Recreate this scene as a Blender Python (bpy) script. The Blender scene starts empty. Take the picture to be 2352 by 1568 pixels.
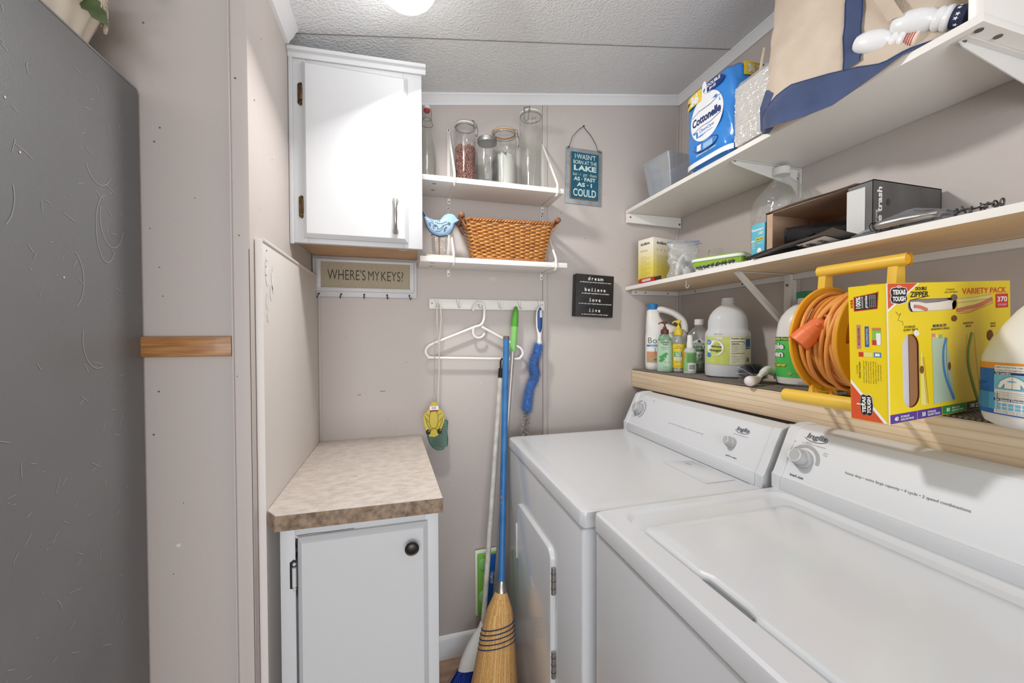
import bpy, bmesh, math, random
from mathutils import Vector, Matrix, Euler, noise
from math import sin, cos, pi, radians

# ---------------------------------------------------------------- camera, world, lights, exposure
scene = bpy.context.scene
COL = scene.collection
scene.view_settings.view_transform = 'Standard'
scene.view_settings.look = 'None'
scene.view_settings.gamma = 1.0
scene.view_settings.use_curve_mapping = False
scene.view_settings.exposure = 0.70

cam_data = bpy.data.cameras.new('camera')
cam_data.sensor_width = 36.0
cam_data.lens = 36.0 * 897.6 / 2352.0
cam_data.clip_start = 0.02
cam = bpy.data.objects.new('camera', cam_data)
cam.location = (0, 0, 1.307)
cam.rotation_euler = (Matrix.Rotation(radians(-15.84), 3, 'Z') @ Matrix.Rotation(radians(90 - 0.987), 3, 'X') @ Matrix.Rotation(radians(-0.165), 3, 'Z')).to_euler()
COL.objects.link(cam)
scene.camera = cam

world = bpy.data.worlds.new('world'); scene.world = world
world.use_nodes = True
world.node_tree.nodes['Background'].inputs[0].default_value = (0.88, 0.94, 1.0, 1)
world.node_tree.nodes['Background'].inputs[1].default_value = 0.66

def area(name, loc, target, size, power, color=(1, 1, 1)):
    l = bpy.data.lights.new(name, 'AREA'); l.shape = 'RECTANGLE'; l.size = size[0]; l.size_y = size[1]
    l.energy = power; l.color = color
    o = bpy.data.objects.new(name, l); o.location = loc
    o.rotation_euler = (Vector(target) - Vector(loc)).to_track_quat('-Z', 'Y').to_euler()
    COL.objects.link(o); return o
# added fill lamp high behind the viewer, stands for no known fixture
area('high_fill_light', (-0.75, -1.7, 2.3), (0.1, 0.8, 0.9), (1.1, 1.1), 15, (1.0, 0.99, 0.985))
# added low fill behind the viewer, lifts shelf undersides and appliance fronts
area('low_fill_light', (-0.1, -2.4, 0.95), (0.5, 1.0, 1.45), (2.0, 1.2), 25, (0.95, 0.98, 1.0))
# the bulb inside the laundry room's glass dome
DOME = (0.02, 1.04, 2.135)
bl = bpy.data.lights.new('dome_bulb', 'AREA'); bl.shape = 'DISK'; bl.size = 0.11; bl.energy = 5.8; bl.color = (1.0, 0.98, 0.95)
bo = bpy.data.objects.new('dome_bulb', bl); bo.location = (DOME[0] + 0.01, DOME[1], DOME[2] - 0.012); bo.rotation_euler = Vector((0.48, -0.20, -0.86)).to_track_quat('-Z', 'Y').to_euler(); COL.objects.link(bo)
pl_ = bpy.data.lights.new('dome_glow', 'POINT'); pl_.shadow_soft_size = 0.06; pl_.energy = 0.4; pl_.color = (1.0, 0.98, 0.95)
po = bpy.data.objects.new('dome_glow', pl_); po.location = (DOME[0], DOME[1], DOME[2] - 0.075); COL.objects.link(po)

# ---------------------------------------------------------------- materials
def lin(c):
    return tuple(((v / 255) / 12.92 if v / 255 <= 0.04045 else ((v / 255 + 0.055) / 1.055) ** 2.4) for v in c) + (1,)
_M = {}
def mat(name, c=None, rough=0.5, metal=0.0, c2=None, nscale=8, nstretch=(1, 1, 1), lo=0.35, hi=0.65, bump=0.0, bscale=60, spec=0.5, coat=0.0, sheen=0.0, detail=4, trans=0.0, ior=1.45, sss=0.0, alpha=1.0):
    if name in _M: return _M[name]
    m = bpy.data.materials.new(name); m.use_nodes = True; _M[name] = m
    nt = m.node_tree; b = nt.nodes['Principled BSDF']; L = nt.links
    b.inputs['Base Color'].default_value = lin(c)
    b.inputs['Roughness'].default_value = rough; b.inputs['Metallic'].default_value = metal
    b.inputs['Specular IOR Level'].default_value = spec; b.inputs['Coat Weight'].default_value = coat
    b.inputs['Coat Roughness'].default_value = 0.08
    b.inputs['Sheen Weight'].default_value = sheen
    b.inputs['Transmission Weight'].default_value = trans; b.inputs['IOR'].default_value = ior
    if sss: b.inputs['Subsurface Weight'].default_value = sss; b.inputs['Subsurface Radius'].default_value = (0.02, 0.02, 0.02)
    b.inputs['Alpha'].default_value = alpha
    if c2 or bump:
        tc = nt.nodes.new('ShaderNodeTexCoord'); mp = nt.nodes.new('ShaderNodeMapping'); mp.inputs['Scale'].default_value = nstretch
        L.new(tc.outputs['Object'], mp.inputs['Vector'])
    if c2:
        n = nt.nodes.new('ShaderNodeTexNoise'); n.inputs['Scale'].default_value = nscale; n.inputs['Detail'].default_value = detail
        r = nt.nodes.new('ShaderNodeValToRGB'); r.color_ramp.elements[0].position = lo; r.color_ramp.elements[1].position = hi
        r.color_ramp.elements[0].color = lin(c); r.color_ramp.elements[1].color = lin(c2)
        L.new(mp.outputs[0], n.inputs['Vector']); L.new(n.outputs['Fac'], r.inputs[0]); L.new(r.outputs[0], b.inputs['Base Color'])
    if bump:
        n2 = nt.nodes.new('ShaderNodeTexNoise'); n2.inputs['Scale'].default_value = bscale; n2.inputs['Detail'].default_value = 3
        bp = nt.nodes.new('ShaderNodeBump'); bp.inputs['Strength'].default_value = bump; bp.inputs['Distance'].default_value = 0.004
        L.new(mp.outputs[0], n2.inputs['Vector']); L.new(n2.outputs['Fac'], bp.inputs['Height']); L.new(bp.outputs[0], b.inputs['Normal'])
    return m

def clear(name, tint=(252, 254, 253), rim=0.55, base=0.04, rough=0.03, body=0.0, bodyc=(230, 232, 235), bump=0):
    """thin clear glass or plastic wall: mostly see-through, glossy where it turns away"""
    if name in _M: return _M[name]
    m = bpy.data.materials.new(name); m.use_nodes = True; _M[name] = m
    nt = m.node_tree; L = nt.links
    for n in list(nt.nodes): nt.nodes.remove(n)
    out = nt.nodes.new('ShaderNodeOutputMaterial'); tr = nt.nodes.new('ShaderNodeBsdfTransparent'); tr.inputs[0].default_value = lin(tint)
    gl = nt.nodes.new('ShaderNodeBsdfGlossy'); gl.inputs['Roughness'].default_value = rough
    lw = nt.nodes.new('ShaderNodeLayerWeight'); lw.inputs[0].default_value = 0.35
    mr = nt.nodes.new('ShaderNodeMapRange'); mr.inputs['To Min'].default_value = base; mr.inputs['To Max'].default_value = rim
    mx = nt.nodes.new('ShaderNodeMixShader')
    L.new(lw.outputs['Facing'], mr.inputs[0]); L.new(mr.outputs[0], mx.inputs[0]); L.new(tr.outputs[0], mx.inputs[1]); L.new(gl.outputs[0], mx.inputs[2])
    last = mx
    if body:
        df = nt.nodes.new('ShaderNodeBsdfDiffuse'); df.inputs[0].default_value = lin(bodyc)
        tl = nt.nodes.new('ShaderNodeBsdfTranslucent'); tl.inputs[0].default_value = lin(bodyc)
        ad = nt.nodes.new('ShaderNodeMixShader'); ad.inputs[0].default_value = 0.25
        L.new(df.outputs[0], ad.inputs[1]); L.new(tl.outputs[0], ad.inputs[2])
        m2 = nt.nodes.new('ShaderNodeMixShader'); m2.inputs[0].default_value = body
        L.new(mx.outputs[0], m2.inputs[1]); L.new(ad.outputs[0], m2.inputs[2]); last = m2
    if bump:
        tc = nt.nodes.new('ShaderNodeTexCoord'); n2 = nt.nodes.new('ShaderNodeTexNoise'); n2.inputs['Scale'].default_value = bump; n2.inputs['Detail'].default_value = 2
        bp = nt.nodes.new('ShaderNodeBump'); bp.inputs['Strength'].default_value = 0.9; bp.inputs['Distance'].default_value = 0.01
        L.new(tc.outputs['Object'], n2.inputs['Vector']); L.new(n2.outputs['Fac'], bp.inputs['Height']); L.new(bp.outputs[0], gl.inputs['Normal']); L.new(bp.outputs[0], lw.inputs['Normal'])
    L.new(last.outputs[0], out.inputs[0])
    return m

# ---------------------------------------------------------------- mesh builder
def sx_angle(t, n):  # superellipse point
    c, s = cos(t), sin(t)
    return (abs(c) ** (2 / n)) * (1 if c >= 0 else -1), (abs(s) ** (2 / n)) * (1 if s >= 0 else -1)
_TXT = {}
def text_mesh(s, bold, al, space):
    k = (s, bold, al, space)
    if k not in _TXT:
        cu = bpy.data.curves.new('t', 'FONT'); cu.body = s; cu.size = 1; cu.offset = bold; cu.align_x = al; cu.resolution_u = 3; cu.space_character = space
        o = bpy.data.objects.new('t', cu); me = o.to_mesh()
        _TXT[k] = ([v.co.copy() for v in me.vertices], [tuple(p.vertices) for p in me.polygons])
        o.to_mesh_clear(); bpy.data.objects.remove(o); bpy.data.curves.remove(cu)
    return _TXT[k]
class MB:
    def __init__(s, M=None): s.v = []; s.f = []; s.fm = []; s.mats = []; s.M = M or Matrix.Identity(4)
    def mi(s, m):
        if m not in s.mats: s.mats.append(m)
        return s.mats.index(m)
    def add(s, vs, fs, m):
        b = len(s.v); i = s.mi(m)
        s.v += [s.M @ Vector(v) for v in vs]
        for f in fs: s.f.append(tuple(b + q for q in f)); s.fm.append(i)
        return s
    def bm(s, bm, m, X=None):
        bm.verts.ensure_lookup_table(); bm.verts.index_update()
        s.add([(X @ v.co if X else v.co) for v in bm.verts], [[v.index for v in f.verts] for f in bm.faces], m); bm.free(); return s
    def box(s, x0, y0, z0, x1, y1, z1, m, bev=0.0, seg=2, X=None):
        b = bmesh.new(); bmesh.ops.create_cube(b, size=1)
        for v in b.verts: v.co = Vector(((x0 + x1) / 2 + v.co.x * (x1 - x0), (y0 + y1) / 2 + v.co.y * (y1 - y0), (z0 + z1) / 2 + v.co.z * (z1 - z0)))
        if bev > 0: bmesh.ops.bevel(b, geom=b.edges[:], offset=min(bev, 0.49 * min(abs(x1 - x0), abs(y1 - y0), abs(z1 - z0))), segments=seg, affect='EDGES', profile=0.5)
        return s.bm(b, m, X)
    def prism(s, pts, d0, d1, m, fn, bev=0.0, seg=2):
        """pts: 2D outline; fn(x, y, h) -> 3D"""
        b = bmesh.new(); n = len(pts)
        lo = [b.verts.new(fn(x, y, d0)) for x, y in pts]; hi = [b.verts.new(fn(x, y, d1)) for x, y in pts]
        b.faces.new(lo[::-1]); top = b.faces.new(hi)
        for i in range(n): b.faces.new((lo[i], lo[(i + 1) % n], hi[(i + 1) % n], hi[i]))
        bmesh.ops.recalc_face_normals(b, faces=b.faces[:])
        if bev: bmesh.ops.bevel(b, geom=list(top.edges), offset=bev, segments=seg, affect='EDGES', profile=0.5)
        return s.bm(b, m)
    def loft(s, rings, m, cap0=True, cap1=True, closed=True):
        n = len(rings[0]); vs = [p for r in rings for p in r]; fs = []
        for j in range(len(rings) - 1):
            for i in range(n if closed else n - 1):
                a = j * n + i; b = j * n + (i + 1) % n
                fs.append((a, b, b + n, a + n))
        if cap0: fs.append(tuple(range(n))[::-1])
        if cap1: fs.append(tuple((len(rings) - 1) * n + i for i in range(n)))
        return s.add(vs, fs, m)
    def lathe(s, prof, m, seg=32, n=2, X=None, cap0=True, cap1=True):
        """prof: (z, rx[, ry[, cx[, cy[, n]]]])"""
        rings = []
        for p in prof:
            z, rx = p[0], p[1]; ry = p[2] if len(p) > 2 and p[2] is not None else rx
            cx = p[3] if len(p) > 3 else 0; cy = p[4] if len(p) > 4 else 0; e = p[5] if len(p) > 5 else n
            r = []
            for i in range(seg):
                a, b = sx_angle(2 * pi * i / seg, e); q = Vector((cx + rx * a, cy + ry * b, z)); r.append(X @ q if X else q)
            rings.append(r)
        return s.loft(rings, m, cap0, cap1)
    def tube(s, pts, r, m, seg=8, closed=False, cap=True, flat=1.0):
        pts = [Vector(p) for p in pts]; N = len(pts); rings = []; up = None
        for i, p in enumerate(pts):
            if closed: t = pts[(i + 1) % N] - pts[i - 1]
            else: t = pts[min(i + 1, N - 1)] - pts[max(i - 1, 0)]
            t.normalize()
            if up is None: up = t.orthogonal().normalized() if abs(t.z) > 0.9 else Vector((0, 0, 1))
            u = up - t * up.dot(t)
            if u.length < 1e-4: u = t.orthogonal()
            u.normalize(); w = t.cross(u); up = u
            rr = r[i] if isinstance(r, (list, tuple)) else r
            rings.append([p + u * (rr * flat * cos(2 * pi * k / seg)) + w * (rr * sin(2 * pi * k / seg)) for k in range(seg)])
        if closed: rings.append(rings[0]); return s.loft(rings, m, False, False)
        return s.loft(rings, m, cap, cap)
    def cyl(s, a, b, r, m, seg=20, r2=None, cap=True): return s.tube([a, b], [r, r if r2 is None else r2], m, seg, cap=cap)
    def ball(s, c, r, m, sc=(1, 1, 1), seg=16):
        b = bmesh.new(); bmesh.ops.create_uvsphere(b, u_segments=seg, v_segments=max(6, seg // 2), radius=r)
        for v in b.verts: v.co = Vector((v.co.x * sc[0] + c[0], v.co.y * sc[1] + c[1], v.co.z * sc[2] + c[2]))
        return s.bm(b, m)
    def patch(s, x0, y0, x1, y1, m, fn, nx=1, ny=1):
        vs = [fn(x0 + (x1 - x0) * i / nx, y0 + (y1 - y0) * j / ny) for j in range(ny + 1) for i in range(nx + 1)]
        fs = [(j * (nx + 1) + i, j * (nx + 1) + i + 1, (j + 1) * (nx + 1) + i + 1, (j + 1) * (nx + 1) + i) for j in range(ny) for i in range(nx)]
        return s.add(vs, fs, m)
    def poly(s, pts, m, fn): return s.add([fn(x, y) for x, y in pts], [tuple(range(len(pts)))], m)
    def disc(s, x, y, rx, m, fn, ry=None, n=24):
        ry = ry or rx; return s.poly([(x + rx * cos(2 * pi * i / n), y + ry * sin(2 * pi * i / n)) for i in range(n)], m, fn)
    def ring(s, x, y, r0, r1, m, fn, a0=0, a1=2 * pi, n=32):
        vs = []; fs = []
        for i in range(n + 1):
            a = a0 + (a1 - a0) * i / n
            vs += [fn(x + r0 * cos(a), y + r0 * sin(a)), fn(x + r1 * cos(a), y + r1 * sin(a))]
            if i < n: fs.append((2 * i, 2 * i + 1, 2 * i + 3, 2 * i + 2))
        return s.add(vs, fs, m)
    def stroke(s, pts, w, m, fn):
        vs = []; fs = []
        for i, p in enumerate(pts):
            a = pts[max(i - 1, 0)]; b = pts[min(i + 1, len(pts) - 1)]
            dx, dy = b[0] - a[0], b[1] - a[1]; l = math.hypot(dx, dy) or 1; nx, ny = -dy / l * w / 2, dx / l * w / 2
            vs += [fn(p[0] - nx, p[1] - ny), fn(p[0] + nx, p[1] + ny)]
            if i: fs.append((2 * i - 2, 2 * i, 2 * i + 1, 2 * i - 1))
        return s.add(vs, fs, m)
    def text(s, t, x, y, h, m, fn, w=None, bold=0.0, al='CENTER', rot=0, space=1.0, slant=0.0):
        """cap height h, centred (or left-aligned) on x, baseline y"""
        vs, fs = text_mesh(t, bold, al, space)
        if not vs: return s
        k = h / 0.72; xs = [v.x for v in vs]; kx = k if w is None else w / (max(xs) - min(xs))
        c, sn = cos(rot), sin(rot); out = []
        for v in vs:
            px, py = (v.x + slant * v.y) * kx, v.y * k
            out.append(fn(x + px * c - py * sn, y + px * sn + py * c))
        return s.add(out, fs, m)
    def build(s, name, parent=None, world=False, angle=35, flat=False, bevel=0):
        me = bpy.data.meshes.new(name); off = parent.location if (world and parent) else Vector((0, 0, 0))
        me.from_pydata([v - off for v in s.v], [], s.f)
        for m in s.mats: me.materials.append(m)
        me.polygons.foreach_set('material_index', s.fm)
        me.validate(); me.update()
        if not flat:
            me.polygons.foreach_set('use_smooth', [True] * len(me.polygons)); me.set_sharp_from_angle(angle=radians(angle))
        o = bpy.data.objects.new(name, me); COL.objects.link(o)
        if parent: o.parent = parent
        if bevel:
            b = o.modifiers.new('bevel', 'BEVEL'); b.width = bevel; b.segments = 2; b.limit_method = 'ANGLE'; b.angle_limit = radians(40)
        return o
def plane(o, ux, uy, off=0.0003):
    o = Vector(o); ux = Vector(ux); uy = Vector(uy); n = ux.cross(uy).normalized() * off
    return lambda x, y: o + ux * x + uy * y + n
def wrap(rx, ry, n=2, off=0.0006, a0=-pi / 2, cx=0, cy=0):
    """label coordinates (x along the surface, y = height) on an upright superellipse; centre faces local -Y"""
    N = 360; P = []; L = [0]
    for i in range(N + 1):
        a, b = sx_angle(a0 - pi + 2 * pi * i / N, n); P.append((a * rx, b * ry))
    for i in range(N): L.append(L[-1] + math.hypot(P[i + 1][0] - P[i][0], P[i + 1][1] - P[i][1]))
    mid = L[N // 2]
    def fn(x, y):
        t = min(max(x + mid, 0), L[-1] - 1e-9); lo, hi = 0, N
        while hi - lo > 1:
            q = (lo + hi) // 2
            if L[q] <= t: lo = q
            else: hi = q
        k = (t - L[lo]) / max(L[lo + 1] - L[lo], 1e-9)
        px = P[lo][0] + (P[lo + 1][0] - P[lo][0]) * k; py = P[lo][1] + (P[lo + 1][1] - P[lo][1]) * k
        tx, ty = P[lo + 1][0] - P[lo][0], P[lo + 1][1] - P[lo][1]; l = math.hypot(tx, ty) or 1
        return Vector((cx + px + ty / l * off, cy + py - tx / l * off, y))
    return fn
def thing(name, label, cat, loc=(0, 0, 0), rz=0, group=None):
    o = bpy.data.objects.new(name, None); o.empty_display_size = 0.02; COL.objects.link(o)
    o.location = loc; o.rotation_euler = (0, 0, rz); o['label'] = label; o['category'] = cat
    if group: o['group'] = group
    return o
def tag(o, label, cat, group=None, kind=None):
    o['label'] = label; o['category'] = cat
    if group: o['group'] = group
    if kind: o['kind'] = kind
    return o
def struct(o, label=None):
    o['kind'] = 'structure'
    if label: o['label'] = label
    return o
def face_cam(x, y): # rotation so that local -Y looks at the viewer's place in the doorway
    return math.atan2(-x, y)
rnd = random.Random(7)

# ---------------------------------------------------------------- palette
WALL = mat('wall_paint', (196, 187, 182), 0.55, bump=0.10, bscale=90)
WHITE = mat('white_paint', (204, 205, 207), 0.4, bump=0.03, bscale=40)
SHELFW = mat('white_melamine', (236, 233, 228), 0.35)
ENAMEL = mat('white_enamel', (214, 216, 219), 0.22, coat=0.4)
CONS = mat('console_white', (216, 218, 221), 0.5)
ENAMELG = mat('grey_enamel', (176, 178, 181), 0.3)
BLACK = mat('black', (18, 18, 18), 0.5)
GREYT = mat('grey_print', (110, 112, 115), 0.5)
GREYL = mat('light_grey_print', (165, 167, 170), 0.5)
WPL = mat('white_plastic', (232, 230, 226), 0.35)
STEEL = mat('steel', (170, 168, 164), 0.3, 0.9)
DARKM = mat('dark_metal', (45, 42, 40), 0.45, 0.6)
SCREW = mat('screw_metal', (110, 105, 98), 0.4, 0.8)
PRW = mat('print_white', (238, 238, 236), 0.5)
NAVY = mat('navy_print', (30, 52, 110), 0.5)
# ---------------------------------------------------------------- the setting
XR, YF, XP = 1.275, 1.58, -0.31        # right wall, far wall, partition face
def ceil_z(x): return 2.236 + 0.154 * (x - 0.073)
def wall_marks(mb, pts, m, fn, s=0.002):
    for (x, y) in pts: mb.disc(x, y, s * rnd.uniform(.6, 1.3), m, fn, n=8)
HOLE = mat('nail_hole', (110, 98, 88), 0.8); CHIP = mat('paint_chip', (226, 218, 210), 0.7)
mb = MB(); mb.box(-2.4, -2.6, -0.05, 1.5, 1.75, 0.0, mat('floor_wood', (176, 146, 124), 0.45, c2=(150, 120, 98), nscale=5, nstretch=(1, 9, 1), bump=.05))
struct(mb.build('floor'))
# ceiling: sloping stippled sheet with one seam batten line
CEIL = mat('ceiling_stipple', (232, 234, 236), 0.6, bump=1.0, bscale=130)
mb = MB()
mb.prism([(-2.4, ceil_z(-2.4)), (1.4, ceil_z(1.4)), (1.4, 2.7), (-2.4, 2.7)], -2.6, 1.70, CEIL, lambda x, z, h: (x, h, z))
fnc = lambda x, y: Vector((x, y, ceil_z(x) - 0.0012))
mb.stroke([(XP, 1.272), (0.5, 1.262), (XR, 1.25)], 0.0035, mat('seam_shadow', (150, 150, 152), 0.8), fnc)
struct(mb.build('ceiling', flat=True))
# far wall
mb = MB(); mb.box(XP - 0.2, YF, 0, XR + 0.15, YF + 0.1, 2.5, WALL)
fw = plane((0, YF, 0), (1, 0, 0), (0, 0, 1), .0008)
wall_marks(mb, [(.19 + rnd.random() * .2, .35 + rnd.random() * .8) for _ in range(14)], CHIP, fw, .0022)
wall_marks(mb, [(rnd.uniform(.65, 1.2), rnd.uniform(1.1, 2.2)) for _ in range(12)] + [(-.2, 1.3), (.02, 1.2), (.3, 1.72), (.22, 1.36), (-.05, .98)], HOLE, fw, .0016)
for x, z, w in [(-.16, 1.08, .012), (-.3, 1.07, .010), (-.08, 1.09, .02)]: mb.patch(x, z, x + w, z + .002, HOLE, fw)
mb.box(.352, YF - .0006, 1.53, .382, YF, 1.547, mat('old_tape', (206, 196, 184), .6))
struct(mb.build('wall_back', flat=True))
# right wall
mb = MB(); mb.box(XR, -2.6, 0, XR + 0.1, YF, 2.6, WALL)
struct(mb.build('wall_right', flat=True))
# partition (left wall of the laundry nook) with its end facing the kitchen
mb = MB(); mb.box(XP - 0.036, 0.962, 0, XP, YF, 2.35, WALL, .002)
fp = plane((XP, 0, 0), (0, 1, 0), (0, 0, 1), .0006)
wall_marks(mb, [(1.0, 1.83), (1.03, 1.6), (1.05, 2.0), (1.12, 1.75)], HOLE, fp, .0018)
pe = plane((0, .962, 0), (1, 0, 0), (0, 0, 1), .0006)
wall_marks(mb, [(-.333, 1.85), (-.337, 1.22), (-.33, 1.52)], HOLE, pe, .0018)
for z, s in [(.40, .004), (.385, .006), (.36, .004), (.34, .003)]: mb.disc(-.3125, z, s * .5, HOLE, pe, ry=s)
mb.patch(-.3124, .0, -.3112, 1.492, mat('gap_dark', (84, 74, 68), .9), pe)
struct(mb.build('wall_left'))
mb = MB(); mb.box(-2.4, 0.99, 0, XP - 0.036, 1.09, 2.4, WALL)
fl = plane((0, .99, 0), (1, 0, 0), (0, 0, 1), .0006)
wall_marks(mb, [(-.5, 2.04), (-.505, 1.95), (-.48, 1.74), (-.49, 1.71), (-.5, 1.53), (-.485, 1.45), (-.48, 1.39), (-.49, 1.19), (-.5, 1.1), (-.42, 1.6), (-.45, .95), (-.47, .8)], HOLE, fl, .0016)
mb.disc(-.46, .86, .004, CHIP, fl)
struct(mb.build('wall_front'))
mb = MB(); mb.box(-2.5, -2.6, 0, -2.4, 1.09, 2.4, WALL); struct(mb.build('wall_kitchen'))
# cove mouldings
def cove(mb, p0, p1, inward, down, m, k=1.0):
    """profile swept from p0 to p1; inward = unit vector away from wall, down = down vector"""
    prof = [(0, 0), (.030, 0), (.030, .006), (.024, .010), (.018, .022), (.010, .030), (.008, .036), (0, .036)]
    d = Vector(inward); dn = Vector(down); p0 = Vector(p0); p1 = Vector(p1)
    mb.loft([[p0 + d * a * k + dn * b * k for a, b in prof], [p1 + d * a * k + dn * b * k for a, b in prof]], m)
TR = mat('cove_white', (236, 237, 239), 0.35)
mb = MB(); cove(mb, (XP, YF, ceil_z(XP)), (XR, YF, ceil_z(XR)), (0, -1, 0), (0, 0, -1), TR); struct(mb.build('trim_1'))
mb = MB(); cove(mb, (XR, -2.6, ceil_z(XR)), (XR, YF, ceil_z(XR)), (-1, 0, -.15), (0, 0, -1), TR); struct(mb.build('trim_2'))
mb = MB(); cove(mb, (XP, .962, ceil_z(XP)), (XP, 1.256, ceil_z(XP)), (1, 0, .15), (0, 0, -1), TR, 1.15); struct(mb.build('trim_3'))
# battens: far-wall panel joint, corner strips
mb = MB(); mb.box(.586, YF - .003, .09, .607, YF, 2.285, WALL, .001); mb.patch(.5845, .09, .5862, 2.285, HOLE, fw); mb.patch(.607, .09, .6082, 2.285, HOLE, fw); struct(mb.build('trim_4'))
mb = MB(); mb.box(XR - .016, YF - .004, .1, XR, YF, 2.38, WALL, .001); mb.box(XR - .004, YF - .016, .1, XR, YF - .004, 2.38, WALL, .001); struct(mb.build('trim_5'))
mb = MB(); mb.box(XP + .017, YF - .004, .915, XP + .026, YF, 1.47, WALL, .001); struct(mb.build('trim_6'))
mb = MB(); mb.box(XP - .006, .9625, 0.0, XP + .0, .985, 1.48, WALL, .001); 
mb = MB(); mb.box(XR - .004, .99, .92, XR, 1.012, 1.84, WALL, .001); struct(mb.build('trim_7'))
mb = MB(); mb.box(-.344, .955, 0, -.3415, .99, 2.35, WALL, .0008); struct(mb.build('trim_8'))
# baseboard
mb = MB(); mb.prism([(YF, 0), (YF - .014, 0), (YF - .014, .062), (YF - .011, .068), (YF - .011, .078), (YF - .004, .088), (YF, .090)], -.30, XR, TR, lambda y, z, h: (h, y, z))
struct(mb.build('baseboard_back'))

# ceiling dome light
t = thing('ceiling_light', 'round white glass dome lamp on the ceiling, lit', 'ceiling light', (DOME[0], DOME[1], ceil_z(DOME[0])))
mb = MB(); mb.lathe([(-.012, .082), (-.010, .088), (-.004, .088), (0.004, .082)], WHITE, 48); mb.build('lamp_base', t)
gm = bpy.data.materials.new('lit_glass'); gm.use_nodes = True
gb = gm.node_tree.nodes['Principled BSDF']; gb.inputs['Base Color'].default_value = (.9, .9, .9, 1); gb.inputs['Emission Color'].default_value = (1, .985, .96, 1); gb.inputs['Emission Strength'].default_value = 2.5
mb = MB(); R = .080; mb.lathe([(-.012 - .075 * sin(a), R * cos(a)) for a in [pi / 2 * i / 10 for i in range(10)]] + [(-.0875, .002)], gm, 48); dome = mb.build('lamp_shade', t)
dome.visible_shadow = True
# ---------------------------------------------------------------- refrigerator (only its side faces the doorway)
FR = mat('fridge_side', (117, 118, 120), 0.45, c2=(126, 127, 129), nscale=3, lo=.3, hi=.7, bump=.12, bscale=400, spec=.6)
SCR = mat('scratch', (176, 176, 178), .6)
t = thing('refrigerator', 'tall black refrigerator whose scratched side fills the left edge', 'refrigerator', (-.87, .60, 0))
X0 = -.513
mb = MB(); mb.box(-1.215, .27, .03, X0, .985, 1.806, FR, .004)
fs = plane((X0, 0, 0), (0, 1, 0), (0, 0, 1), .0007)
for _ in range(170):
    y = rnd.uniform(.55, .93); z = rnd.uniform(.75, 1.75); a = rnd.uniform(0, pi); l = rnd.uniform(.004, .022); k = rnd.uniform(-.5, .5)
    mb.stroke([(y + l * (q - .5) * cos(a) + k * l * q * q, z + l * (q - .5) * sin(a)) for q in (0, .33, .66, 1)], .0008, SCR, fs)
for cy_, cz_, ry_, rz_, a0, a1 in [(.885, 1.50, .025, .06, 1.6, 5.6), (.90, 1.52, .03, .05, 2.8, 6.0), (.87, 1.61, .03, .035, 3.4, 5.9), (.80, 1.40, .03, .05, 5.2, 7.4), (.86, 1.30, .035, .05, 2.8, 5), (.68, 1.5, .03, .05, 5.3, 6.6)]:
    mb.stroke([(cy_ + ry_ * cos(a0 + (a1 - a0) * q / 16), cz_ + rz_ * sin(a0 + (a1 - a0) * q / 16)) for q in range(17)], .0011, SCR, fs)
for y, z in [(.72, 1.565), (.70, 1.63), (.79, 1.4)]: mb.disc(y, z, .0016, PRW, fs, n=7)  # small glints painted on the side as white dots
mb.build('body', t, world=True)
mb = MB(); mb.box(-1.215, .985 - .72, 1.8065, X0 - .001, .984, 1.811, mat('fridge_top', (150, 150, 152), .4), .002); mb.build('top_cover', t, world=True)
mb = MB(); mb.box(-1.213, .20, .72, X0 - .002, .262, 1.795, FR, .012); mb.box(-1.213, .20, .06, X0 - .002, .262, .705, FR, .012); mb.build('door', t, world=True)
mb = MB(); mb.cyl((-1.16, .17, .85), (-1.16, .17, 1.6), .011, STEEL); mb.cyl((-1.16, .17, .88), (-1.16, .205, .88), .008, STEEL); mb.cyl((-1.16, .17, 1.57), (-1.16, .205, 1.57), .008, STEEL); mb.build('handle', t, world=True)
for fx_, fy0 in ((-1.2, .3), (-.58, .3), (-.58, .9), (-1.2, .9)): mb = MB(); mb.box(fx_, fy0, 0, fx_ + .04, fy0 + .04, .03, BLACK); mb.build('foot', t, world=True)
# vase on the refrigerator
IV = mat('ivory_glaze', (226, 214, 196), .25, coat=.5)
VX, VY, VZ = -.600, .880, 1.8115
t = thing('vase', 'ivory ceramic vase with raised daisies on top of the refrigerator', 'vase', (VX, VY, VZ))
mb = MB()
prof = [(0, .045), (.004, .052), (.03, .058), (.06, .068), (.09, .080), (.11, .083), (.13, .078), (.145, .084), (.15, .088), (.153, .084), (.147, .078), (.12, .070)]
rings = []
for z, r in prof:
    rings.append([Vector(((r + .0022 * cos(14 * a) * (z < .125)) * cos(a), (r + .0022 * cos(14 * a) * (z < .125)) * sin(a), z)) for a in [2 * pi * i / 84 for i in range(84)]])
mb.loft(rings, IV); mb.build('body', t)
mb = MB()
def daisy(mb, a, z, r, s):
    n = Vector((cos(a), sin(a), 0)); u = Vector((-sin(a), cos(a), 0)); w = Vector((0, 0, 1)); c = n * r + w * z
    for k in range(14):
        q = 2 * pi * k / 14; d = u * cos(q) + w * sin(q); e = d.cross(n)
        X = Matrix((d, e, n)).transposed().to_4x4(); X.translation = c + d * s * .62
        bm = bmesh.new(); bmesh.ops.create_uvsphere(bm, u_segments=8, v_segments=6, radius=1)
        for v in bm.verts: v.co = Vector((v.co.x * s * .42, v.co.y * s * .12, v.co.z * .0035))
        mb.bm(bm, IV, X)
    mb.ball(c, s * .2, IV)
for i in range(7): daisy(mb, -1.6 + .55 * i, .112 if i % 2 else .088, .083, .027 if i % 2 else .022)
for i in range(26): mb.ball(((.081) * cos(2 * pi * i / 26), .081 * sin(2 * pi * i / 26), .134), .0055, IV, seg=8)
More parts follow.
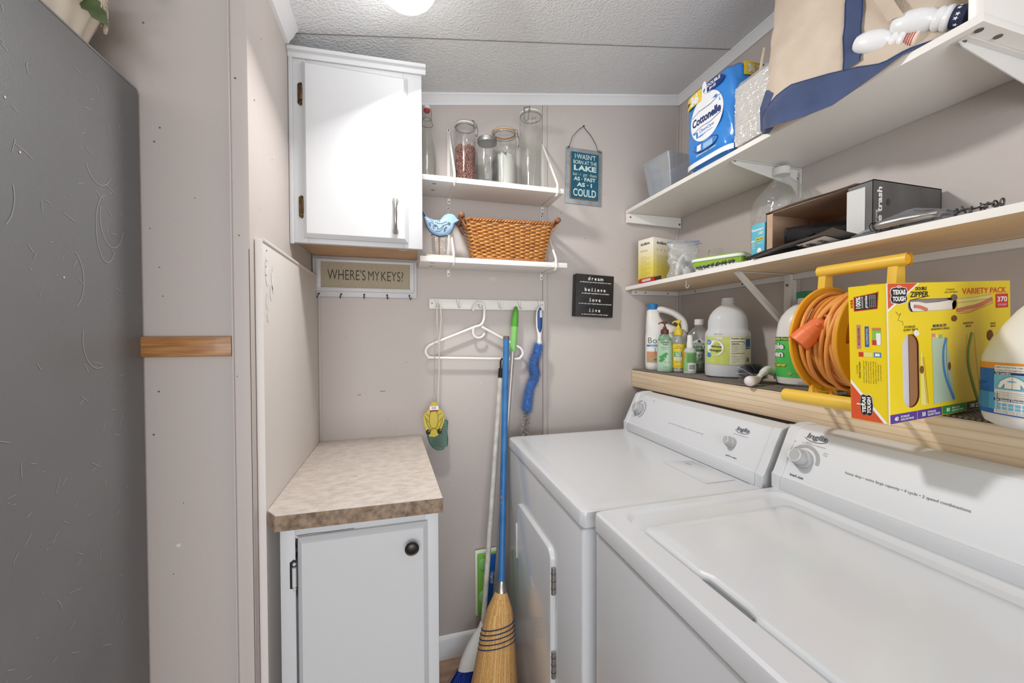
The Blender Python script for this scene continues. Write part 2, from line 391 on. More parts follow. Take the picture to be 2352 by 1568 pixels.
mb.build('daisy_relief', t)
LEAF = mat('ivy_leaf', (62, 78, 44), .5, c2=(96, 110, 66), nscale=30)
t = thing('ivy_sprig', 'green artificial ivy leaves hanging out of the ivory vase', 'plant', (VX, VY, VZ + .12))
def leaf(mb, base, d, up, L, W):
    d = Vector(d).normalized(); s_ = d.cross(Vector(up)).normalized(); n = s_.cross(d)
    out = [(0, 0), (.12, .45), (.3, .55), (.42, .36), (.62, .42), (.8, .2), (1, 0)]
    ce = [Vector(base) + d * (L * a) + n * (-.25 * L * a * a) for a, _ in out]
    vs = []; fs = []
    for i, (a, b) in enumerate(out): vs += [ce[i] + s_ * (b * W) + n * .12 * W * b, ce[i] - n * .0, ce[i] - s_ * (b * W) + n * .12 * W * b]
    for i in range(len(out) - 1):
        k = 3 * i; fs += [(k, k + 1, k + 4, k + 3), (k + 1, k + 2, k + 5, k + 4)]
    mb.add(vs, fs, LEAF)
mb = MB(); 
for p in [[(0, 0, 0), (.05, -.02, .06), (.086, -.03, .03), (.080, -.02, -.042)], [(0, 0, 0), (.05, .03, .08), (.11, .02, .09)], [(0, 0, 0), (-.04, -.03, .07), (-.09, -.05, .06)]]: mb.tube(p, .002, LEAF, 6)
mb.build('stem', t)
for b, d, L in [((.080, -.02, -.042), (.55, -.1, -.7), .048), ((.078, -.03, .012), (.8, -.2, -.2), .04), ((.11, .02, .09), (.5, .1, -.6), .05), ((.05, -.02, .06), (.3, -.5, .7), .05), ((.05, .03, .08), (0, .6, .6), .05), ((-.09, -.05, .06), (-.7, -.3, -.3), .05), ((.085, -.03, .045), (.75, -.3, -.1), .05), ((-.04, -.03, .07), (-.3, .3, .9), .05)]:
    mb = MB(); leaf(mb, b, d, (0, -1, .2), L, L * .6); mb.build('leaf', t)
# oak strip on the kitchen wall
OAK = mat('oak', (190, 140, 88), .35, c2=(160, 108, 60), nscale=9, nstretch=(1.5, 8, 22), coat=.2)
mb = MB(MB and Matrix.Translation((0, 0, 0))); mb.prism([(0, 0), (.172, 0), (.172, .043), (0, .043)], 0, .012, OAK, lambda x, z, h: (-.5245 + x, .989 - h, 1.2625 + z), .004)
o = mb.build('wood_strip'); tag(o, 'short varnished oak strip on the wall beside the refrigerator', 'wood strip')
# ---------------------------------------------------------------- left side: panel, cabinets, counter, key rack
PANELM = mat('panel_paint', (218, 212, 207), .5, bump=.05)
t = thing('side_panel', 'tall off-white painted board with filler patches standing against the partition left of the counter', 'panel', (XP + .009, 1.28, 0))
mb = MB(); mb.box(XP + .001, .985, .002, XP + .017, 1.575, 1.521, PANELM, .0015)
pp = plane((XP + .017, 0, 0), (0, 1, 0), (0, 0, 1), .0006)
FILL = mat('filler', (240, 238, 235), .7, c2=(228, 224, 219), nscale=60)
def blob(mb, x, y, rx, ry, m, fn, seed, n=26, amp=.35):
    r_ = random.Random(seed); mb.poly([(x + rx * (1 + r_.uniform(-amp, amp)) * cos(2 * pi * i / n), y + ry * (1 + r_.uniform(-amp, amp)) * sin(2 * pi * i / n)) for i in range(n)], m, fn)
blob(mb, 1.012, 1.455, .014, .036, FILL, pp, 1, amp=.05); blob(mb, 1.055, 1.44, .015, .03, FILL, pp, 2, amp=.18); blob(mb, 1.012, 1.385, .010, .02, FILL, pp, 3, amp=.18); blob(mb, 1.04, 1.41, .010, .02, FILL, pp, 5, amp=.18); blob(mb, 1.015, 1.35, .008, .012, FILL, pp, 6, amp=.2)
mb.stroke([(1.04, 1.245), (1.06, 1.256), (1.085, 1.268)], .0012, FILL, pp)
for y, z in [(1.01, 1.50), (1.01, 1.476), (1.004, 1.462), (1.003, 1.443)]: mb.disc(y, z, .0022, HOLE, pp)
mb.build('board', t, world=True)
mb = MB(); mb.box(XP + .0165, .986, 1.5155, XP + .0195, 1.574, 1.523, PANELM, .001); mb.build('top_edge', t, world=True)

def beveldoor(mb, x0, z0, x1, z1, y, th, m, bevel=.012):
    """door whose face edges are chamfered; y = back plane, faces -Y"""
    pr = lambda a, b, h: (a, y - h, b)
    i = bevel
    r = [[Vector((x0, y, z0)), Vector((x1, y, z0)), Vector((x1, y, z1)), Vector((x0, y, z1))],
         [Vector((x0, y - th * .35, z0)), Vector((x1, y - th * .35, z0)), Vector((x1, y - th * .35, z1)), Vector((x0, y - th * .35, z1))],
         [Vector((x0 + i * .7, y - th * .85, z0 + i * .7)), Vector((x1 - i * .7, y - th * .85, z0 + i * .7)), Vector((x1 - i * .7, y - th * .85, z1 - i * .7)), Vector((x0 + i * .7, y - th * .85, z1 - i * .7))],
         [Vector((x0 + i, y - th, z0 + i)), Vector((x1 - i, y - th, z0 + i)), Vector((x1 - i, y - th, z1 - i)), Vector((x0 + i, y - th, z1 - i))]]
    mb.loft(r, m)
RAWW = mat('raw_wood', (206, 170, 132), .6, c2=(188, 148, 110), nscale=6, nstretch=(2, 22, 2))
t = thing('wall_cabinet', 'white one-door wall cabinet with crown strip, above the key rack', 'cabinet', (-.12, 1.43, 1.58))
mb = MB(); yc = 1.280
mb.box(XP + .001, yc + .019, 1.600, .064, YF - .001, 2.135, WHITE, .001)
mb.box(XP + .006, yc + .022, 1.5995, .060, YF - .004, 1.6005, RAWW)
mb.build('body', t, world=True)
mb = MB(); mb.box(XP + .008, yc + .022, 1.5985, .058, YF - .006, 1.5999, RAWW); mb.box(-.005, 1.40, 1.5975, .02, 1.404, 1.5986, PRW); mb.build('underside_panel', t, world=True)
mb = MB()
for b in [(XP + .002, 1.58, -.262, 2.135), (.012, 1.58, .068, 2.135), (-.262, 1.58, .012, 1.61), (-.262, 2.09, .012, 2.135)]: mb.box(b[0], yc, b[1], b[2], yc + .019, b[3], WHITE, .0012)
mb.build('face_frame', t, world=True)
mb = MB(); mb.box(XP - .001 + .002, yc - .006, 1.575, XP + .012, yc + .002, 2.14, WHITE, .002); mb.build('scribe_strip', t, world=True)
mb = MB()
mb.loft([[Vector((x, yc - a, (2.112 if x < 0 else 2.127) + b)) for a, b in [(0, 0), (.006, 0), (.010, .006), (.010, .012), (.018, .016), (.018, .026), (0, .026)]] for x in (XP + .001, .080)], WHITE)
mb.build('crown_strip', t, world=True)
mb = MB(); beveldoor(mb, -.272, 1.594, .024, 2.104, yc - .001, .019, WHITE, .011); dr = mb.build('door', t, world=True)
BR = mat('tarnished_brass', (120, 98, 66), .4, .85, c2=(70, 56, 38), nscale=60)
for z in (2.012, 1.684):
    mb = MB(); mb.prism([(-.007, -.028), (0, -.034), (.007, -.028), (.007, .028), (0, .034), (-.007, .028)], 0, .003, BR, lambda a, b, h: Vector((-.2785 + a, yc - h, z + b)), .001)
    mb.cyl((-.2745, yc - .006, z - .020), (-.2745, yc - .006, z + .020), .0045, BR, 12)
    for q in (-.028, .028): mb.ball((-.2745, yc - .005, z + q), .0035, BR, seg=8)
    o = mb.build('hinge'); o.parent = dr; o.location = -Vector((0, 0, 0)); o.data.transform(Matrix.Translation(-t.location))
mb = MB(); px = -.014
mb.tube([(px, yc - .020, 1.720), (px, yc - .034, 1.716), (px, yc - .044, 1.700), (px, yc - .046, 1.673), (px, yc - .044, 1.646), (px, yc - .034, 1.630), (px, yc - .020, 1.626)], [.009, .006, .0045, .0062, .0045, .006, .009], STEEL, 12)
mb.ball((px, yc - .022, 1.720), .009, STEEL, (1, .45, 1.1)); mb.ball((px, yc - .022, 1.626), .009, STEEL, (1, .45, 1.1))
o = mb.build('handle'); o.parent = dr; o.data.transform(Matrix.Translation(-t.location))

# key rack
t = thing('key_rack', "white framed key rack lettered WHERE'S MY KEYS? with five dark hooks", 'key rack', (-.125, YF, 1.52))
LIN = mat('sign_linen', (176, 164, 142), .8, c2=(160, 149, 128), nscale=120, nstretch=(1, 1, 3), bump=.1, bscale=500)
x0, x1, z0, z1 = -.308, .060, 1.449, 1.590
mb = MB(); mb.box(x0, YF - .014, z0, x1, YF - .001, z1, WHITE, .002)
mb.build('backboard', t, world=True)
mb = MB(); mb.box(x0 + .028, YF - .0165, 1.483, x1 - .026, YF - .0142, 1.577, LIN)
fk = plane((0, YF - .0165, 0), (1, 0, 0), (0, 0, 1), .0006)
INK = mat('brown_black_ink', (42, 38, 36), .6)
mb.text("WHERE'S", -.1915, 1.512, .039, INK, fk, w=.131, bold=-.008, slant=0); mb.text("MY", -.098, 1.512, .038, INK, fk, w=.040, bold=-.008); mb.text("KEYS?", -.031, 1.512, .038, INK, fk, w=.080, bold=-.008)
mb.build('sign_face', t, world=True)
mb = MB(); fr_ = [(x0 + .012, 1.468, x1 - .010, 1.484), (x0 + .012, 1.576, x1 - .010, 1.587), (x0 + .012, 1.468, x0 + .029, 1.587), (x1 - .027, 1.468, x1 - .010, 1.587)]
for q, (a, b, c, d) in enumerate(fr_): mb.box(a, YF - .022 + .0004 * (q > 1), b, c, YF - .014, d, WHITE, .004)
mb.build('frame_moulding', t, world=True)
for hx, k in [(-.287, 1), (-.212, .2), (-.132, -.1), (-.050, -.3), (.032, -.6)]:
    mb = MB(); z = 1.459
    mb.tube([(hx, YF - .014, z), (hx, YF - .026, z - .002), (hx - .001 * k, YF - .033, z - .010), (hx - .006 * k, YF - .031, z - .017), (hx - .011 * k, YF - .026, z - .012), (hx - .012 * k, YF - .026, z - .007)], .0014, DARKM, 8)
    mb.ball((hx, YF - .0155, z), .0032, DARKM, seg=8); mb.build('hook', t, world=True)

# countertop
LAM = mat('laminate_stone', (222, 212, 203), .38, c2=(200, 188, 178), nscale=34, lo=.35, hi=.68, detail=9, nstretch=(1, 1.8, 1))
n_ = LAM.node_tree; b_ = n_.nodes['Principled BSDF']
nz = n_.nodes.new('ShaderNodeTexNoise'); nz.inputs['Scale'].default_value = 55; nz.inputs['Detail'].default_value = 10; nz.inputs['Distortion'].default_value = 2.5
rr = n_.nodes.new('ShaderNodeValToRGB'); rr.color_ramp.elements[0].position = .62; rr.color_ramp.elements[1].position = .70; rr.color_ramp.elements[0].color = (0, 0, 0, 1); rr.color_ramp.elements[1].color = (1, 1, 1, 1)
mx = n_.nodes.new('ShaderNodeMix'); mx.data_type = 'RGBA'; mx.inputs[7].default_value = lin((176, 166, 156))
prev = b_.inputs['Base Color'].links[0].from_socket
n_.links.new([n for n in n_.nodes if n.type == 'MAPPING'][0].outputs[0], nz.inputs['Vector']); n_.links.new(nz.outputs['Fac'], rr.inputs[0]); n_.links.new(rr.outputs[0], mx.inputs[0]); n_.links.new(prev, mx.inputs[6]); n_.links.new(mx.outputs[2], b_.inputs['Base Color'])
EDG = mat('laminate_edge_shade', (156, 134, 112), .4, c2=(104, 86, 68), nscale=60, lo=.38, hi=.66, detail=9)  # same laminate as the slab, front-edge shade painted in as brown
t = thing('countertop', 'beige marbled laminate countertop with clipped front corner on the base cabinet', 'countertop', (-.1, 1.25, .877))
out = [(-.292, 1.578), (-.2925, .990), (-.268, .957), (.094, .952), (.072, 1.578)]
mb = MB(); mb.prism(out, .878, .914, LAM, lambda x, y, h: (x, y, h), .002); mb.build('slab', t, world=True)
mb = MB(); e = [(-.2935, .989), (-.2685, .955), (.095, .950)]
for (a, b), (c, d) in zip(e, e[1:]):
    L_ = Vector((c - a, d - b, 0)); nrm = Vector((L_.y, -L_.x, 0)).normalized() * .0012
    mb.add([Vector((a, b, .8775)) , Vector((c, d, .8775)), Vector((c, d, .9115)), Vector((a, b, .9115)), Vector((a, b, .8775)) - nrm, Vector((c, d, .8775)) - nrm, Vector((c, d, .9115)) - nrm, Vector((a, b, .9115)) - nrm], [(0, 1, 2, 3), (7, 6, 5, 4), (0, 4, 5, 1), (3, 2, 6, 7)], EDG)
mb.build('edge_shade_band', t, world=True)

# base cabinet
t = thing('base_cabinet', 'white one-door base cabinet under the marbled countertop', 'cabinet', (-.09, 1.27, 0)); yb = .982
mb = MB(); mb.box(-.262, yb + .019, .09, .082, 1.575, .8765, WHITE, .001); mb.box(-.262, yb + .07, .0, .082, 1.575, .09, WHITE); mb.build('body', t, world=True)
mb = MB()
for b in [(-.266, .09, -.235, .877), (.052, .09, .086, .877), (-.235, .845, .052, .877), (-.235, .09, .052, .12)]: mb.box(b[0], yb, b[1], b[2], yb + .019, b[3], WHITE, .001)
mb.build('face_frame', t, world=True)
mb = MB(); beveldoor(mb, -.228, .105, .058, .850, yb - .0008, .018, WHITE, .010)
fb = plane((0, yb - .0188, 0), (1, 0, 0), (0, 0, 1), .0005)
dr = mb.build('door', t, world=True)
WORN = mat('worn_black', (30, 30, 32), .6)
mb = MB(); mb.prism([(-.008, -.030), (.005, -.030), (.005, .032), (0, .036), (-.008, .030)], 0, .002, WORN, lambda a, b, h: (-.2385 + a, yb - h, .762 + b), .0006)
mb.cyl((-.2365, yb - .005, .738), (-.2365, yb - .005, .782), .0045, WHITE, 12); mb.ball((-.2365, yb - .004, .789), .004, WHITE, seg=8); mb.ball((-.2365, yb - .004, .732), .004, WHITE, seg=8)
fq = plane((0, yb, 0), (1, 0, 0), (0, 0, 1), .0006)
for z, w, h in [(.803, .004, .012), (.832, .005, .010), (.722, .003, .012), (.815, .002, .02)]: mb.disc(-.2325, z, w * .5, WORN, fq, ry=h, n=9)
mb.stroke([(-.232, .8515), (-.20, .8525), (-.17, .8515), (-.11, .8520)], .0012, WORN, fq)
o = mb.build('hinge'); o.parent = dr; o.data.transform(Matrix.Translation(-t.location))
mb = MB(); X = Matrix.Translation((.021, yb - .018, .801)) @ Matrix.Rotation(pi / 2, 4, 'X')
mb.lathe([(0, .007), (.006, .006), (.010, .012), (.014, .0155), (.018, .0165), (.020, .0145), (.0195, .0125), (.0205, .011), (.0215, .001)], mat('knob_bronze', (60, 58, 56), .35, .8), 28, X=X)
o = mb.build('knob'); o.parent = dr; o.data.transform(Matrix.Translation(-t.location))

# ---------------------------------------------------------------- small wall shelves with wire brackets
def small_shelf(label, x0, x1, z, ztop, zlow, bx, yf):
    t = thing('wall_shelf', label, 'shelf', ((x0 + x1) / 2, YF, z), group='small white wall shelves')
    mb = MB(); mb.box(x0, yf, z - .019, x1, YF - .001, z, SHELFW, .001)
    fb = plane((0, 0, z - .019), (1, 0, 0), (0, -1, 0), .0006)
    for k in (yf + .03, yf + .095): mb.disc(x0 + .045, -k, .008, SCREW, fb, ry=.0035, n=16)
    mb.build('board', t, world=True)
    for b in bx:
        m = MB(); y = YF - .001
        m.box(b - .006, y - .003, zlow, b + .006, y, ztop, SHELFW, .001)
        m.box(b - .004, yf + .01, z - .0225, b + .004, y, z - .0195, SHELFW, .0006)
        m.tube([(b, y - .003, ztop - .012), (b, y - .012, ztop - .02), (b, yf + .002, z + .022), (b, yf - .004, z + .012), (b, yf - .006, z - .02), (b, yf + .002, z - .027), (b, yf + .03, z - .023)], .0042, SHELFW, 10)
        m.tube([(b, yf - .002, z + .006), (b - .0, yf + .03, z + .0045), (b + .0, y - .01, z + .004)], .002, SHELFW, 8)
        m.cyl((b, y - .0045, ztop - .005), (b, y - .003, ztop - .005), .003, SCREW, 10); m.cyl((b, y - .0045, zlow + .008), (b, y - .003, zlow + .008), .003, SCREW, 10)
        m.build('bracket', t, world=True)
    return t
Z1, Z2 = 1.872, 1.587
small_shelf('upper white wall shelf carrying the glass jars', .074, .612, Z1, 2.125, 1.829, (.188, .583), 1.412)
small_shelf('lower white wall shelf carrying the wicker basket and tin bird', .066, .628, Z2, 1.815, 1.541, (.184, .579), 1.418)

# ---------------------------------------------------------------- jars
GL = clear('jar_glass', (253, 254, 253), .45, .02, .02)
RING = mat('rubber_orange', (206, 150, 104), .5); ALU = mat('zinc_lid', (176, 176, 176), .35, .85); WIRE = mat('clip_wire', (150, 148, 144), .3, .9)
def clip_jar(name, label, x, y, z, r, h, neck=.80, seal=WPL, wang=0.0, group='clip-top jars on the upper shelf'):
    t = thing(name, label, 'jar', (x, y, z), group=group)
    mb = MB(); hs = h - r * 1.0; rn = r * neck
    P_ = [(.001, r * .3), (.0, r * .8), (.003, r * .95), (.010, r), (hs * .95, r), (hs + r * .18, r * .96), (hs + r * .42, rn * 1.02), (hs + r * .5, rn), (hs + r * .55, rn * 1.04), (hs + r * .66, rn * 1.04)]
    mb.lathe(P_, GL, 40, cap1=False); mb.lathe([(.009, r * .1), (.008, r * .86), (hs * .9, r * .93)], GL, 40, cap1=False); mb.build('body', t)
    mb = MB(); zt = hs + r * .66; mb.lathe([(zt, rn * .98), (zt, rn * 1.07), (zt + .0035, rn * 1.07), (zt + .0035, rn * .98)], seal, 40, cap0=False, cap1=False); mb.build('seal', t)
    mb = MB(); zt += .0036; mb.lathe([(zt, rn * .5), (zt, rn * 1.05), (zt + r * .14, rn * 1.05), (zt + r * .20, rn * .98), (zt + r * .22, rn * .6), (zt + r * .17, rn * .45), (zt + r * .17, .001)], GL, 40); mb.build('lid', t)
    mb = MB(); zz = hs + r * .5
    mb.tube([(rn * 1.03 * cos(a), rn * 1.03 * sin(a), zz) for a in [2 * pi * i / 36 for i in range(36)]], .0013, WIRE, 6, closed=True)
    c, s_ = cos(wang), sin(wang)
    def W(rad, lat, z_): return (rad * c - lat * s_, rad * s_ + lat * c, z_)
    mb.tube([W(rn * 1.03, -.010, zz), W(rn * 1.25, -.012, zz + r * .1), W(rn * 1.22, -.011, zz + r * .35), W(rn * .9, -.007, zt + r * .25), W(rn * .9, .007, zt + r * .25), W(rn * 1.22, .011, zz + r * .35), W(rn * 1.25, .012, zz + r * .1), W(rn * 1.03, .010, zz)], .0014, WIRE, 6)
    mb.tube([W(rn * 1.25, -.009, zz + r * .12), W(rn * 1.40, -.009, zz - r * .25), W(rn * 1.34, -.008, zz - r * .75), W(rn * 1.30, 0, zz - r * .85), W(rn * 1.34, .008, zz - r * .75), W(rn * 1.40, .009, zz - r * .25), W(rn * 1.25, .009, zz + r * .12)], .0014, WIRE, 6)
    mb.tube([W(-rn * 1.03, -.008, zz), W(-rn * 1.16, -.008, zz + r * .2), W(-rn * 1.0, -.006, zt + r * .22), W(-rn * 1.0, .006, zt + r * .22), W(-rn * 1.16, .008, zz + r * .2), W(-rn * 1.03, .008, zz)], .0014, WIRE, 6)
    mb.build('wire_clip', t)
    return t
ZJ = Z1 + .0005
clip_jar('clip_jar', 'glass clip-top jar two-thirds full of brown beans', .240, 1.49, ZJ, .044, .240, wang=-.6)
BEAN = mat('bean', (150, 104, 92), .4, c2=(116, 72, 64), nscale=90)
mb = MB(); r_ = random.Random(3)
base = bmesh.new(); bmesh.ops.create_icosphere(base, subdivisions=1, radius=1); bv = [v.co.copy() for v in base.verts]; bf = [[v.index for v in f.verts] for f in base.faces]; base.free()
def scatter_bean(a, rad, z):
    q = Euler((r_.uniform(0, 6), r_.uniform(0, 6), r_.uniform(0, 6))).to_matrix()
    mb.add([q @ Vector((v.x * .0052, v.y * .0034, v.z * .0032)) + Vector((rad * cos(a), rad * sin(a), z)) for v in bv], bf, BEAN)
for zi in range(20):
    for ai in range(34): scatter_bean(2 * pi * (ai + .5 * (zi % 2)) / 34 + r_.uniform(-.06, .06), .0355 + r_.uniform(-.001, .001), .014 + zi * .0064)
for _ in range(150):
    rr_ = .036 * math.sqrt(r_.random()); scatter_bean(r_.uniform(0, 6.28), rr_, .142 + r_.uniform(-.003, .003))
mb.lathe([(.011, .032), (.138, .032)], mat('bean_core', (84, 52, 46), .8), 20)
o = mb.build('beans'); o.location = (.240, 1.49, ZJ); tag(o, 'brown dried beans inside the left clip-top jar', 'beans', kind='stuff')
# mason jar
t = thing('mason_jar', 'short empty glass jar with zinc screw lid, in front of the other jars', 'jar', (.317, 1.452, ZJ))
mb = MB(); mb.lathe([(.0, .030), (.002, .038), (.008, .042), (.120, .042), (.135, .040), (.148, .034), (.153, .033), (.165, .033)], GL, 40, n=2.4, cap1=False); mb.lathe([(.006, .036), (.012, .039), (.118, .039)], GL, 40, n=2.4, cap1=False)
mb.build('body', t)
mb = MB(); mb.lathe([(.153, .0362), (.168, .0362), (.171, .0350), (.1715, .0330), (.170, .031), (.171, .001)], ALU, 48)
for k in range(5): mb.tube([(.0368 * cos(2 * pi * i / 40), .0368 * sin(2 * pi * i / 40), .155 + k * .003) for i in range(40)], .0006, ALU, 5, closed=True)
mb.build('lid', t)
t = clip_jar('clip_jar', 'glass clip-top jar with orange seal and pale powder bag behind the short jar', .398, 1.505, ZJ, .050, .243, neck=.84, seal=RING, wang=-.25)
mb = MB(); r_ = random.Random(9)
rings = []
for j, (z, k) in enumerate([(.008, .9), (.04, .93), (.09, .90), (.12, .82), (.14, .6), (.15, .2)]):
    rings.append([Vector((.047 * k * cos(a) * (1 + .04 * sin(3 * a + j)), .047 * k * sin(a), z + (.012 * sin(2 * a + 1) if j > 1 else 0))) for a in [2 * pi * i / 30 for i in range(30)]])
mb.loft(rings, clear('cloudy_bag', (240, 240, 240), .5, .05, .15, body=.85, bodyc=(236, 234, 230))); o = mb.build('bag_of_powder'); o.location = (.398, 1.505, ZJ); tag(o, 'cloudy plastic bag of white powder inside the orange-sealed jar', 'bag')
clip_jar('clip_jar', 'tallest glass clip-top jar, empty, at the right end of the upper shelf', .498, 1.475, ZJ, .0465, .312, neck=.88, wang=-2.2)
# swing-top bottle
t = thing('swing_top_bottle', 'clear glass swing-top bottle with white and red stopper beside the wall cabinet', 'bottle', (.098, 1.49, ZJ))
mb = MB(); mb.lathe([(.0, .022), (.002, .031), (.010, .034), (.095, .034), (.12, .032), (.15, .024), (.18, .0155), (.215, .0125), (.245, .0115), (.248, .014), (.256, .014), (.258, .011)], GL, 36, cap1=False)
mb.lathe([(.006, .026), (.009, .030), (.09, .030), (.15, .020)], GL, 36, cap1=False); mb.build('body', t)
mb = MB(); mb.lathe([(.258, .010), (.261, .0125), (.266, .0125), (.268, .009)], mat('red_rubber', (178, 60, 52), .5), 24); mb.build('seal', t)
mb = MB(); mb.lathe([(.268, .008), (.270, .0115), (.279, .0115), (.283, .008)], WPL, 24); mb.build('stopper', t)
mb = MB()
for s_ in (-1, 1):
    mb.tube([(s_ * .012, 0, .275), (s_ * .017, 0, .268), (s_ * .016, -.004, .245), (s_ * .0155, -.006, .225), (s_ * .020, -.012, .205), (s_ * .016, -.018, .195)], .0012, WIRE, 6)
mb.tube([(-.016, -.018, .195), (0, -.024, .19), (.016, -.018, .195)], .0012, WIRE, 6)
mb.tube([(.0133 * cos(2 * pi * i / 24), .0133 * sin(2 * pi * i / 24), .232) for i in range(24)], .0012, WIRE, 6, closed=True)
mb.build('wire_bail', t)

# ---------------------------------------------------------------- tin bird
TINB = mat('bird_blue', (140, 176, 212), .35, c2=(160, 194, 224), nscale=30, coat=.2); RUST = mat('rusty_copper', (160, 104, 70), .45, .5); CUT = mat('cut_out_dark', (96, 94, 98), .7); EDGEB = mat('dark_edge', (38, 40, 52), .6)
t = thing('bird_ornament', 'pale blue tin bird with cut-out scrolls on a copper stick stand', 'ornament', (.137, 1.455, Z2))
S = .0243 / 100 * 1.44 / 1.35  # metres per unit of the outline below
def B(u, v): return ((u - 385) * .000246, (830 - v) * .000246)
out = [(62, 30), (85, 28), (112, 60), (124, 100), (150, 160), (190, 215), (245, 245), (320, 265), (400, 258), (430, 215), (470, 175), (520, 156), (570, 154), (615, 172), (640, 200), (660, 225), (688, 238), (650, 250), (628, 272), (612, 330), (590, 390), (555, 440), (510, 480), (455, 502), (400, 512), (345, 500), (295, 478), (245, 440), (205, 380), (178, 300), (150, 210), (110, 150), (70, 95)]
cxy = (420, 350)
mb = MB(); N = len(out); rings = []
for k, hgt in [(1, 0), (.985, .003), (.9, .007), (.7, .012), (.4, .015), (.05, .016)]:
    ring = []
    for (u, v) in out:
        # shrink towards a spine from tail to head
        sx_ = min(max(u, 180), 560); sy_ = 330 - (300 - sx_) * .0 if sx_ > 240 else 330 - (240 - sx_) * .9
        if u < 180: sx_, sy_ = 90 + (u - 62) * .75, 62 + (u - 62) * 1.6
        a, b = B(sx_ + (u - sx_) * k, sy_ + (v - sy_) * k); ring.append(Vector((a, -hgt * (1 if u > 170 else .35), b)))
    rings.append(ring)
mb.loft(rings, TINB, cap0=False); mb.loft([[Vector((p.x, -p.y * .6, p.z)) for p in r] for r in rings], TINB, cap0=False)
bird = mb.build('body', t, angle=50)
mb = MB()
for a, b in [(0, 3), (14, 19), (19, 24), (24, 30), (30, 33)]:
    pts = [B(*out[i % N]) for i in range(a, b + 1)]
    mb.tube([(p[0], 0, p[1]) for p in pts], .0013, EDGEB, 6)
mb.build('worn_edge', t)
from mathutils.bvhtree import BVHTree
_bt = BVHTree.FromPolygons([v.co.copy() for v in bird.data.vertices], [tuple(p.vertices) for p in bird.data.polygons])
def bf_(u, v):  # front surface of the bird
    a, b = B(u, v); h = _bt.ray_cast(Vector((a, -.2, b)), Vector((0, 1, 0)))[0]; return Vector((a, (h.y if h else -.002) - .0007, b))
mb = MB()
def spiral(cx, cy, r0, turns, a0, w, sgn=1): 
    return [(cx + r0 * (1 - .75 * q / 20) * cos(a0 + sgn * turns * 2 * pi * q / 20), cy + r0 * (1 - .75 * q / 20) * sin(a0 + sgn * turns * 2 * pi * q / 20)) for q in range(21)]
for pts, w in [(spiral(315, 390, 48, .9, .6, 9, -1), 11), (spiral(378, 300, 28, .8, 2.6, 7, 1), 8), (spiral(262, 350, 34, .8, 0, 7, -1), 9), ([(260, 290), (285, 300), (300, 312)], 8), ([(315, 275), (320, 310), (360, 330), (420, 328), (460, 305), (490, 297)], 9), ([(330, 440), (390, 440), (430, 400), (450, 350), (490, 333), (520, 330)], 9), ([(360, 410), (395, 405), (420, 375), (440, 350)], 10), ([(455, 440), (462, 405), (490, 372)], 24), ([(232, 330), (238, 365), (262, 375)], 8)]: mb.stroke(pts, w, CUT, bf_)
mb.disc(525, 322, 23, CUT, bf_); mb.disc(325, 368, 20, CUT, bf_)
o = mb.build('scroll_cutouts', t)
mb = MB(); mb.cyl((0, 0, .003), (0, 0, .078), .0024, RUST, 12); mb.tube([(-.030, -.008, .080), (-.027, -.01, .084), (0, -.008, .079), (.026, -.01, .083), (.030, -.008, .077)], .0016, EDGEB, 6); mb.build('stick', t)
mb = MB(); mb.box(-.048, -.030, .0005, .046, .030, .0075, mat('stand_cream', (206, 198, 172), .6), .001); mb.build('base_plate', t)
# pressed-glass votive behind the bird
t = thing('glass_votive', 'small clear pressed-glass goblet behind the tin bird', 'glass', (.147, 1.545, Z2 + .0005))
mb = MB(); mb.lathe([(0, .022), (.003, .022), (.008, .010), (.018, .008), (.030, .014), (.040, .024), (.05, .028), (.085, .031), (.110, .031)], clear('pressed_glass', (250, 250, 249), .5, .08, .05, bump=90), 28, n=3, cap1=False); mb.build('bowl', t)

# ---------------------------------------------------------------- wicker basket
WK = mat('wicker', (200, 140, 72), .36, c2=(172, 112, 52), nscale=40, coat=.5); WKD = mat('wicker_rim', (178, 116, 60), .38, c2=(150, 92, 46), nscale=50, coat=.3); DOW = mat('dowel', (126, 84, 58), .45)
t = thing('wicker_basket', 'honey-brown wicker basket with wooden dowel handles on the lower wall shelf', 'basket', (.408, 1.50, Z2 + .0008))
t.rotation_euler = (0, 0, radians(-4))
BH = .150
def hw(z): k = z / BH; return .132 + .034 * k, .062 + .008 * k   # half sizes
def rectpt(s, a, b, cr=.018):
    """s in 0..1 around a rounded rectangle"""
    per = [(2 * (a - cr)), pi / 2 * cr, 2 * (b - cr), pi / 2 * cr] * 2; tot = sum(per); d = s * tot; i = 0
    while d > per[i]: d -= per[i]; i = (i + 1) % 8
    C4 = [(a - cr, -(b - cr)), (a - cr, b - cr), (-(a - cr), b - cr), (-(a - cr), -(b - cr))]
    if i == 0: p, n = (-(a - cr) + d, -b), (0, -1)
    elif i == 2: p, n = (a, -(b - cr) + d), (1, 0)
    elif i == 4: p, n = (a - cr - d, b), (0, 1)
    elif i == 6: p, n = (-a, b - cr - d), (-1, 0)
    else:
        c = C4[(i - 1) // 2]; th = -pi / 2 + (i - 1) / 2 * pi / 2 + d / cr; p, n = (c[0] + cr * cos(th), c[1] + cr * sin(th)), (cos(th), sin(th))
    return p, n
NS = 21; ROWS = 19
mb = MB()
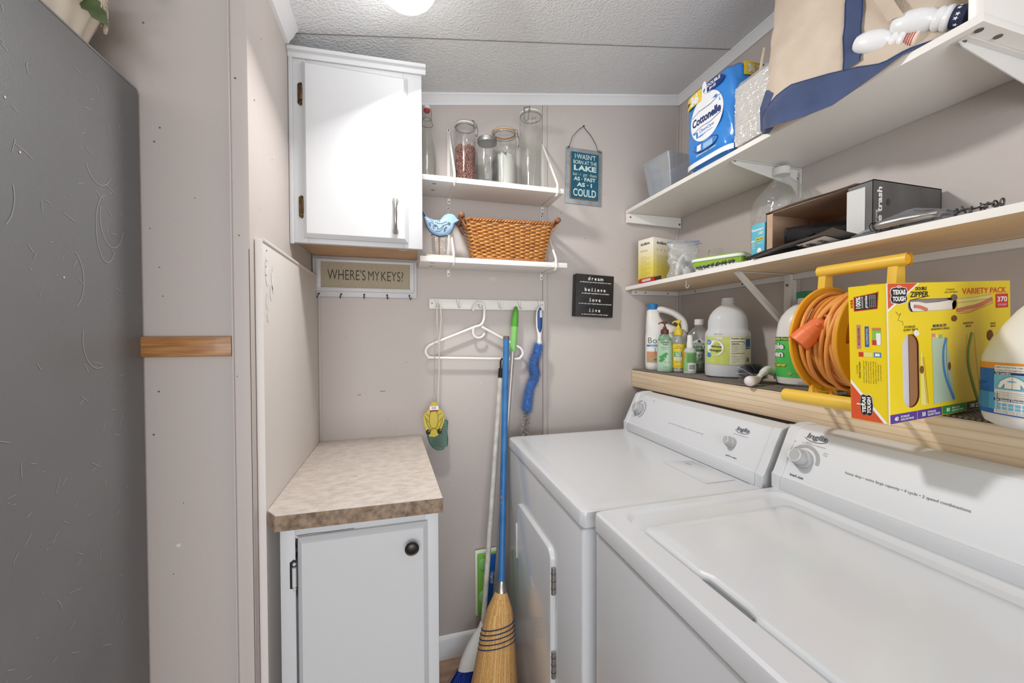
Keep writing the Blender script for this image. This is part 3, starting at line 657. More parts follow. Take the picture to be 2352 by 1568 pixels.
for r in range(ROWS):
    z = .012 + (BH - .026) * r / (ROWS - 1); a, b = hw(z); pts = []; RR = []
    M_ = NS * 8
    for i in range(M_):
        s_ = i / M_; p, n = rectpt(s_, a, b); w = cos(s_ * NS * 2 * pi / 1 + (pi if r % 2 else 0)) 
        off = .0042 * w; RR.append(.0043 + .0007 * w); pts.append((p[0] + n[0] * off, p[1] + n[1] * off, z + .0005 * sin(s_ * 40 + r * 2)))
    mb.tube(pts, RR, WK, 6, closed=True, flat=.9)
weave = mb.build('weave', t, angle=80)
mb = MB()
for i in range(NS * 2):
    s_ = (i / 2 + .25) / NS * 1.0
    p0, _ = rectpt(s_ % 1, *hw(0)); p1, _ = rectpt(s_ % 1, *hw(BH)); mb.tube([(p0[0], p0[1], .003), (p1[0], p1[1], BH - .004)], .0022, WKD, 6)
st = mb.build('stakes', t); st['kind'] = 'stuff'
mb = MB()
def braid(mb, z, grow, r, nb, amp, n=2):
    a, b = hw(min(z, BH))
    for q in range(nb):
        pts = []
        for i in range(220):
            s_ = i / 220; p, nn = rectpt(s_, a + grow, b + grow); ph = s_ * 2 * pi * 26 + q * 2 * pi / nb
            dip = (.012 * min(1, max(0, (abs(p[0]) - a * .55) / (a * .45)))) * (1 if z > .1 else 0)
            pts.append((p[0] + nn[0] * amp * cos(ph), p[1] + nn[1] * amp * cos(ph), z + amp * sin(ph) - dip * 0))
        mb.tube(pts, r, WKD, 6, closed=True)
braid(mb, BH - .003, .002, .0036, 3, .0045); mb.build('rim', t, angle=80)
mb = MB(); braid(mb, .006, .002, .0033, 3, .0035); a, b = hw(0); mb.box(-a, -b, .002, a, b, .006, WKD); mb.build('foot_rim', t, angle=80)
for s_ in (-1, 1):
    a, b = hw(BH); mb = MB(); x = s_ * (a + .020); zz = BH + .012
    mb.cyl((x, -b - .006, zz), (x, b + .006, zz), .0105, DOW, 20); mb.ball((x, -b - .006, zz), .0105, DOW, (1, .5, 1)); mb.ball((x, b + .006, zz), .0105, DOW, (1, .5, 1))
    h_ = mb.build('handle', t)
    mb = MB()
    for yy in (-b + .006, -b + .012, b - .012, b - .006): mb = MB(); mb.tube([(s_ * (a - .004), yy, BH - .02), (s_ * (a + .008), yy, BH + .010), (x, yy, zz + .0125), (x + s_ * .0125, yy, zz), (x, yy, zz - .013), (s_ * (a + .004), yy, BH - .03)], .0024, WKD, 6); o = mb.build('wrapping'); o.parent = h_

# ---------------------------------------------------------------- signs on the far wall
ZINC = mat('zinc_sheet', (166, 172, 176), .45, .3, c2=(150, 157, 162), nscale=40); TEAL = mat('sign_teal', (30, 92, 116), .5, c2=(24, 82, 106), nscale=50); MINT = mat('sign_mint', (200, 218, 212), .6)
t = thing('lake_sign', "teal sign reading I WASN'T BORN AT THE LAKE, hung by a wire", 'sign', (.779, YF - .001, 2.12)); t.rotation_euler = (0, radians(1.0), 0)
mb = MB(); mb.box(-.087, -.004, -.243, .087, -.001, 0, ZINC, .001); mb.build('metal_backing', t)
mb = MB(); mb.box(-.067, -.013, -.222, .067, -.004, -.021, mat('sign_edge', (150, 120, 96), .7), .002); mb.box(-.0655, -.0135, -.2205, .0655, -.0128, -.0225, TEAL)
fl_ = plane((0, -.0135, 0), (1, 0, 0), (0, 0, 1), .0006)
for s_, z, h, w, bd in [("I·WASN'T", -.050, .021, .100, .01), ("BORN AT THE", -.073, .0165, .112, .01), ("LAKE", -.100, .0215, .108, .045), ("but · i · got · there", -.123, .014, .112, 0), ("AS · FAST", -.144, .0155, .104, .03), ("AS · I", -.169, .0165, .072, .04), ("COULD", -.211, .032, .110, .02)]:
    mb.text(s_, 0, z, h, MINT, fl_, w=w, bold=bd)
mb.build('sign_board', t)
mb = MB(); mb.tube([(-.075, -.005, -.006), (-.070, -.012, .01), (-.058, -.006, .045), (-.03, -.005, .078), (-.006, -.004, .098), (.002, -.004, .088), (.03, -.005, .062), (.055, -.006, .025), (.062, -.008, 0), (.075, -.005, -.006)], .0011, DARKM, 6)
for s_ in (-1, 1): mb.tube([(s_ * .078, -.003, -.012), (s_ * .080, -.010, -.004), (s_ * .072, -.008, .003), (s_ * .07, -.003, -.004)], .001, DARKM, 6)
mb.ball((-.004, -.004, .100), .0032, DARKM, seg=8); mb.build('hanging_wire', t)
t = thing('dream_sign', 'black box sign reading dream believe love live in white', 'sign', (.81, YF - .001, 1.384)); t.rotation_euler = (0, radians(2.0), 0)
BS = mat('sign_black', (34, 32, 32), .45, c2=(44, 42, 42), nscale=60)
mb = MB(); mb.box(-.090, -.038, 0, .090, -.0005, .182, BS, .001)
fd = plane((0, -.038, 0), (1, 0, 0), (0, 0, 1), .0006)
def typed(mb, s_, z, h, pitch, m, fn, bold=.02):
    x = -pitch * (len(s_) - 1) / 2
    for ch in s_:
        if ch != ' ':
            vs, _f = text_mesh(ch, bold, 'CENTER', 1.0); mb.text(ch, x, z, h, m, fn, bold=bold)
            if ch in 'iIlL1t' and h > .01: mb.patch(x - pitch * .32, z, x + pitch * .32, z + h * .1, m, fn)
        x += pitch
for s_, z, h, p in [('dream', .158, .0150, .0150), ('believe', .110, .0150, .0150), ('love', .066, .0150, .0150), ('live', .021, .0150, .0150)]: typed(mb, s_, z, h, p, PRW, fd)
for s_, z, w in [('as though you have nothing to lose', .147, .150), ('as though anything is possible', .0985, .132), ('as though your heart knows no bounds', .054, .158), ('as though there is only today', .008, .128)]: mb.text(s_, 0.002, z, .0048, PRW, fd, w=w, bold=.02)
mb.build('sign_box', t)

# ---------------------------------------------------------------- peg rail and what hangs on it
t = thing('peg_rail', 'white rail with six hooks on the far wall under the small shelves', 'hook rail', (.347, YF, 1.43))
mb = MB(); mb.box(.106, YF - .013, 1.409, .590, YF - .001, 1.451, SHELFW, .004); mb.cyl((.118, YF - .0145, 1.432), (.118, YF - .013, 1.432), .003, SCREW, 12); mb.cyl((.578, YF - .0145, 1.432), (.578, YF - .013, 1.432), .003, SCREW, 12); mb.build('board', t, world=True)
PEG = [.137, .222, .305, .391, .478, .566]
for x in PEG:
    mb = MB(); mb.tube([(x - .003, YF - .013, 1.444), (x - .003, YF - .020, 1.440), (x - .001, YF - .022, 1.428), (x + .001, YF - .030, 1.418), (x + .002, YF - .036, 1.421), (x + .002, YF - .037, 1.430)], [.0055, .005, .0035, .0045, .0045, .004], SHELFW, 10); mb.ball((x - .003, YF - .018, 1.446), .006, SHELFW, (1, .8, 1), 10); mb.build('hook', t, world=True)
# hanger
HG = mat('hanger_white', (236, 234, 230), .35)
t = thing('coat_hanger', 'white plastic coat hanger hanging from the third rail hook', 'hanger', (.305, YF - .033, 1.428)); t.rotation_euler = (0, radians(1.2), 0)
mb = MB(); r = .0052
hk = [(-.026, 0, -.022), (-.024, 0, -.008), (-.014, 0, .003), (0, 0, .0075), (.012, 0, .003), (.018, 0, -.010), (.019, 0, -.035), (.017, 0, -.060), (.008, 0, -.078), (-.010, 0, -.088)]
def smooth(pts, k=6):
    P_ = [Vector(p) for p in pts]; out = []
    for i in range(len(P_) - 1):
        p0, p1, p2, p3 = P_[max(i - 1, 0)], P_[i], P_[i + 1], P_[min(i + 2, len(P_) - 1)]
        for j in range(k):
            t_ = j / k; out.append(.5 * ((2 * p1) + (p2 - p0) * t_ + (2 * p0 - 5 * p1 + 4 * p2 - p3) * t_ ** 2 + (3 * p1 - p0 - 3 * p2 + p3) * t_ ** 3))
    return out + [P_[-1]]
mb.tube(smooth(hk), r, HG, 10); mb.ball(hk[0], r, HG, seg=10); mb.build('hook', t)
mb = MB(); bd = [(-.010, 0, -.086), (-.10, 0, -.124), (-.185, 0, -.160), (-.205, 0, -.175), (-.210, 0, -.192), (-.200, 0, -.208), (-.185, 0, -.213), (0, 0, -.216), (.155, 0, -.217), (.174, 0, -.211), (.184, 0, -.196), (.178, 0, -.178), (.160, 0, -.165), (.08, 0, -.125), (.008, 0, -.088)]
mb.tube(smooth(bd, 5), r, HG, 10); mb.build('frame', t)
mb = MB(); mb.tube(smooth([(-.022, 0, -.092), (-.026, 0, -.108), (-.020, 0, -.126), (-.004, 0, -.133), (.012, 0, -.128), (.022, 0, -.114)]), .0045, HG, 10); mb.build('accessory_hook', t)
# fly swatters
YEL = mat('swatter_yellow', (206, 186, 60), .45); GRN = mat('swatter_green', (34, 104, 84), .45); WV = mat('thin_wire', (170, 166, 158), .35, .7)
def swatter(label, hx, z0, y, col, outline, dark, rz=0):
    t = thing('fly_swatter', label, 'fly swatter', (hx, y, z0), group='fly swatters on the hook rail')
    mb = MB(); pts = outline
    cx = sum(p[0] for p in pts) / len(pts); cz = sum(p[1] for p in pts) / len(pts)
    nb = 15; xs = [p[0] for p in pts]; zs = [p[1] for p in pts]
    def span(val, ax):
        out = []
        for i in range(len(pts)):
            a, b = pts[i], pts[(i + 1) % len(pts)]
            if (a[ax] - val) * (b[ax] - val) < 0: k = (val - a[ax]) / (b[ax] - a[ax]); out.append(a[1 - ax] + (b[1 - ax] - a[1 - ax]) * k)
        return sorted(out)
    st_ = .0044 if not dark else .0055
    v = min(zs) + st_ / 2
    while v < max(zs):
        q = span(v, 1)
        for a, b in zip(q[::2], q[1::2]): mb.box(a, -.0006, v - .0018, b, .0006, v + .0015 if not dark else v + .0004, col)
        v += st_
    v = min(xs) + st_ / 2
    while v < max(xs):
        q = span(v, 0)
        for a, b in zip(q[::2], q[1::2]): mb.box(v - .0013, -.0005, a, v + .0009, .0005, b, col)
        v += st_
    mb.tube([(p[0], 0, p[1]) for p in pts], .0018, col, 6, closed=True)
    mb.build('mesh_head', t); return t
yo = [(-.006, .0), (.008, 0), (.016, -.022), (.022, -.03), (.034, -.042), (.038, -.058), (.036, -.078), (.030, -.092), (.024, -.105), (.014, -.125), (0, -.131), (-.018, -.127), (-.026, -.112), (-.034, -.088), (-.039, -.064), (-.036, -.045), (-.026, -.036), (-.018, -.024)]
t = swatter('yellow fly swatter shaped like a fly hanging at the left of the hook rail', .119, 1.050, 1.512, YEL, yo, False)
LN = mat('swatter_line', (60, 50, 24), .6); fy = plane((0, -.0026, 0), (1, 0, 0), (0, 0, 1), 0)
mb = MB()
for pts in [[(-.034, -.050), (-.028, -.075), (-.018, -.098), (-.010, -.108)], [(.034, -.052), (.030, -.075), (.018, -.100), (.010, -.108)], [(-.014, -.035), (-.018, -.055), (-.018, -.078), (-.012, -.095), (0, -.100), (.010, -.095), (.015, -.075), (.014, -.052), (.010, -.035), (0, -.030), (-.014, -.035)], [(-.018, -.052), (-.030, -.042)], [(.016, -.05), (.028, -.042)], [(-.018, -.115), (-.012, -.103), (0, -.099), (.010, -.104), (.016, -.115)], [(-.03, -.06), (-.02, -.075)], [(.028, -.06), (.02, -.075)]]: mb.stroke(pts, .0014, LN, fy)
mb.build('fly_drawing', t)
mb = MB()
for x in (-.023, .020): mb = MB(); mb.disc(x, -.112, .0085, BLACK, fy, ry=.0105); mb.disc(x + .003, -.108, .002, YEL, plane((0, -.0032, 0), (1, 0, 0), (0, 0, 1), 0)); mb.build('fly_eye', t)
mb = MB(); mb.patch(-.016, -.034, .016, -.014, PRW, plane((0, -.0022, 0), (1, 0, 0), (0, 0, 1), 0)); 
for k in range(7): mb.patch(-.009 + k * .0026, -.026, -.008 + k * .0026, -.016, BLACK, plane((0, -.0026, 0), (1, 0, 0), (0, 0, 1), 0))
mb.patch(-.016, -.034, .016, -.029, mat('price_red', (150, 40, 40), .5), plane((0, -.0026, 0), (1, 0, 0), (0, 0, 1), 0)); mb.build('price_sticker', t)
mb = MB()
for s_ in (-1, 1): mb.tube([(s_ * .003 + .001, 0, .0), (s_ * .006, 0, .018), (s_ * .0015, 0, .032), (s_ * .0015 + .001, 0, .12), (s_ * .0015 + .004, 0, .20), (s_ * .006 + .006, 0, .26), (s_ * .008 + .012, 0, .34), (s_ * .005 + .016, -.006, .374), (.017, -.008, .379)], .0009, WV, 6)
mb.build('wire_handle', t)
go = [(-.014, -.006), (.022, .0), (.030, .004), (.036, -.002), (.034, -.018), (.032, -.045), (.036, -.075), (.033, -.098), (.022, -.100), (.018, -.110), (-.004, -.112), (-.022, -.100), (-.034, -.082), (-.042, -.055), (-.036, -.038)]
t = swatter('dark green fly swatter hanging behind the yellow one', .137, .972, 1.532, GRN, go, True)
mb = MB(); mb.tube([(.0, 0, -.004), (-.001, 0, .10), (.004, 0, .20), (.004, -.002, .30), (.012, -.010, .40), (.009, -.014, .448), (.002, -.014, .452), (-.004, -.012, .44), (-.003, -.004, .38), (.002, 0, .30)], .0018, mat('swatter_white_handle', (214, 210, 204), .5), 6); mb.build('wire_handle', t)
# duster
DB = mat('duster_blue', (84, 156, 226), .8, c2=(60, 132, 212), nscale=120, sheen=.4); DBH = mat('duster_handle_blue', (38, 70, 128), .45); GREYB = mat('bristle_grey', (228, 224, 218), .7)
t = thing('cleaning_duster', 'bendy blue fluffy duster with blue and white handle on the last rail hook', 'duster', (.556, YF - .040, 1.425))
mb = MB(); mb.lathe([(-.162, .016, .011), (-.156, .012, .009), (-.135, .0075, .0075), (-.110, .010, .008), (-.09, .0145, .010), (-.05, .0155, .010), (-.015, .013, .009), (-.003, .006, .006), (0, .001, .001)], WPL, 24); mb.build('handle', t)
mb = MB(); mb.lathe([(-.108, .004, .003, 0, -.0065), (-.09, .0105, .0048, 0, -.0065), (-.05, .0118, .0048, 0, -.0065), (-.02, .0100, .0048, 0, -.006), (-.006, .004, .003, 0, -.005)], DBH, 20)
mb.lathe([(-.047, .0045, .001, .003, -.0115), (-.04, .0055, .001, .003, -.0115), (-.02, .005, .001, .003, -.0112), (-.016, .003, .001, .003, -.011)], mat('duster_slot', (196, 194, 190), .5), 16); mb.build('grip', t)
spine = smooth([(-.002, 0, -.16), (-.012, 0, -.20), (-.026, 0, -.235), (-.022, 0, -.27), (-.022, 0, -.30), (-.040, 0, -.335), (-.050, 0, -.38), (-.055, 0, -.43)], 8)
mb = MB(); r_ = random.Random(5)
def fur(mb, spine, rad, n, m, wid=.0009, jitter=.25):
    for i in range(n):
        k = r_.random() * (len(spine) - 1); j = int(k); p = spine[j].lerp(spine[min(j + 1, len(spine) - 1)], k - j); d = (spine[min(j + 1, len(spine) - 1)] - spine[j]).normalized()
        a = r_.uniform(0, 2 * pi); u = d.orthogonal().normalized(); w = d.cross(u); n_d = (u * cos(a) + w * sin(a) + d * r_.uniform(-jitter, jitter)).normalized(); L_ = rad * r_.uniform(.8, 1.12); sd = n_d.cross(d).normalized() * wid
        e = p + n_d * L_; mb.add([p - sd, p + sd, e + sd * .4, e - sd * .4], [(0, 1, 2, 3)], m)
fur(mb, spine, .0285, 11000, DB, .0010, .5); mb.tube(spine, .0165, DB, 12); mb.build('fluffy_head', t, flat=True)
mb = MB(); sp2 = [Vector((-.055, 0, -.43)), Vector((-.062, 0, -.50)), Vector((-.066, 0, -.545))]; fur(mb, sp2, .024, 1500, GREYB, .0009, .2); mb.tube(sp2, .0016, DARKM, 6); mb.build('bristle_tip', t, flat=True)

# ---------------------------------------------------------------- brooms in the corner
t = thing('angle_broom', 'white-handled broom with white cap and blue bristles, leftmost of the standing brooms', 'broom', (.24, 1.36, 0))
mb = MB(); mb.cyl((.290, 1.435, .20), (.384, 1.52, 1.140), .0098, mat('white_pole', (222, 220, 214), .45, c2=(196, 192, 184), nscale=30), 20); mb.build('pole', t, world=True)
mb = MB(); mb.cyl((.3835, 1.5195, 1.135), (.387, 1.522, 1.172), .0115, BLACK, 16); mb.tube([(.384, 1.522, 1.17), (.384, 1.523, 1.20), (.390, 1.524, 1.212), (.397, 1.525, 1.205), (.394, 1.524, 1.17)], .004, BLACK, 8); mb.build('pole_cap', t, world=True)
ax = Vector((.290 - .2, 1.435 - 1.38, .20 - 0)).normalized()
mb = MB(); fx = Vector((.93, -.25, .0)).normalized(); fy_ = Vector((.25, .93, -.1)).normalized()
def sec(c, a, b, sk=0, n=24, e=2.6):
    o_ = []
    for i in range(n):
        p, q = sx_angle(2 * pi * i / n, e); o_.append(Vector(c) + fx * (p * a) + fy_ * (q * b) + Vector((0, 0, sk * p)))
    return o_
mb.loft([sec((.292, 1.437, .220), .013, .013, 0, e=2), sec((.289, 1.433, .205), .017, .015, 0, e=2), sec((.283, 1.428, .190), .026, .019), sec((.270, 1.418, .160), .043, .024, .008), sec((.257, 1.408, .120), .055, .026, .010), sec((.250, 1.402, .090), .060, .026, .012)], WPL); mb.build('cap', t, world=True)
mb = MB(); BB = mat('bristle_blue', (36, 74, 176), .55, c2=(24, 54, 150), nscale=60); BT = mat('bristle_tip_blue', (120, 170, 220), .6)
for i in range(1500):
    p = r_.uniform(-1, 1); q = r_.uniform(-1, 1); a = Vector((.250, 1.402, .092)) + fx * (p * .056) + fy_ * (q * .022) + Vector((0, 0, .012 * p))
    e = Vector((.232, 1.392, .010)) + fx * (p * .080 + r_.uniform(-.008, .008)) + fy_ * (q * .045 + r_.uniform(-.01, .01)) + Vector((0, 0, r_.uniform(-.006, .012)))
    m1 = a.lerp(e, .75) + fx * r_.uniform(-.003, .003); sd = fx.cross(Vector((r_.uniform(-1, 1), r_.uniform(-1, 1), 1)).normalized()); sd = (fx * cos(i) + fy_ * sin(i)) * .0011
    mb.add([a - sd, a + sd, m1 + sd, m1 - sd], [(0, 1, 2, 3)], BB); mb.add([m1 - sd, m1 + sd, e + sd * .8, e - sd * .8], [(0, 1, 2, 3)], BB if i % 3 else BT)
mb.build('bristles', t, world=True, flat=True)
# floor sweeper with green grip
t = thing('floor_sweeper', 'flat mop with green grip, silver pole and upright green and blue head', 'mop', (.34, 1.53, 0))
G1 = mat('grip_green', (84, 156, 52), .45); G2 = mat('grip_light_green', (134, 196, 110), .45)
P0, P1 = Vector((.352, 1.515, .215)), Vector((.457, 1.548, 1.425))
pl = lambda k: P0.lerp(P1, k)
mb = MB(); mb.cyl(pl(0), pl(.86), .0088, mat('silver_pole', (186, 182, 178), .3, .4), 20); mb.build('pole', t, world=True)
mb = MB(); mb.tube([pl(.845), pl(.87), pl(.90), pl(.93)], [.0125, .0135, .0138, .0140], G2, 20); mb.tube([pl(.93), pl(.95), pl(.97), pl(.985), pl(.995), pl(1.0)], [.0140, .0140, .013, .011, .007, .002], G1, 20); mb.build('grip', t, world=True)
mb = MB(); HGc = mat('mop_head_white', (226, 232, 214), .6); HGg = mat('mop_green', (120, 180, 66), .45)
mb.box(.283, 1.560, .155, .404, 1.572, .425, HGc, .006); mb.build('cleaning_cloth', t, world=True)
mb = MB(); mb.box(.292, 1.546, .165, .396, 1.560, .415, HGg, .006)
mb.box(.322, 1.540, .185, .366, 1.547, .412, mat('mop_blue', (28, 96, 176), .4), .004); mb.ball((.312, 1.546, .372), .016, G2, (1, .25, 1.6)); mb.ball((.312, 1.546, .24), .016, G2, (1, .25, 1.6)); mb.ball((.380, 1.546, .372), .014, G2, (1, .25, 1.6))
mb.disc(.350, .318, .010, PRW, plane((0, 1.540, 0), (1, 0, 0), (0, 0, 1), .0006), ry=.026); mb.disc(.350, .318, .0088, mat('mop_blue'), plane((0, 1.540, 0), (1, 0, 0), (0, 0, 1), .001), ry=.0245)
mb.text('Swiffer', .353, .318, .010, PRW, plane((0, 1.540, 0), (1, 0, 0), (0, 0, 1), .0014), w=.042, bold=.02, rot=pi / 2)
mb.build('head_plate', t, world=True)
mb = MB(); mb.cyl((.352, 1.515, .225), (.350, 1.535, .20), .012, HGc, 16); mb.build('joint', t, world=True)
# corn broom
t = thing('corn_broom', 'straw broom with blue metal handle leaning in the corner beside the dryer', 'broom', (.30, 1.27, 0))
P0, P1 = Vector((.328, 1.300, .445)), Vector((.4035, 1.505, 1.300))
BL = mat('handle_blue', (56, 118, 176), .38, c2=(44, 102, 160), nscale=12)
mb = MB(); mb.cyl(P0, P1, .0122, BL, 22, cap=False); d = (P1 - P0).normalized()
mb.cyl(P1 - d * .012, P1 - d * .002, .0126, mat('rust_band', (120, 84, 70), .6), 22)
for k, s_ in [(.30, .006), (.32, .009), (.345, .005), (.27, .004)]: mb.ball(tuple(P0.lerp(P1, k) + Vector((-.008, -.0085, 0))), s_ * .5, mat('handle_chip', (190, 110, 70), .7), (.7, .5, 2.2), 8)
mb.build('handle', t, world=True)
mb = MB(); mb.tube([P0 + d * .010, P0 - d * .004, P0 - d * .012, P0 - d * .03], [.0130, .0150, .0185, .0205], STEEL, 24); mb.build('ferrule', t, world=True)
STR = mat('straw', (214, 168, 102), .65, c2=(192, 140, 76), nscale=60, nstretch=(8, 8, .6), sheen=.2); STR2 = mat('straw_light', (228, 190, 130), .65)
ux_ = Vector((.955, -.26, -.08)).normalized(); uy_ = Vector((.26, .95, -.2)).normalized()
CL = [Vector((.3255, 1.293, .422)), Vector((.321, 1.285, .395)), Vector((.314, 1.275, .355)), Vector((.305, 1.262, .30)), Vector((.298, 1.252, .24)), Vector((.287, 1.240, .14)), Vector((.272, 1.225, .012))]
WD = [(.019, .019), (.034, .028), (.047, .033), (.056, .032), (.062, .030), (.076, .032), (.096, .040)]
mb = MB(); rings = []
for c, (a, b) in zip(CL, WD):
    ring = []
    for i in range(64):
        p, q = sx_angle(2 * pi * i / 64, 2.1); k = .93 + .05 * cos(i * 2 * pi * 19 / 64 * 1.0) * 0 + .03 * math.sin(i * 1.9); ring.append(c + ux_ * (a * p * k) + uy_ * (b * q * k))
    rings.append(ring)
mb.loft(rings, STR)
def onb(k, p, q):
    k *= len(CL) - 1; j = min(int(k), len(CL) - 2); f = k - j; c = CL[j].lerp(CL[j + 1], f); a = WD[j][0] * (1 - f) + WD[j + 1][0] * f; b = WD[j][1] * (1 - f) + WD[j + 1][1] * f
    return c + ux_ * (a * p) + uy_ * (b * q)
for i in range(1500):
    a = r_.uniform(0, 2 * pi); p, q = cos(a), sin(a); k0 = r_.choice([0, 0, .1, .3, .5]); s_ = r_.uniform(.98, 1.04); dr = r_.uniform(-.12, .12) * (1 if k0 > .2 else .4)
    pts = [onb(k0 + (1 - k0) * j / 4, (p * cos(dr * j / 4) - q * sin(dr * j / 4)) * s_, (q * cos(dr * j / 4) + p * sin(dr * j / 4)) * s_) for j in range(5)]
    pts[-1] += Vector((r_.uniform(-.006, .006), r_.uniform(-.006, .006), r_.uniform(-.006, .012)))
    sd = (ux_ * -q + uy_ * p).normalized() * r_.uniform(.0007, .0014); vs = []
    for v in pts: vs += [v - sd, v + sd]
    mb.add(vs, [(2 * j, 2 * j + 1, 2 * j + 3, 2 * j + 2) for j in range(4)], STR2 if i % 4 == 0 else STR)
mb.build('straw_brush', t, world=True)
for k in (.415, .455, .495, .535, .575):
    mb = MB(); mb.tube([onb(k + .045 * -cos(2 * pi * i / 40) * 1.0, 1.03 * cos(2 * pi * i / 40), 1.03 * sin(2 * pi * i / 40)) for i in range(40)], .0019, mat('twine_navy', (34, 48, 84), .7), 6, closed=True); mb.build('stitching', t, world=True)
# ---------------------------------------------------------------- dryer and washer
def rrect(x0, y0, x1, y1, r, z, k=6):
    out = []
    for cx, cy, a in [(x1 - r, y0 + r, -pi / 2), (x1 - r, y1 - r, 0), (x0 + r, y1 - r, pi / 2), (x0 + r, y0 + r, pi)]:
        for i in range(k + 1): q = a + pi / 2 * i / k; out.append(Vector((cx + r * cos(q), cy + r * sin(q), z)))
    return out
def console(t, y0, y1, z0, side_w=.024):
    """sloped control housing: end caps plus the panel between them; returns the panel plane"""
    CAP = mat('console_cap', (214, 216, 219), .3)
    prof = [(.884, z0), (.884, z0 + .036), (.890, z0 + .042), (.938, z0 + .142), (.946, z0 + .150), (.972, z0 + .156), (1.005, z0 + .156), (1.020, z0 + .140), (1.045, z0)]
    ins = [(.888, z0 + .001), (.888, z0 + .034), (.893, z0 + .038), (.9405, z0 + .140), (.948, z0 + .147), (.972, z0 + .153), (1.003, z0 + .153), (1.017, z0 + .138), (1.042, z0 + .001)]
    mb = MB(); mb.prism(ins, y0 + side_w * .4, y1 - side_w * .4, CONS, lambda x, z, h: (x, h, z)); mb.build('console', t, world=True, angle=25)
    for a, b in ((y0, y0 + side_w), (y1 - side_w, y1)):
        mb = MB(); mb.prism(prof, a, b, CAP, lambda x, z, h: (x, h, z)); 
        mb.build('console_end_cap', t, world=True, angle=20, bevel=.0022)
    mb = MB(); mb.box(.8835, y0 + side_w, z0 + .002, .889, y1 - side_w, z0 + .032, ENAMEL, .001); mb.build('kick_strip', t, world=True)
    u = Vector((.9405 - .893, 0, .102)); u.normalize()
    o = Vector((.893, y1, z0 + .038)); return plane(o, (0, -1, 0), u, .0007), u
LOGO = mat('logo_grey', (96, 98, 104), .4); LOGOD = mat('logo_dark', (70, 72, 78), .4)
KNOB = mat('knob_grey', (178, 179, 180), .35, coat=.2); KNOBD = mat('knob_skirt', (160, 162, 164), .35)
def inglis(mb, x, y, s, fn):
    mb.text('Inglis', x, y, s, LOGO, fn, w=s * 3.5, bold=.03, slant=.2)
    for r0, r1, a0, a1 in [(1.98, 2.12, -2.9, .55)]:
        pts = [(x + s * 2.05 * cos(a0 + (a1 - a0) * i / 30) , y + s * .2 + s * .78 * sin(a0 + (a1 - a0) * i / 30)) for i in range(31)]
        mb.stroke(pts, s * .13, LOGO, fn)
    mb.text('by Whirlpool Corporation', x, y - s * 1.25, s * .30, GREYL, fn, w=s * 4.3, slant=.2)
def knob(t, fn, x, y, r, u, name='knob', depth=.030):
    c = fn(x, y); n = Vector((0, -1, 0)).cross(u).normalized()
    if n.x > 0: n = -n
    zx = Vector((0, 1, 0)); zy = n.cross(zx)
    X = Matrix((zx, zy, n)).transposed().to_4x4(); X.translation = c
    mb = MB(); mb.lathe([(0, r * 1.0), (.002, r * 1.02), (.010, r * .98), (.012, r * .80), (depth - .004, r * .74), (depth - .001, r * .70), (depth, r * .62), (depth - .001, r * .58), (depth - .001, .001)], KNOB, 36, X=X)
    mb.lathe([(depth - .0005, r * .66), (depth + .0006, r * .63), (depth - .0005, r * .59)], PRW, 36, X=X, cap0=False, cap1=False)
    mb.box(-.002, 0, .003, .002, r * .95, .011, KNOBD, .001, X=X)
    mb.build(name, t, world=True)
# dryer
DX0, DY0, DY1 = .392, .778, 1.440
t = thing('clothes_dryer', 'white front-loading dryer with hinged door in the far corner, behind the washer', 'dryer', (.74, 1.11, 0)); t.rotation_euler = (0, 0, radians(-1.1))
mb = MB(); mb.box(DX0, DY0 + .004, .012, 1.05, DY1 - .004, .872, ENAMEL, .006, 3); mb.box(DX0 + .02, DY0 + .03, 0, 1.03, DY1 - .03, .014, BLACK); mb.build('body', t, world=True)
mb = MB(); mb.loft([rrect(DX0 - .001, DY0, 1.06, DY1, .012, .876), rrect(DX0 - .004, DY0 - .001, 1.06, DY1 + .001, .014, .880), rrect(DX0 - .004, DY0 - .001, 1.06, DY1 + .001, .014, .906), rrect(DX0 - .002, DY0, 1.059, DY1, .013, .911), rrect(DX0 + .004, DY0 + .005, 1.05, DY1 - .005, .010, .914), rrect(DX0 + .030, DY0 + .03, 1.04, DY1 - .03, .02, .9145), rrect(DX0 + .040, DY0 + .04, 1.03, DY1 - .04, .02, .9128)], ENAMEL); mb.build('top', t, world=True, angle=25)
# lint door pressed into the top
mb = MB(); ft = plane((0, 0, .9128), (1, 0, 0), (0, 1, 0), .0006)
mb.prism([(.776, 1.028), (.870, 1.010), (.870, .846), (.776, .846)], 0, .0022, ENAMEL, lambda x, y, h: (x, y, .913 + h), .001)
mb.prism([(.830, .995), (.842, 1.000), (.838, .975)], 0, .001, ENAMELG, lambda x, y, h: (x, y, .9154 + h))
mb.build('lint_door', t, world=True)
fn, u = console(t, DY0 - .002, DY1, .9125)
mb = MB()
kx = DY1 - 1.375; ky = .062
mb.ring(kx, ky, .031, .037, GREYL, fn, -.5 * pi + .35, .5 * pi - .3); mb.ring(kx, ky, .031, .037, GREYL, fn, .5 * pi + .05, .5 * pi + .9); mb.ring(kx, ky, .031, .037, GREYL, fn, pi + .5, 1.5 * pi - .25)
for a, s_ in [(1.35, 'more'), (1.15, 'dry'), (.95, '60'), (.5, 'timed dry'), (0, '40'), (-.4, '30'), (-.8, '20'), (-1.2, 'fluff'), (1.9, 'normal'), (2.3, 'less'), (3.9, 'off')]: mb.text(s_, kx + .044 * cos(a), ky + .046 * sin(a), .0022, GREYL, fn)
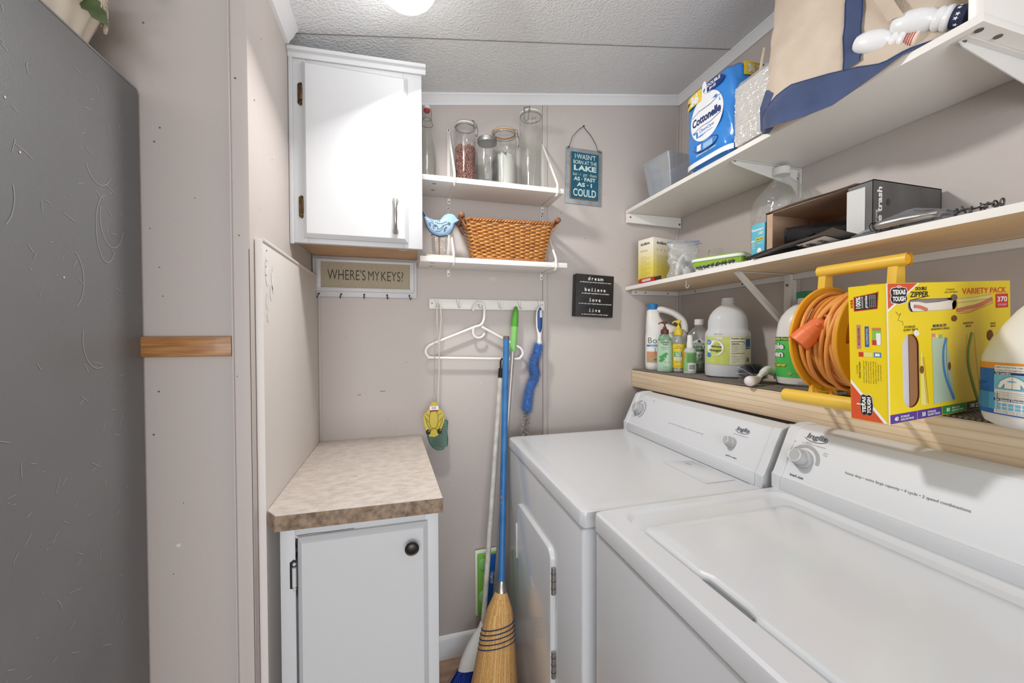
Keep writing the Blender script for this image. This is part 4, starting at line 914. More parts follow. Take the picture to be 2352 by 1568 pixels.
mb.text('automatic dry', kx - .02, ky + .052, .0028, GREYT, fn); mb.text('normal', kx - .025, ky + .046, .002, GREYL, fn); mb.text('timed dry', kx + .068, ky + .046, .003, GREYT, fn); mb.text('no heat', kx + .068, ky + .040, .002, GREYL, fn); mb.text('energy saver', kx - .028, ky - .036, .0022, GREYT, fn); mb.text('heat setting', kx - .028, ky - .041, .002, GREYL, fn)
mb.build('dial_markings', t, world=True, flat=True); mb = MB()
mb.text('heavy duty • extra large capacity • 3 cycle • auto cycle signal', DY1 - 1.10, .045, .0040, GREYL, fn, w=.17)
mb.build('feature_lettering', t, world=True, flat=True); mb = MB()
inglis(mb, DY1 - .885, .090, .0115, fn)
mb.build('logo', t, world=True, flat=True); mb = MB()
mb.text('push to start', DY1 - .890, .010, .0046, LOGOD, fn, bold=.015, w=.038)
mb.build('start_lettering', t, world=True, flat=True)
knob(t, fn, kx, ky, .024, u, 'cycle_knob'); knob(t, fn, DY1 - .905, .050, .0155, u, 'start_knob', .026)
# dryer door
DO = [(1.290, .355), (1.2855, .335), (1.045, .115), (.985, .060), (.955, .075), (.952, .120), (.952, .700), (.957, .722), (.972, .734), (1.27, .730), (1.287, .722), (1.291, .705)]
def rounded(P_, r=.012, k=4):
    out = []; n = len(P_)
    for i in range(n):
        p0, p, p1 = Vector(P_[i - 1]), Vector(P_[i]), Vector(P_[(i + 1) % n]); a = (p0 - p); b = (p1 - p); ra = min(r, a.length * .45); rb = min(r, b.length * .45); A = p + a.normalized() * ra; B_ = p + b.normalized() * rb
        for j in range(k + 1): q = j / k; out.append(tuple(A * (1 - q) ** 2 + p * 2 * q * (1 - q) + B_ * q * q))
    return out
DO = rounded([(1.290, .350), (1.05, .120), (.952, .060), (.952, .735), (1.291, .728)], .035, 6)
mb = MB(); mb.prism([(a, b) for a, b in DO], 0, .013, ENAMEL, lambda y, z, h: (DX0 - h, y, z), .005, 3); door = mb.build('door', t, world=True, angle=30)
mb = MB(); T0 = Matrix.Translation(-t.location)
mb.box(DX0 - .016, 1.284, .530, DX0 - .0005, 1.297, .650, ENAMEL, .003); mb.box(DX0 - .0165, 1.287, .55, DX0 - .0155, 1.294, .63, ENAMELG)
o = mb.build('recessed_handle'); o.data.transform(T0); o.parent = door
for z in (.655, .43):
    mb = MB(); mb.cyl((DX0 - .006, .949, z - .036), (DX0 - .006, .949, z + .036), .0055, STEEL, 14); 
    for q in (-.02, .0, .02): mb.tube([(DX0 - .006 + .0058 * cos(2 * pi * i / 14), .949 + .0058 * sin(2 * pi * i / 14), z + q) for i in range(14)], .0006, BLACK, 5, closed=True)
    o = mb.build('hinge'); o.data.transform(T0); o.parent = door
# washer
WX0, WY0, WY1 = .393, .070, .752
t = thing('washing_machine', 'white top-loading washer with its lid shut, nearest appliance at lower right', 'washing machine', (.74, .41, 0))
mb = MB(); mb.box(WX0 + .004, WY0 + .004, .012, 1.05, WY1 - .004, .884, ENAMEL, .006, 3); mb.box(WX0 + .02, WY0 + .03, 0, 1.03, WY1 - .03, .014, BLACK); mb.build('body', t, world=True)
mb = MB(); z = .929
mb.loft([rrect(WX0 + .002, WY0, 1.06, WY1, .012, .889), rrect(WX0, WY0 - .001, 1.06, WY1 + .001, .014, .893), rrect(WX0, WY0 - .001, 1.06, WY1 + .001, .014, z - .008), rrect(WX0 + .002, WY0, 1.059, WY1, .013, z - .003), rrect(WX0 + .008, WY0 + .005, 1.05, WY1 - .005, .012, z),
         rrect(WX0 + .050, WY0 + .035, .876, WY1 - .025, .035, z), rrect(WX0 + .053, WY0 + .038, .872, WY1 - .029, .033, z - .003), rrect(WX0 + .058, WY0 + .043, .866, WY1 - .036, .030, z - .008), rrect(WX0 + .063, WY0 + .048, .832, WY1 - .088, .022, z - .010), rrect(WX0 + .064, WY0 + .049, .829, WY1 - .091, .021, z - .018)], ENAMEL); mb.build('top', t, world=True, angle=22)
mb = MB(); lx0, ly0, lx1, ly1 = .4525, .121, .826, .6635
def lid_ring(ins, z_, r):
    out = []
    for v in rrect(lx0 + ins, ly0 + ins, lx1 - ins, ly1 - ins, r, z_, 8): out.append(v)
    # front edge (x = lx0) gets the finger notch
    i_ = max(range(len(out)), key=lambda q: (out[q - 1] - out[q]).length * (abs(out[q].x - lx0 - ins) < 1e-5 and abs(out[q - 1].x - lx0 - ins) < 1e-5))
    x = lx0 + ins; notch = [(x, .515), (x + .001, .508), (x + .008, .496), (x + .009, .488), (x + .009, .425), (x + .006, .412), (x + .001, .404), (x, .398)]
    return out[:i_] + [Vector((a, b, z_)) for a, b in notch] + out[i_:]
mb.loft([lid_ring(0, z - .014, .018), lid_ring(-.0005, z - .004, .019), lid_ring(.0015, z - .001, .018), lid_ring(.006, z + .0015, .016), lid_ring(.03, z + .003, .01)], ENAMEL)
mb.build('lid', t, world=True, angle=25)
mb = MB(); mb.prism(rounded([(.4425, .512), (.458, .503), (.461, .420), (.4455, .402), (.439, .415), (.438, .495)], .006, 3), 0, .0012, mat('slot_dark', (120, 122, 124), .5), lambda x, y, h: (x, y, z - .0098 + h)); mb.build('finger_slot', t, world=True)
fn, u = console(t, WY0 - .001, WY1 + .003, z - .002)
W1 = WY1 + .003
mb = MB(); kx = W1 - .697; ky = .050
mb.ring(kx, ky, .028, .036, GREYL, fn, -.15, .75); mb.ring(kx, ky, .028, .036, GREYL, fn, .79, 1.5); mb.ring(kx, ky, .028, .036, GREYL, fn, 1.54, 2.25); mb.ring(kx, ky, .030, .036, GREYL, fn, 2.29, 2.7)
for s_, x, y in [('small', -.034, .036), ('medium', 0, .041), ('extra', .043, .026), ('large', .043, .021)]: mb.text(s_, kx + x, ky + y, .0034, GREYL, fn)
mb.build('dial_markings', t, world=True, flat=True); mb = MB()
mb.text('load size', kx - .002, -.001 + .005, .0060, LOGOD, fn, bold=.015, w=.032)
mb.build('load_size_lettering', t, world=True, flat=True); mb = MB()
inglis(mb, kx + .012, .103, .0125, fn)
mb.build('logo', t, world=True, flat=True); mb = MB()
mb.text('heavy duty • extra large capacity • 4 cycle • 2 speed combinations', W1 - .510, .047, .0056, GREYT, fn, w=.192)
mb.build('feature_lettering', t, world=True, flat=True)
knob(t, fn, kx, ky, .022, u, 'load_size_knob', .032); knob(t, fn, W1 - .17, .052, .03, u, 'cycle_knob', .032)

# ---------------------------------------------------------------- right wall shelves
def screw(mb, x, y, z, ax='z', r=.004, m=SCREW):
    d = {'z': (0, 0, .001), 'x': (.001, 0, 0), 'y': (0, .001, 0)}[ax]; c = Vector((x, y, z)); mb.cyl(c - Vector(d), c + Vector(d), r, m, 12)
# top
t = thing('long_shelf', 'topmost long white shelf on the right wall, holding the tissue pack and tote bag', 'shelf', (XR, 1.0, 1.866), group='long shelves on the right wall')
mb = MB(); mb.box(.984, .441, 1.853, XR - .001, YF - .005, 1.869, SHELFW, .001); mb.build('board', t, world=True)
mb = MB(); mb.box(.986, .442, 1.8695, XR - .004, .462, 2.20, SHELFW, .001); mb.build('end_panel', t, world=True)
mb = MB(); mb.prism([(.986, 1.8525), (.986, 1.812), (XR - .004, 1.806), (XR - .004, 1.8525)], YF - .020, YF - .005, SHELFW, lambda x, z, h: (x, h, z)); screw(mb, 1.00, YF - .021, 1.836, 'y', .0035); screw(mb, 1.262, YF - .021, 1.822, 'y', .0045); mb.build('wall_cleat', t, world=True)
BRK = mat('bracket_white', (224, 222, 218), .35)
for y in (1.000, .480):
    mb = MB(); z = 1.8525
    mb.prism([(XR - .002, z - .001), (1.012, z - .001), (1.000, z - .004), (1.012, z - .012), (XR - .03, z - .055), (XR - .002, z - .085)], y - .001, y + .001, BRK, lambda x, zz, h: (x, h, zz))
    mb.box(1.002, y - .012, z - .0022, XR - .002, y + .012, z - .0002, BRK, .0008); mb.box(XR - .0035, y - .014, z - .10, XR - .001, y + .014, z - .0005, BRK, .006)
    screw(mb, 1.012, y, z - .0026, 'z', .005); screw(mb, XR - .02, y + .004, z - .0026, 'z'); screw(mb, XR - .004, y, z - .03, 'x')
    mb.build('bracket', t, world=True)
for sx0 in (1.005, 1.06): mb = MB(); screw(mb, sx0, .456, 1.8522, 'z', .006); mb.build('screw', t, world=True)
# middle
PLY = mat('maple_veneer', (236, 210, 176), .5, c2=(226, 196, 158), nscale=4, nstretch=(14, 1.2, 14), detail=6)
t = thing('long_shelf', 'middle long shelf on the right wall with tan underside, under the trash-bag box', 'shelf', (XR, .8, 1.523), group='long shelves on the right wall')
mb = MB(); mb.box(.9875, .06, 1.508, XR - .001, YF - .003, 1.523, PLY); mb.build('board', t, world=True)
mb = MB(); mb.box(.986, .06, 1.5075, .9875, YF - .003, 1.5235, SHELFW); mb.box(.9875, .06, 1.523, XR - .002, YF - .004, 1.5238, SHELFW)
mb.build('white_edge', t, world=True)
mb = MB(); mb.box(1.012, YF - .018, 1.488, XR - .018, YF - .001, 1.5075, BRK, .001); screw(mb, 1.03, YF - .019, 1.498, 'y', .003); screw(mb, 1.08, YF - .019, 1.498, 'y', .003); screw(mb, 1.2, YF - .019, 1.498, 'y', .003); mb.build('end_cleat', t, world=True)
mb = MB(); mb.box(XR - .018, .06, 1.488, XR - .001, YF - .001, 1.5075, BRK, .001)
for y in (1.45, 1.2, .9, .72, .45): screw(mb, XR - .019, y, 1.498, 'x', .003)
mb.build('wall_cleat', t, world=True)
mb = MB(); y = 1.010; z = 1.5072
mb.box(1.028, y - .007, z - .0022, XR - .018, y + .007, z - .0002, BRK, .0008); mb.box(XR - .030, y - .012, 1.30, XR - .0185, y + .012, z - .003, BRK, .001); mb.box(XR - .0185, y - .012, 1.30, XR - .001, y + .012, 1.487, BRK, .001)
mb.prism([(1.030, z - .003), (1.050, z - .003), (XR - .022, 1.335), (XR - .022, 1.312)], y - .007, y + .007, BRK, lambda x, zz, h: (x, h, zz)); screw(mb, 1.040, y, z - .0026, 'z', .004); screw(mb, XR - .031, y, 1.47, 'x', .004); mb.build('bracket', t, world=True)
mb = MB(); X_ = 1.03; mb.tube([(X_, 1.235, 1.508), (X_, 1.235, 1.496)] + [(X_, 1.229 + .008 * cos(a), 1.488 + .008 * sin(a)) for a in [.9 - 4.3 * i / 12 for i in range(13)]], .0014, PRW, 8); mb.build('cup_hook', t, world=True)
# lowest, lumber
PINE = mat('pine', (228, 208, 180), .6, c2=(218, 194, 162), nscale=3.2, nstretch=(12, 1.0, 16), lo=.42, hi=.62, detail=7, bump=.05)
nt = PINE.node_tree; wv = nt.nodes.new('ShaderNodeTexWave'); wv.wave_type = 'BANDS'; wv.bands_direction = 'Z'; wv.inputs['Scale'].default_value = 17; wv.inputs['Distortion'].default_value = 5.5; wv.inputs['Detail'].default_value = 2; wv.inputs['Detail Scale'].default_value = .55
mp2 = nt.nodes.new('ShaderNodeMapping'); mp2.inputs['Scale'].default_value = (1, .16, 1); tc_ = [n for n in nt.nodes if n.type == 'TEX_COORD'][0]; nt.links.new(tc_.outputs['Object'], mp2.inputs[0]); nt.links.new(mp2.outputs[0], wv.inputs['Vector'])
cr = nt.nodes.new('ShaderNodeValToRGB'); cr.color_ramp.elements[0].position = .0; cr.color_ramp.elements[0].color = (1, 1, 1, 1); cr.color_ramp.elements[1].position = .22; cr.color_ramp.elements[1].color = (0, 0, 0, 1); nt.links.new(wv.outputs['Fac'], cr.inputs[0])
mx = nt.nodes.new('ShaderNodeMix'); mx.data_type = 'RGBA'; mx.inputs[7].default_value = lin((212, 184, 148)); bb = nt.nodes['Principled BSDF']; pv = bb.inputs['Base Color'].links[0].from_socket
nt.links.new(cr.outputs[0], mx.inputs[0]); nt.links.new(pv, mx.inputs[6]); nt.links.new(mx.outputs[2], bb.inputs['Base Color'])
t = thing('lumber_shelf', 'pine lumber shelf on the right wall above the washer and dryer', 'shelf', (XR, .8, 1.146))
mb = MB(); mb.box(1.020, .06, 1.068, 1.056, YF - .002, 1.146, PINE, .003); mb.build('front_beam', t, world=True)
mb = MB(); mb.box(1.057, .06, 1.130, XR - .001, YF - .002, 1.146, mat('shelf_ply', (200, 176, 146), .6)); mb.build('deck', t, world=True)
mb = MB(); mb.box(1.057, YF - .040, 1.064, XR - .001, YF - .001, 1.1295, PINE, .002); mb.build('end_cleat', t, world=True)
mb = MB(); mb.box(XR - .040, .06, 1.064, XR - .001, YF - .041, 1.1295, PINE, .002); mb.build('wall_cleat', t, world=True)
# woven liner
LIN_ = mat('liner_grey', (134, 127, 120), .75); LID_ = mat('liner_dark', (44, 42, 42), .8)
t = thing('shelf_liner', 'dark grey ribbed non-slip liner along the front of the pine shelf', 'shelf liner', (1.09, .85, 1.1465))
mb = MB(); mb.patch(1.018, .06, 1.20, 1.572, LID_, lambda x, y: Vector((x, y, 1.1466)))
lump = lambda x, y: .0012 * max(0, sin(y * 31) * sin(x * 40 + y * 7))
n_ = 0
for i in range(13):
    x = 1.024 + i * .0138
    for j in range(178):
        y = .063 + j * .00850; z_ = 1.1470 + lump(x, y)
        mb.add([(x - .0055, y - .0030, z_), (x + .0055, y - .0030, z_), (x + .0055, y + .0030, z_), (x - .0055, y + .0030, z_), (x - .0055, y, z_ + .0026), (x + .0055, y, z_ + .0026)], [(0, 1, 5, 4), (4, 5, 2, 3), (0, 4, 3), (1, 2, 5)], LIN_)
mb.build('liner', t, world=True, flat=True)
ZB = 1.1500
# ---------------------------------------------------------------- bottles on the pine shelf
LABW = mat('label_white', (236, 236, 232), .4)
def frame(name, label, cat, x, y, z=None, rz=None, group=None):
    return thing(name, label, cat, (x, y, ZB if z is None else z), face_cam(x, y) if rz is None else rz, group)
# floor cleaner jug with big handle
t = frame('cleaner_jug', 'white floor-cleaner jug with loop handle and blue cap, in the corner of the pine shelf', 'jug', 1.125, 1.475, group='bottles and jugs on the pine shelf', rz=radians(-28))
mb = MB(); E_ = 3.2
mb.lathe([(0, .078, .040), (.004, .084, .044), (.02, .086, .046), (.150, .086, .046), (.165, .084, .045), (.180, .078, .043, -.006), (.195, .056, .040, -.028), (.210, .036, .034, -.047), (.235, .028, .028, -.054), (.262, .024, .024, -.056), (.268, .0165, .0165, -.056), (.276, .0165, .0165, -.056)], WPL, 40, n=E_)
mb.tube(smooth([(-.045, 0, .255), (-.025, 0, .266), (.0, 0, .262), (.035, 0, .248), (.065, 0, .222), (.077, 0, .195), (.078, 0, .165)]), .0145, WPL, 14)
mb.build('body', t, angle=50)
mb = MB(); mb.lathe([(.266, .0205), (.290, .0205), (.292, .018), (.292, .001)], mat('cap_blue', (40, 120, 180), .45), 24, X=Matrix.Translation((-.056, 0, 0)))
mb.build('cap', t)
f = wrap(.086, .046, E_, .0008); LBL = mat('label_blue', (46, 130, 190), .4); FLOOR_ = mat('label_floor', (206, 148, 110), .5)
mb = MB(); mb.patch(-.088, .035, .075, .150, LABW, f, 24, 1); f2 = wrap(.086, .046, E_, .0014)
mb.patch(-.088, .104, .075, .112, LBL, f2, 24); mb.patch(-.088, .035, .075, .082, FLOOR_, f2, 24); mb.patch(-.055, .044, .06, .051, LBL, wrap(.086, .046, E_, .0018), 24)
mb.text('Bona', -.084, .118, .027, BLACK, f2, al='LEFT', bold=-.012, w=.072); mb.text('Power+', -.035, .147, .009, LBL, f2, al='LEFT', bold=.02, slant=.2)
f3 = wrap(.086, .046, E_, .0020); mb.text('Hardwood Floor Cleaner', -.072, .1055, .0045, PRW, f3, al='LEFT', bold=.02); mb.text('Oxygenated', -.036, .096, .004, GREYT, f2, al='LEFT'); mb.text('Residue-free', -.036, .090, .004, GREYT, f2, al='LEFT')
mb.poly([(-.070, .062), (-.030, .078), (-.022, .070), (-.064, .052)], mat('mop_drawing', (48, 56, 96), .5), f3); mb.stroke([(-.048, .068), (-.052, .100)], .002, GREYT, f3); mb.disc(-.066, .052, .006, G2, f3, ry=.008); mb.text('bona professional', -.03, .046, .003, PRW, wrap(.086, .046, E_, .0024), al='LEFT')
mb.build('label', t)
# clear refill bottle
t = frame('soap_refill_bottle', 'large clear bottle of green soap with white cap, between the jug and the vinegar', 'bottle', 1.205, 1.365, group='bottles and jugs on the pine shelf')
CP = clear('clear_plastic', (252, 253, 252), .4, .06, .12, body=.18, bodyc=(240, 242, 240))
mb = MB(); RP = [(0, .044, .028), (.006, .050, .033), (.12, .050, .033), (.145, .049, .032), (.165, .040, .028), (.180, .026, .022), (.188, .016, .016), (.200, .016, .016)]
mb.lathe(RP, CP, 36, n=2.6, cap1=False); mb.build('body', t)
mb = MB(); mb.lathe([(.001, .042, .026), (.008, .0485, .0315), (.090, .0485, .0315), (.091, .02, .01)], mat('green_soap', (116, 150, 84), .1, trans=.6, ior=1.34), 32, n=2.6); mb.build('green_soap', t)
mb = MB(); mb.lathe([(.196, .019), (.218, .019), (.220, .017), (.220, .001)], WPL, 28); mb.build('cap', t)
f = wrap(.050, .033, 2.6, .0008); f2 = wrap(.050, .033, 2.6, .0014)
mb = MB(); mb.disc(.0, .085, .040, mat('refill_label', (222, 228, 214), .4), f, ry=.050, n=30); DG = mat('deep_green', (48, 100, 52), .5); mb.disc(.0, .062, .038, mat('refill_green', (150, 190, 130), .4), f2, ry=.022, n=30)
mb.text('HAND SOAP', 0, .114, .0075, DG, f2, w=.045); mb.text('REFILL', 0, .098, .0125, DG, f2, bold=.02, w=.050); mb.patch(-.018, .090, .018, .094, DG, f2, 6); mb.disc(0, .128, .005, NAVY, f2); mb.ring(.0, .068, .006, .009, LABW, wrap(.050, .033, 2.6, .002)); mb.patch(-.012, .076, .012, .084, LABW, wrap(.050, .033, 2.6, .002), 4)
mb.build('label', t)
def pump(mb, z, m, s=1.0, ang=0, neck=.011):
    c, sn = cos(ang), sin(ang)
    mb.lathe([(z, neck * 1.55), (z + .020 * s, neck * 1.5), (z + .022 * s, neck * 1.1), (z + .026 * s, neck * .75), (z + .034 * s, neck * .6)], m, 24)
    mb.lathe([(z + .030 * s, .0035), (z + .046 * s, .0035), (z + .046 * s, neck * .9), (z + .054 * s, neck * .9), (z + .056 * s, neck * .7), (z + .056 * s, .001)], m, 20)
    mb.tube([(0, 0, z + .051 * s), (-.014 * c, -.014 * sn, z + .052 * s), (-.022 * c, -.022 * sn, z + .049 * s), (-.024 * c, -.024 * sn, z + .044 * s)], [.004, .0036, .003, .0028], m, 8)
MINTG = mat('mint_lotion', (186, 218, 190), .3, trans=.15)
t = frame('lotion_bottle', 'mint green lotion bottle with brown pump in front of the white floor-cleaner jug', 'bottle', 1.062, 1.400, group='bottles and jugs on the pine shelf')
mb = MB(); mb.lathe([(0, .026, .018), (.004, .0305, .022), (.03, .0305, .022), (.09, .0300, .021), (.130, .0270, .019)], MINTG, 32, n=2.8)
mb.build('body', t, angle=50)
mb = MB(); mb.lathe([(.130, .0271, .0191), (.142, .025, .018), (.150, .018, .015), (.156, .0125), (.160, .012)], clear('mint_clear', (206, 236, 214), .5, .1, .05, body=.3, bodyc=(180, 220, 190)), 32, n=2.6, cap0=False, cap1=False); mb.build('clear_shoulder', t)
mb = MB(); pump(mb, .157, mat('pump_brown', (104, 58, 48), .35), .95, neck=.0105); mb.build('pump', t)
f = wrap(.0303, .0216, 2.8, .0008); f2 = wrap(.0303, .0216, 2.8, .0013)
mb = MB(); BRN = mat('label_brown', (84, 58, 46), .5); mb.text('HAWAIIAN', 0, .121, .0070, BRN, f, w=.034, bold=.02); mb.text('Tropic', .002, .112, .0075, BRN, f, w=.022, slant=.2, bold=.01); mb.text('AFTER SUN', 0, .100, .004, DG, f, w=.028); mb.text('body butter', 0, .094, .003, DG, f)
for x, y, r in [(-.012, .062, .009), (-.002, .070, .008), (.006, .076, .007), (-.014, .048, .008), (-.006, .054, .007), (.003, .064, .005)]: mb.disc(x, y, r, mat('leaf_green', (72, 156, 70), .5), f if r > .0075 else f2, ry=r * .8, n=9)
mb.text('16 FL OZ', .002, .020, .003, DG, f); mb.text('COOL ALOE', .010, .040, .003, DG, f); mb.build('label', t)
# aloe pump
YB = mat('aloe_yellow', (232, 206, 60), .35)
t = frame('aloe_bottle', 'clear bottle with yellow label and yellow pump right of the mint lotion', 'bottle', 1.118, 1.385, group='bottles and jugs on the pine shelf')
mb = MB(); mb.lathe([(0, .028), (.004, .031), (.108, .031), (.122, .030), (.138, .024), (.150, .014), (.158, .012)], CP, 32, cap1=False); mb.build('body', t)
mb = MB(); mb.lathe([(.003, .028), (.110, .0285), (.112, .01)], mat('aloe_gel', (226, 226, 206), .2, trans=.3), 28); mb.build('gel', t)
mb = MB(); pump(mb, .154, YB, 1.1, ang=-.3, neck=.0115); mb.build('pump', t)
f = wrap(.031, .031, 2, .0007); f2 = wrap(.031, .031, 2, .0013); RED = mat('print_red', (204, 52, 48), .4)
mb = MB(); mb.patch(-.046, .018, .046, .116, YB, f, 20); GLB = mat('label_green', (72, 160, 84), .45); mb.patch(-.016, .064, .013, .084, GLB, f2, 8); mb.patch(-.016, .050, .013, .0635, LABW, f2, 8); f3 = wrap(.031, .031, 2, .0018)
mb.text('ALOE', -.001, .0755, .0070, PRW, f3, bold=.03, w=.022); mb.text('VERA', -.001, .0665, .0070, PRW, f3, bold=.03, w=.022); mb.text('solutions', -.002, .098, .0055, DG, f2, w=.028); mb.text('H-E-B', -.001, .1055, .004, RED, f2, bold=.03); mb.text('SKIN PAIN', -.001, .058, .003, DG, f3); mb.text('RELIEF GEL', -.001, .053, .003, DG, f3); mb.text('with lidocaine', -.001, .042, .003, BRN, f2); mb.text('16 FL OZ (473 mL)', -.001, .024, .0028, BRN, f2)
mb.build('label', t)
# small spray bottle
t = frame('spray_bottle', 'smallest bottle, green label and white spray cap, beside the vinegar jug', 'bottle', 1.112, 1.310, group='bottles and jugs on the pine shelf')
mb = MB(); mb.lathe([(0, .021), (.003, .0235), (.088, .0235), (.098, .020), (.104, .0115), (.108, .011)], clear('frosty', (236, 238, 236), .45, .1, .3, body=.8, bodyc=(236, 238, 236)), 28); mb.build('body', t)
mb = MB(); mb.lathe([(.100, .0125), (.125, .0120), (.127, .011), (.152, .0095), (.154, .008), (.154, .001)], WPL, 24); mb.build('spray_cap', t)
f = wrap(.0235, .0235, 2, .0007); f2 = wrap(.0235, .0235, 2, .0012)
mb = MB(); mb.patch(-.030, .012, .032, .086, mat('spray_green', (150, 200, 130), .45), f, 16); mb.patch(-.012, .045, .028, .084, mat('spray_green_dark', (120, 176, 104), .45), f2, 10); mb.patch(-.030, .06, -.016, .086, mat('spray_orange', (226, 150, 90), .45), f2, 6); mb.patch(-.006, .012, .026, .042, LABW, f2, 10); f3 = wrap(.0235, .0235, 2, .0016)
for k in range(9): mb.patch(-.003, .018 + k * .0022, .020, .0192 + k * .0022, BLACK if k % 2 else GREYT, f3, 6)
for k in range(11): mb.patch(-.009, .048 + k * .003, .024 - (k % 3) * .004, .049 + k * .003, DG, f3, 6)
mb.build('label', t)
# vinegar jug
MILK = clear('milky_plastic', (236, 238, 240), .35, .06, .22, body=.93, bodyc=(238, 240, 242))
t = frame('vinegar_jug', 'translucent white vinegar gallon jug with yellow-green label', 'jug', 1.168, 1.180, group='bottles and jugs on the pine shelf')
mb = MB(); mb.lathe([(0, .062, .060), (.005, .073, .069), (.018, .075, .071), (.155, .075, .071), (.165, .073, .070), (.172, .068, .066), (.178, .066, .064), (.205, .065, .063), (.225, .060, .058), (.244, .048, .047), (.258, .032, .031), (.266, .021, .021), (.270, .0195, .0195), (.272, .0215, .0215), (.277, .0215, .0215), (.279, .0195, .0195), (.290, .0195, .0195)], MILK, 44, n=2.6, cap1=False)
mb.build('body', t, angle=45)
mb = MB(); mb.lathe([(.001, .058, .056), (.006, .072, .068), (.050, .0735, .0695), (.051, .02, .02)], clear('vinegar', (240, 244, 250), .2, .05, .1, body=.3, bodyc=(206, 216, 228)), 40, n=2.6); mb.build('vinegar', t)
f = wrap(.075, .071, 2.6, .0008); f2 = wrap(.075, .071, 2.6, .0014); f3 = wrap(.075, .071, 2.6, .0019); LIME = mat('label_lime', (206, 214, 118), .45, c2=(190, 202, 96), nscale=20); CRM = mat('label_cream', (226, 224, 196), .5)
mb = MB(); mb.patch(-.080, .048, .088, .148, LIME, f, 40); mb.patch(.008, .048, .057, .146, CRM, f2, 14); mb.patch(.060, .112, .084, .140, mat('who_blue', (60, 92, 160), .5), f2, 8); mb.patch(.060, .105, .084, .109, mat('who_blue'), f2, 8); mb.patch(.058, .05, .088, .103, CRM, f2, 8)
mb.disc(-.040, .107, .030, GREYT, f2, ry=.030); mb.disc(-.040, .107, .029, LABW, f3, ry=.029); mb.text('White', -.036, .108, .0095, BLACK, wrap(.075, .071, 2.6, .0024), w=.036, bold=.01); mb.text('Vinegar', -.040, .095, .0095, BLACK, wrap(.075, .071, 2.6, .0024), w=.044, bold=.01); mb.text('Distilled', -.030, .120, .004, GREYT, wrap(.075, .071, 2.6, .0024))
for y in (.128, .082): mb.disc(-.062, y, .009, mat('gv_blue', (70, 140, 200), .5), wrap(.075, .071, 2.6, .0024)); 
mb.text('great', -.062, .128, .003, PRW, wrap(.075, .071, 2.6, .0028), bold=.03); mb.text('value', -.062, .124, .003, PRW, wrap(.075, .071, 2.6, .0028), bold=.03)
mb.patch(-.036, .137, -.014, .145, LABW, f3, 4); mb.text('ONE GALLON', -.025, .139, .0026, GREYT, wrap(.075, .071, 2.6, .0024))
mb.text('Nutrition Facts', .033, .139, .0048, BLACK, f3, w=.044, bold=.03); mb.text('Calories', .012, .121, .0050, BLACK, f3, al='LEFT', bold=.03); mb.text('0', .053, .121, .0055, BLACK, f3, bold=.03)
for y, w in [(.129, .002), (.119, .0006), (.113, .0005), (.107, .0005), (.101, .0005), (.0945, .0005), (.088, .0015), (.078, .0005), (.071, .0005)]: mb.patch(.011, y, .055, y + w, BLACK, f3, 8)
for y in (.115, .109, .103, .0965, .082, .075, .066, .060, .054): mb.text('Total Fat 0g', .012, y, .0028, GREYT, f3, al='LEFT', w=rnd.uniform(.014, .026))
for k in range(9): mb.patch(.062 + k * .0016, .058, .0628 + k * .0016, .074, BLACK, f3, 1)
mb.text('SEP 14 24', -.03, .155, .004, GREYT, f2, space=1.1)
mb.build('label', t)
# dish brush
t = thing('scrub_brush', 'grey-bristled scrub brush with white handle lying on the liner', 'brush', (1.10, 1.00, ZB))
HB = Vector((1.168, 1.010, ZB + .040)); HA = Vector((1.018, .972, ZB + .006))
mb = MB(); d = (HA - HB).normalized()
mb.tube(smooth([(1.150, .965, ZB + .016), (1.140, .966, ZB + .034), (1.112, .966, ZB + .044), (1.080, .955, ZB + .034), (1.050, .945, ZB + .020)]), [.008] * 6 + [.013] * 6 + [.014] * 6 + [.010] * 6 + [.009], WPL, 14, flat=.8)
mb.build('head', t, world=True)
mb = MB(); mb.tube(smooth([(1.050, .945, ZB + .020), (1.035, .941, ZB + .017), (1.020, .937, ZB + .016), (1.008, .934, ZB + .015)]), [.010, .011, .012, .0125, .013, .0135, .0135, .0135, .014, .0145, .015, .0155, .0155, .0155, .0155, .0155, .015, .014, .008], mat('brush_handle', (206, 190, 182), .3), 16); mb.ball((1.009, .934, ZB + .0158), .0158, mat('brush_end', (226, 220, 214), .25)); mb.build('handle', t, world=True)
mb = MB(); BRG = mat('bristle_dark', (112, 112, 116), .7); BRH = mat('bristle_mid', (168, 168, 170), .7)
for i in range(4200):
    k = r_.random(); b = Vector((1.122 - .062 * k, .980 - .006 * k, ZB + .030)) + Vector((r_.uniform(-.006, .006), r_.uniform(-.006, .006), 0))
    ag = r_.uniform(-1.15, 1.35); dd = (Vector((-.24, .92, .1)) * cos(ag) + Vector((-.25, -.1, .75)) * sin(ag) + Vector((r_.uniform(-.3, .3), 0, 0))).normalized(); L_ = r_.uniform(.036, .043)
    e = b + dd * L_; e.z = max(e.z, ZB + .0015); sd = dd.orthogonal().normalized() * .0007; mb.add([b - sd, b + sd, e + sd, e - sd], [(0, 1, 2, 3)], BRG if i % 3 else BRH)
mb.build('bristles', t, world=True, flat=True)
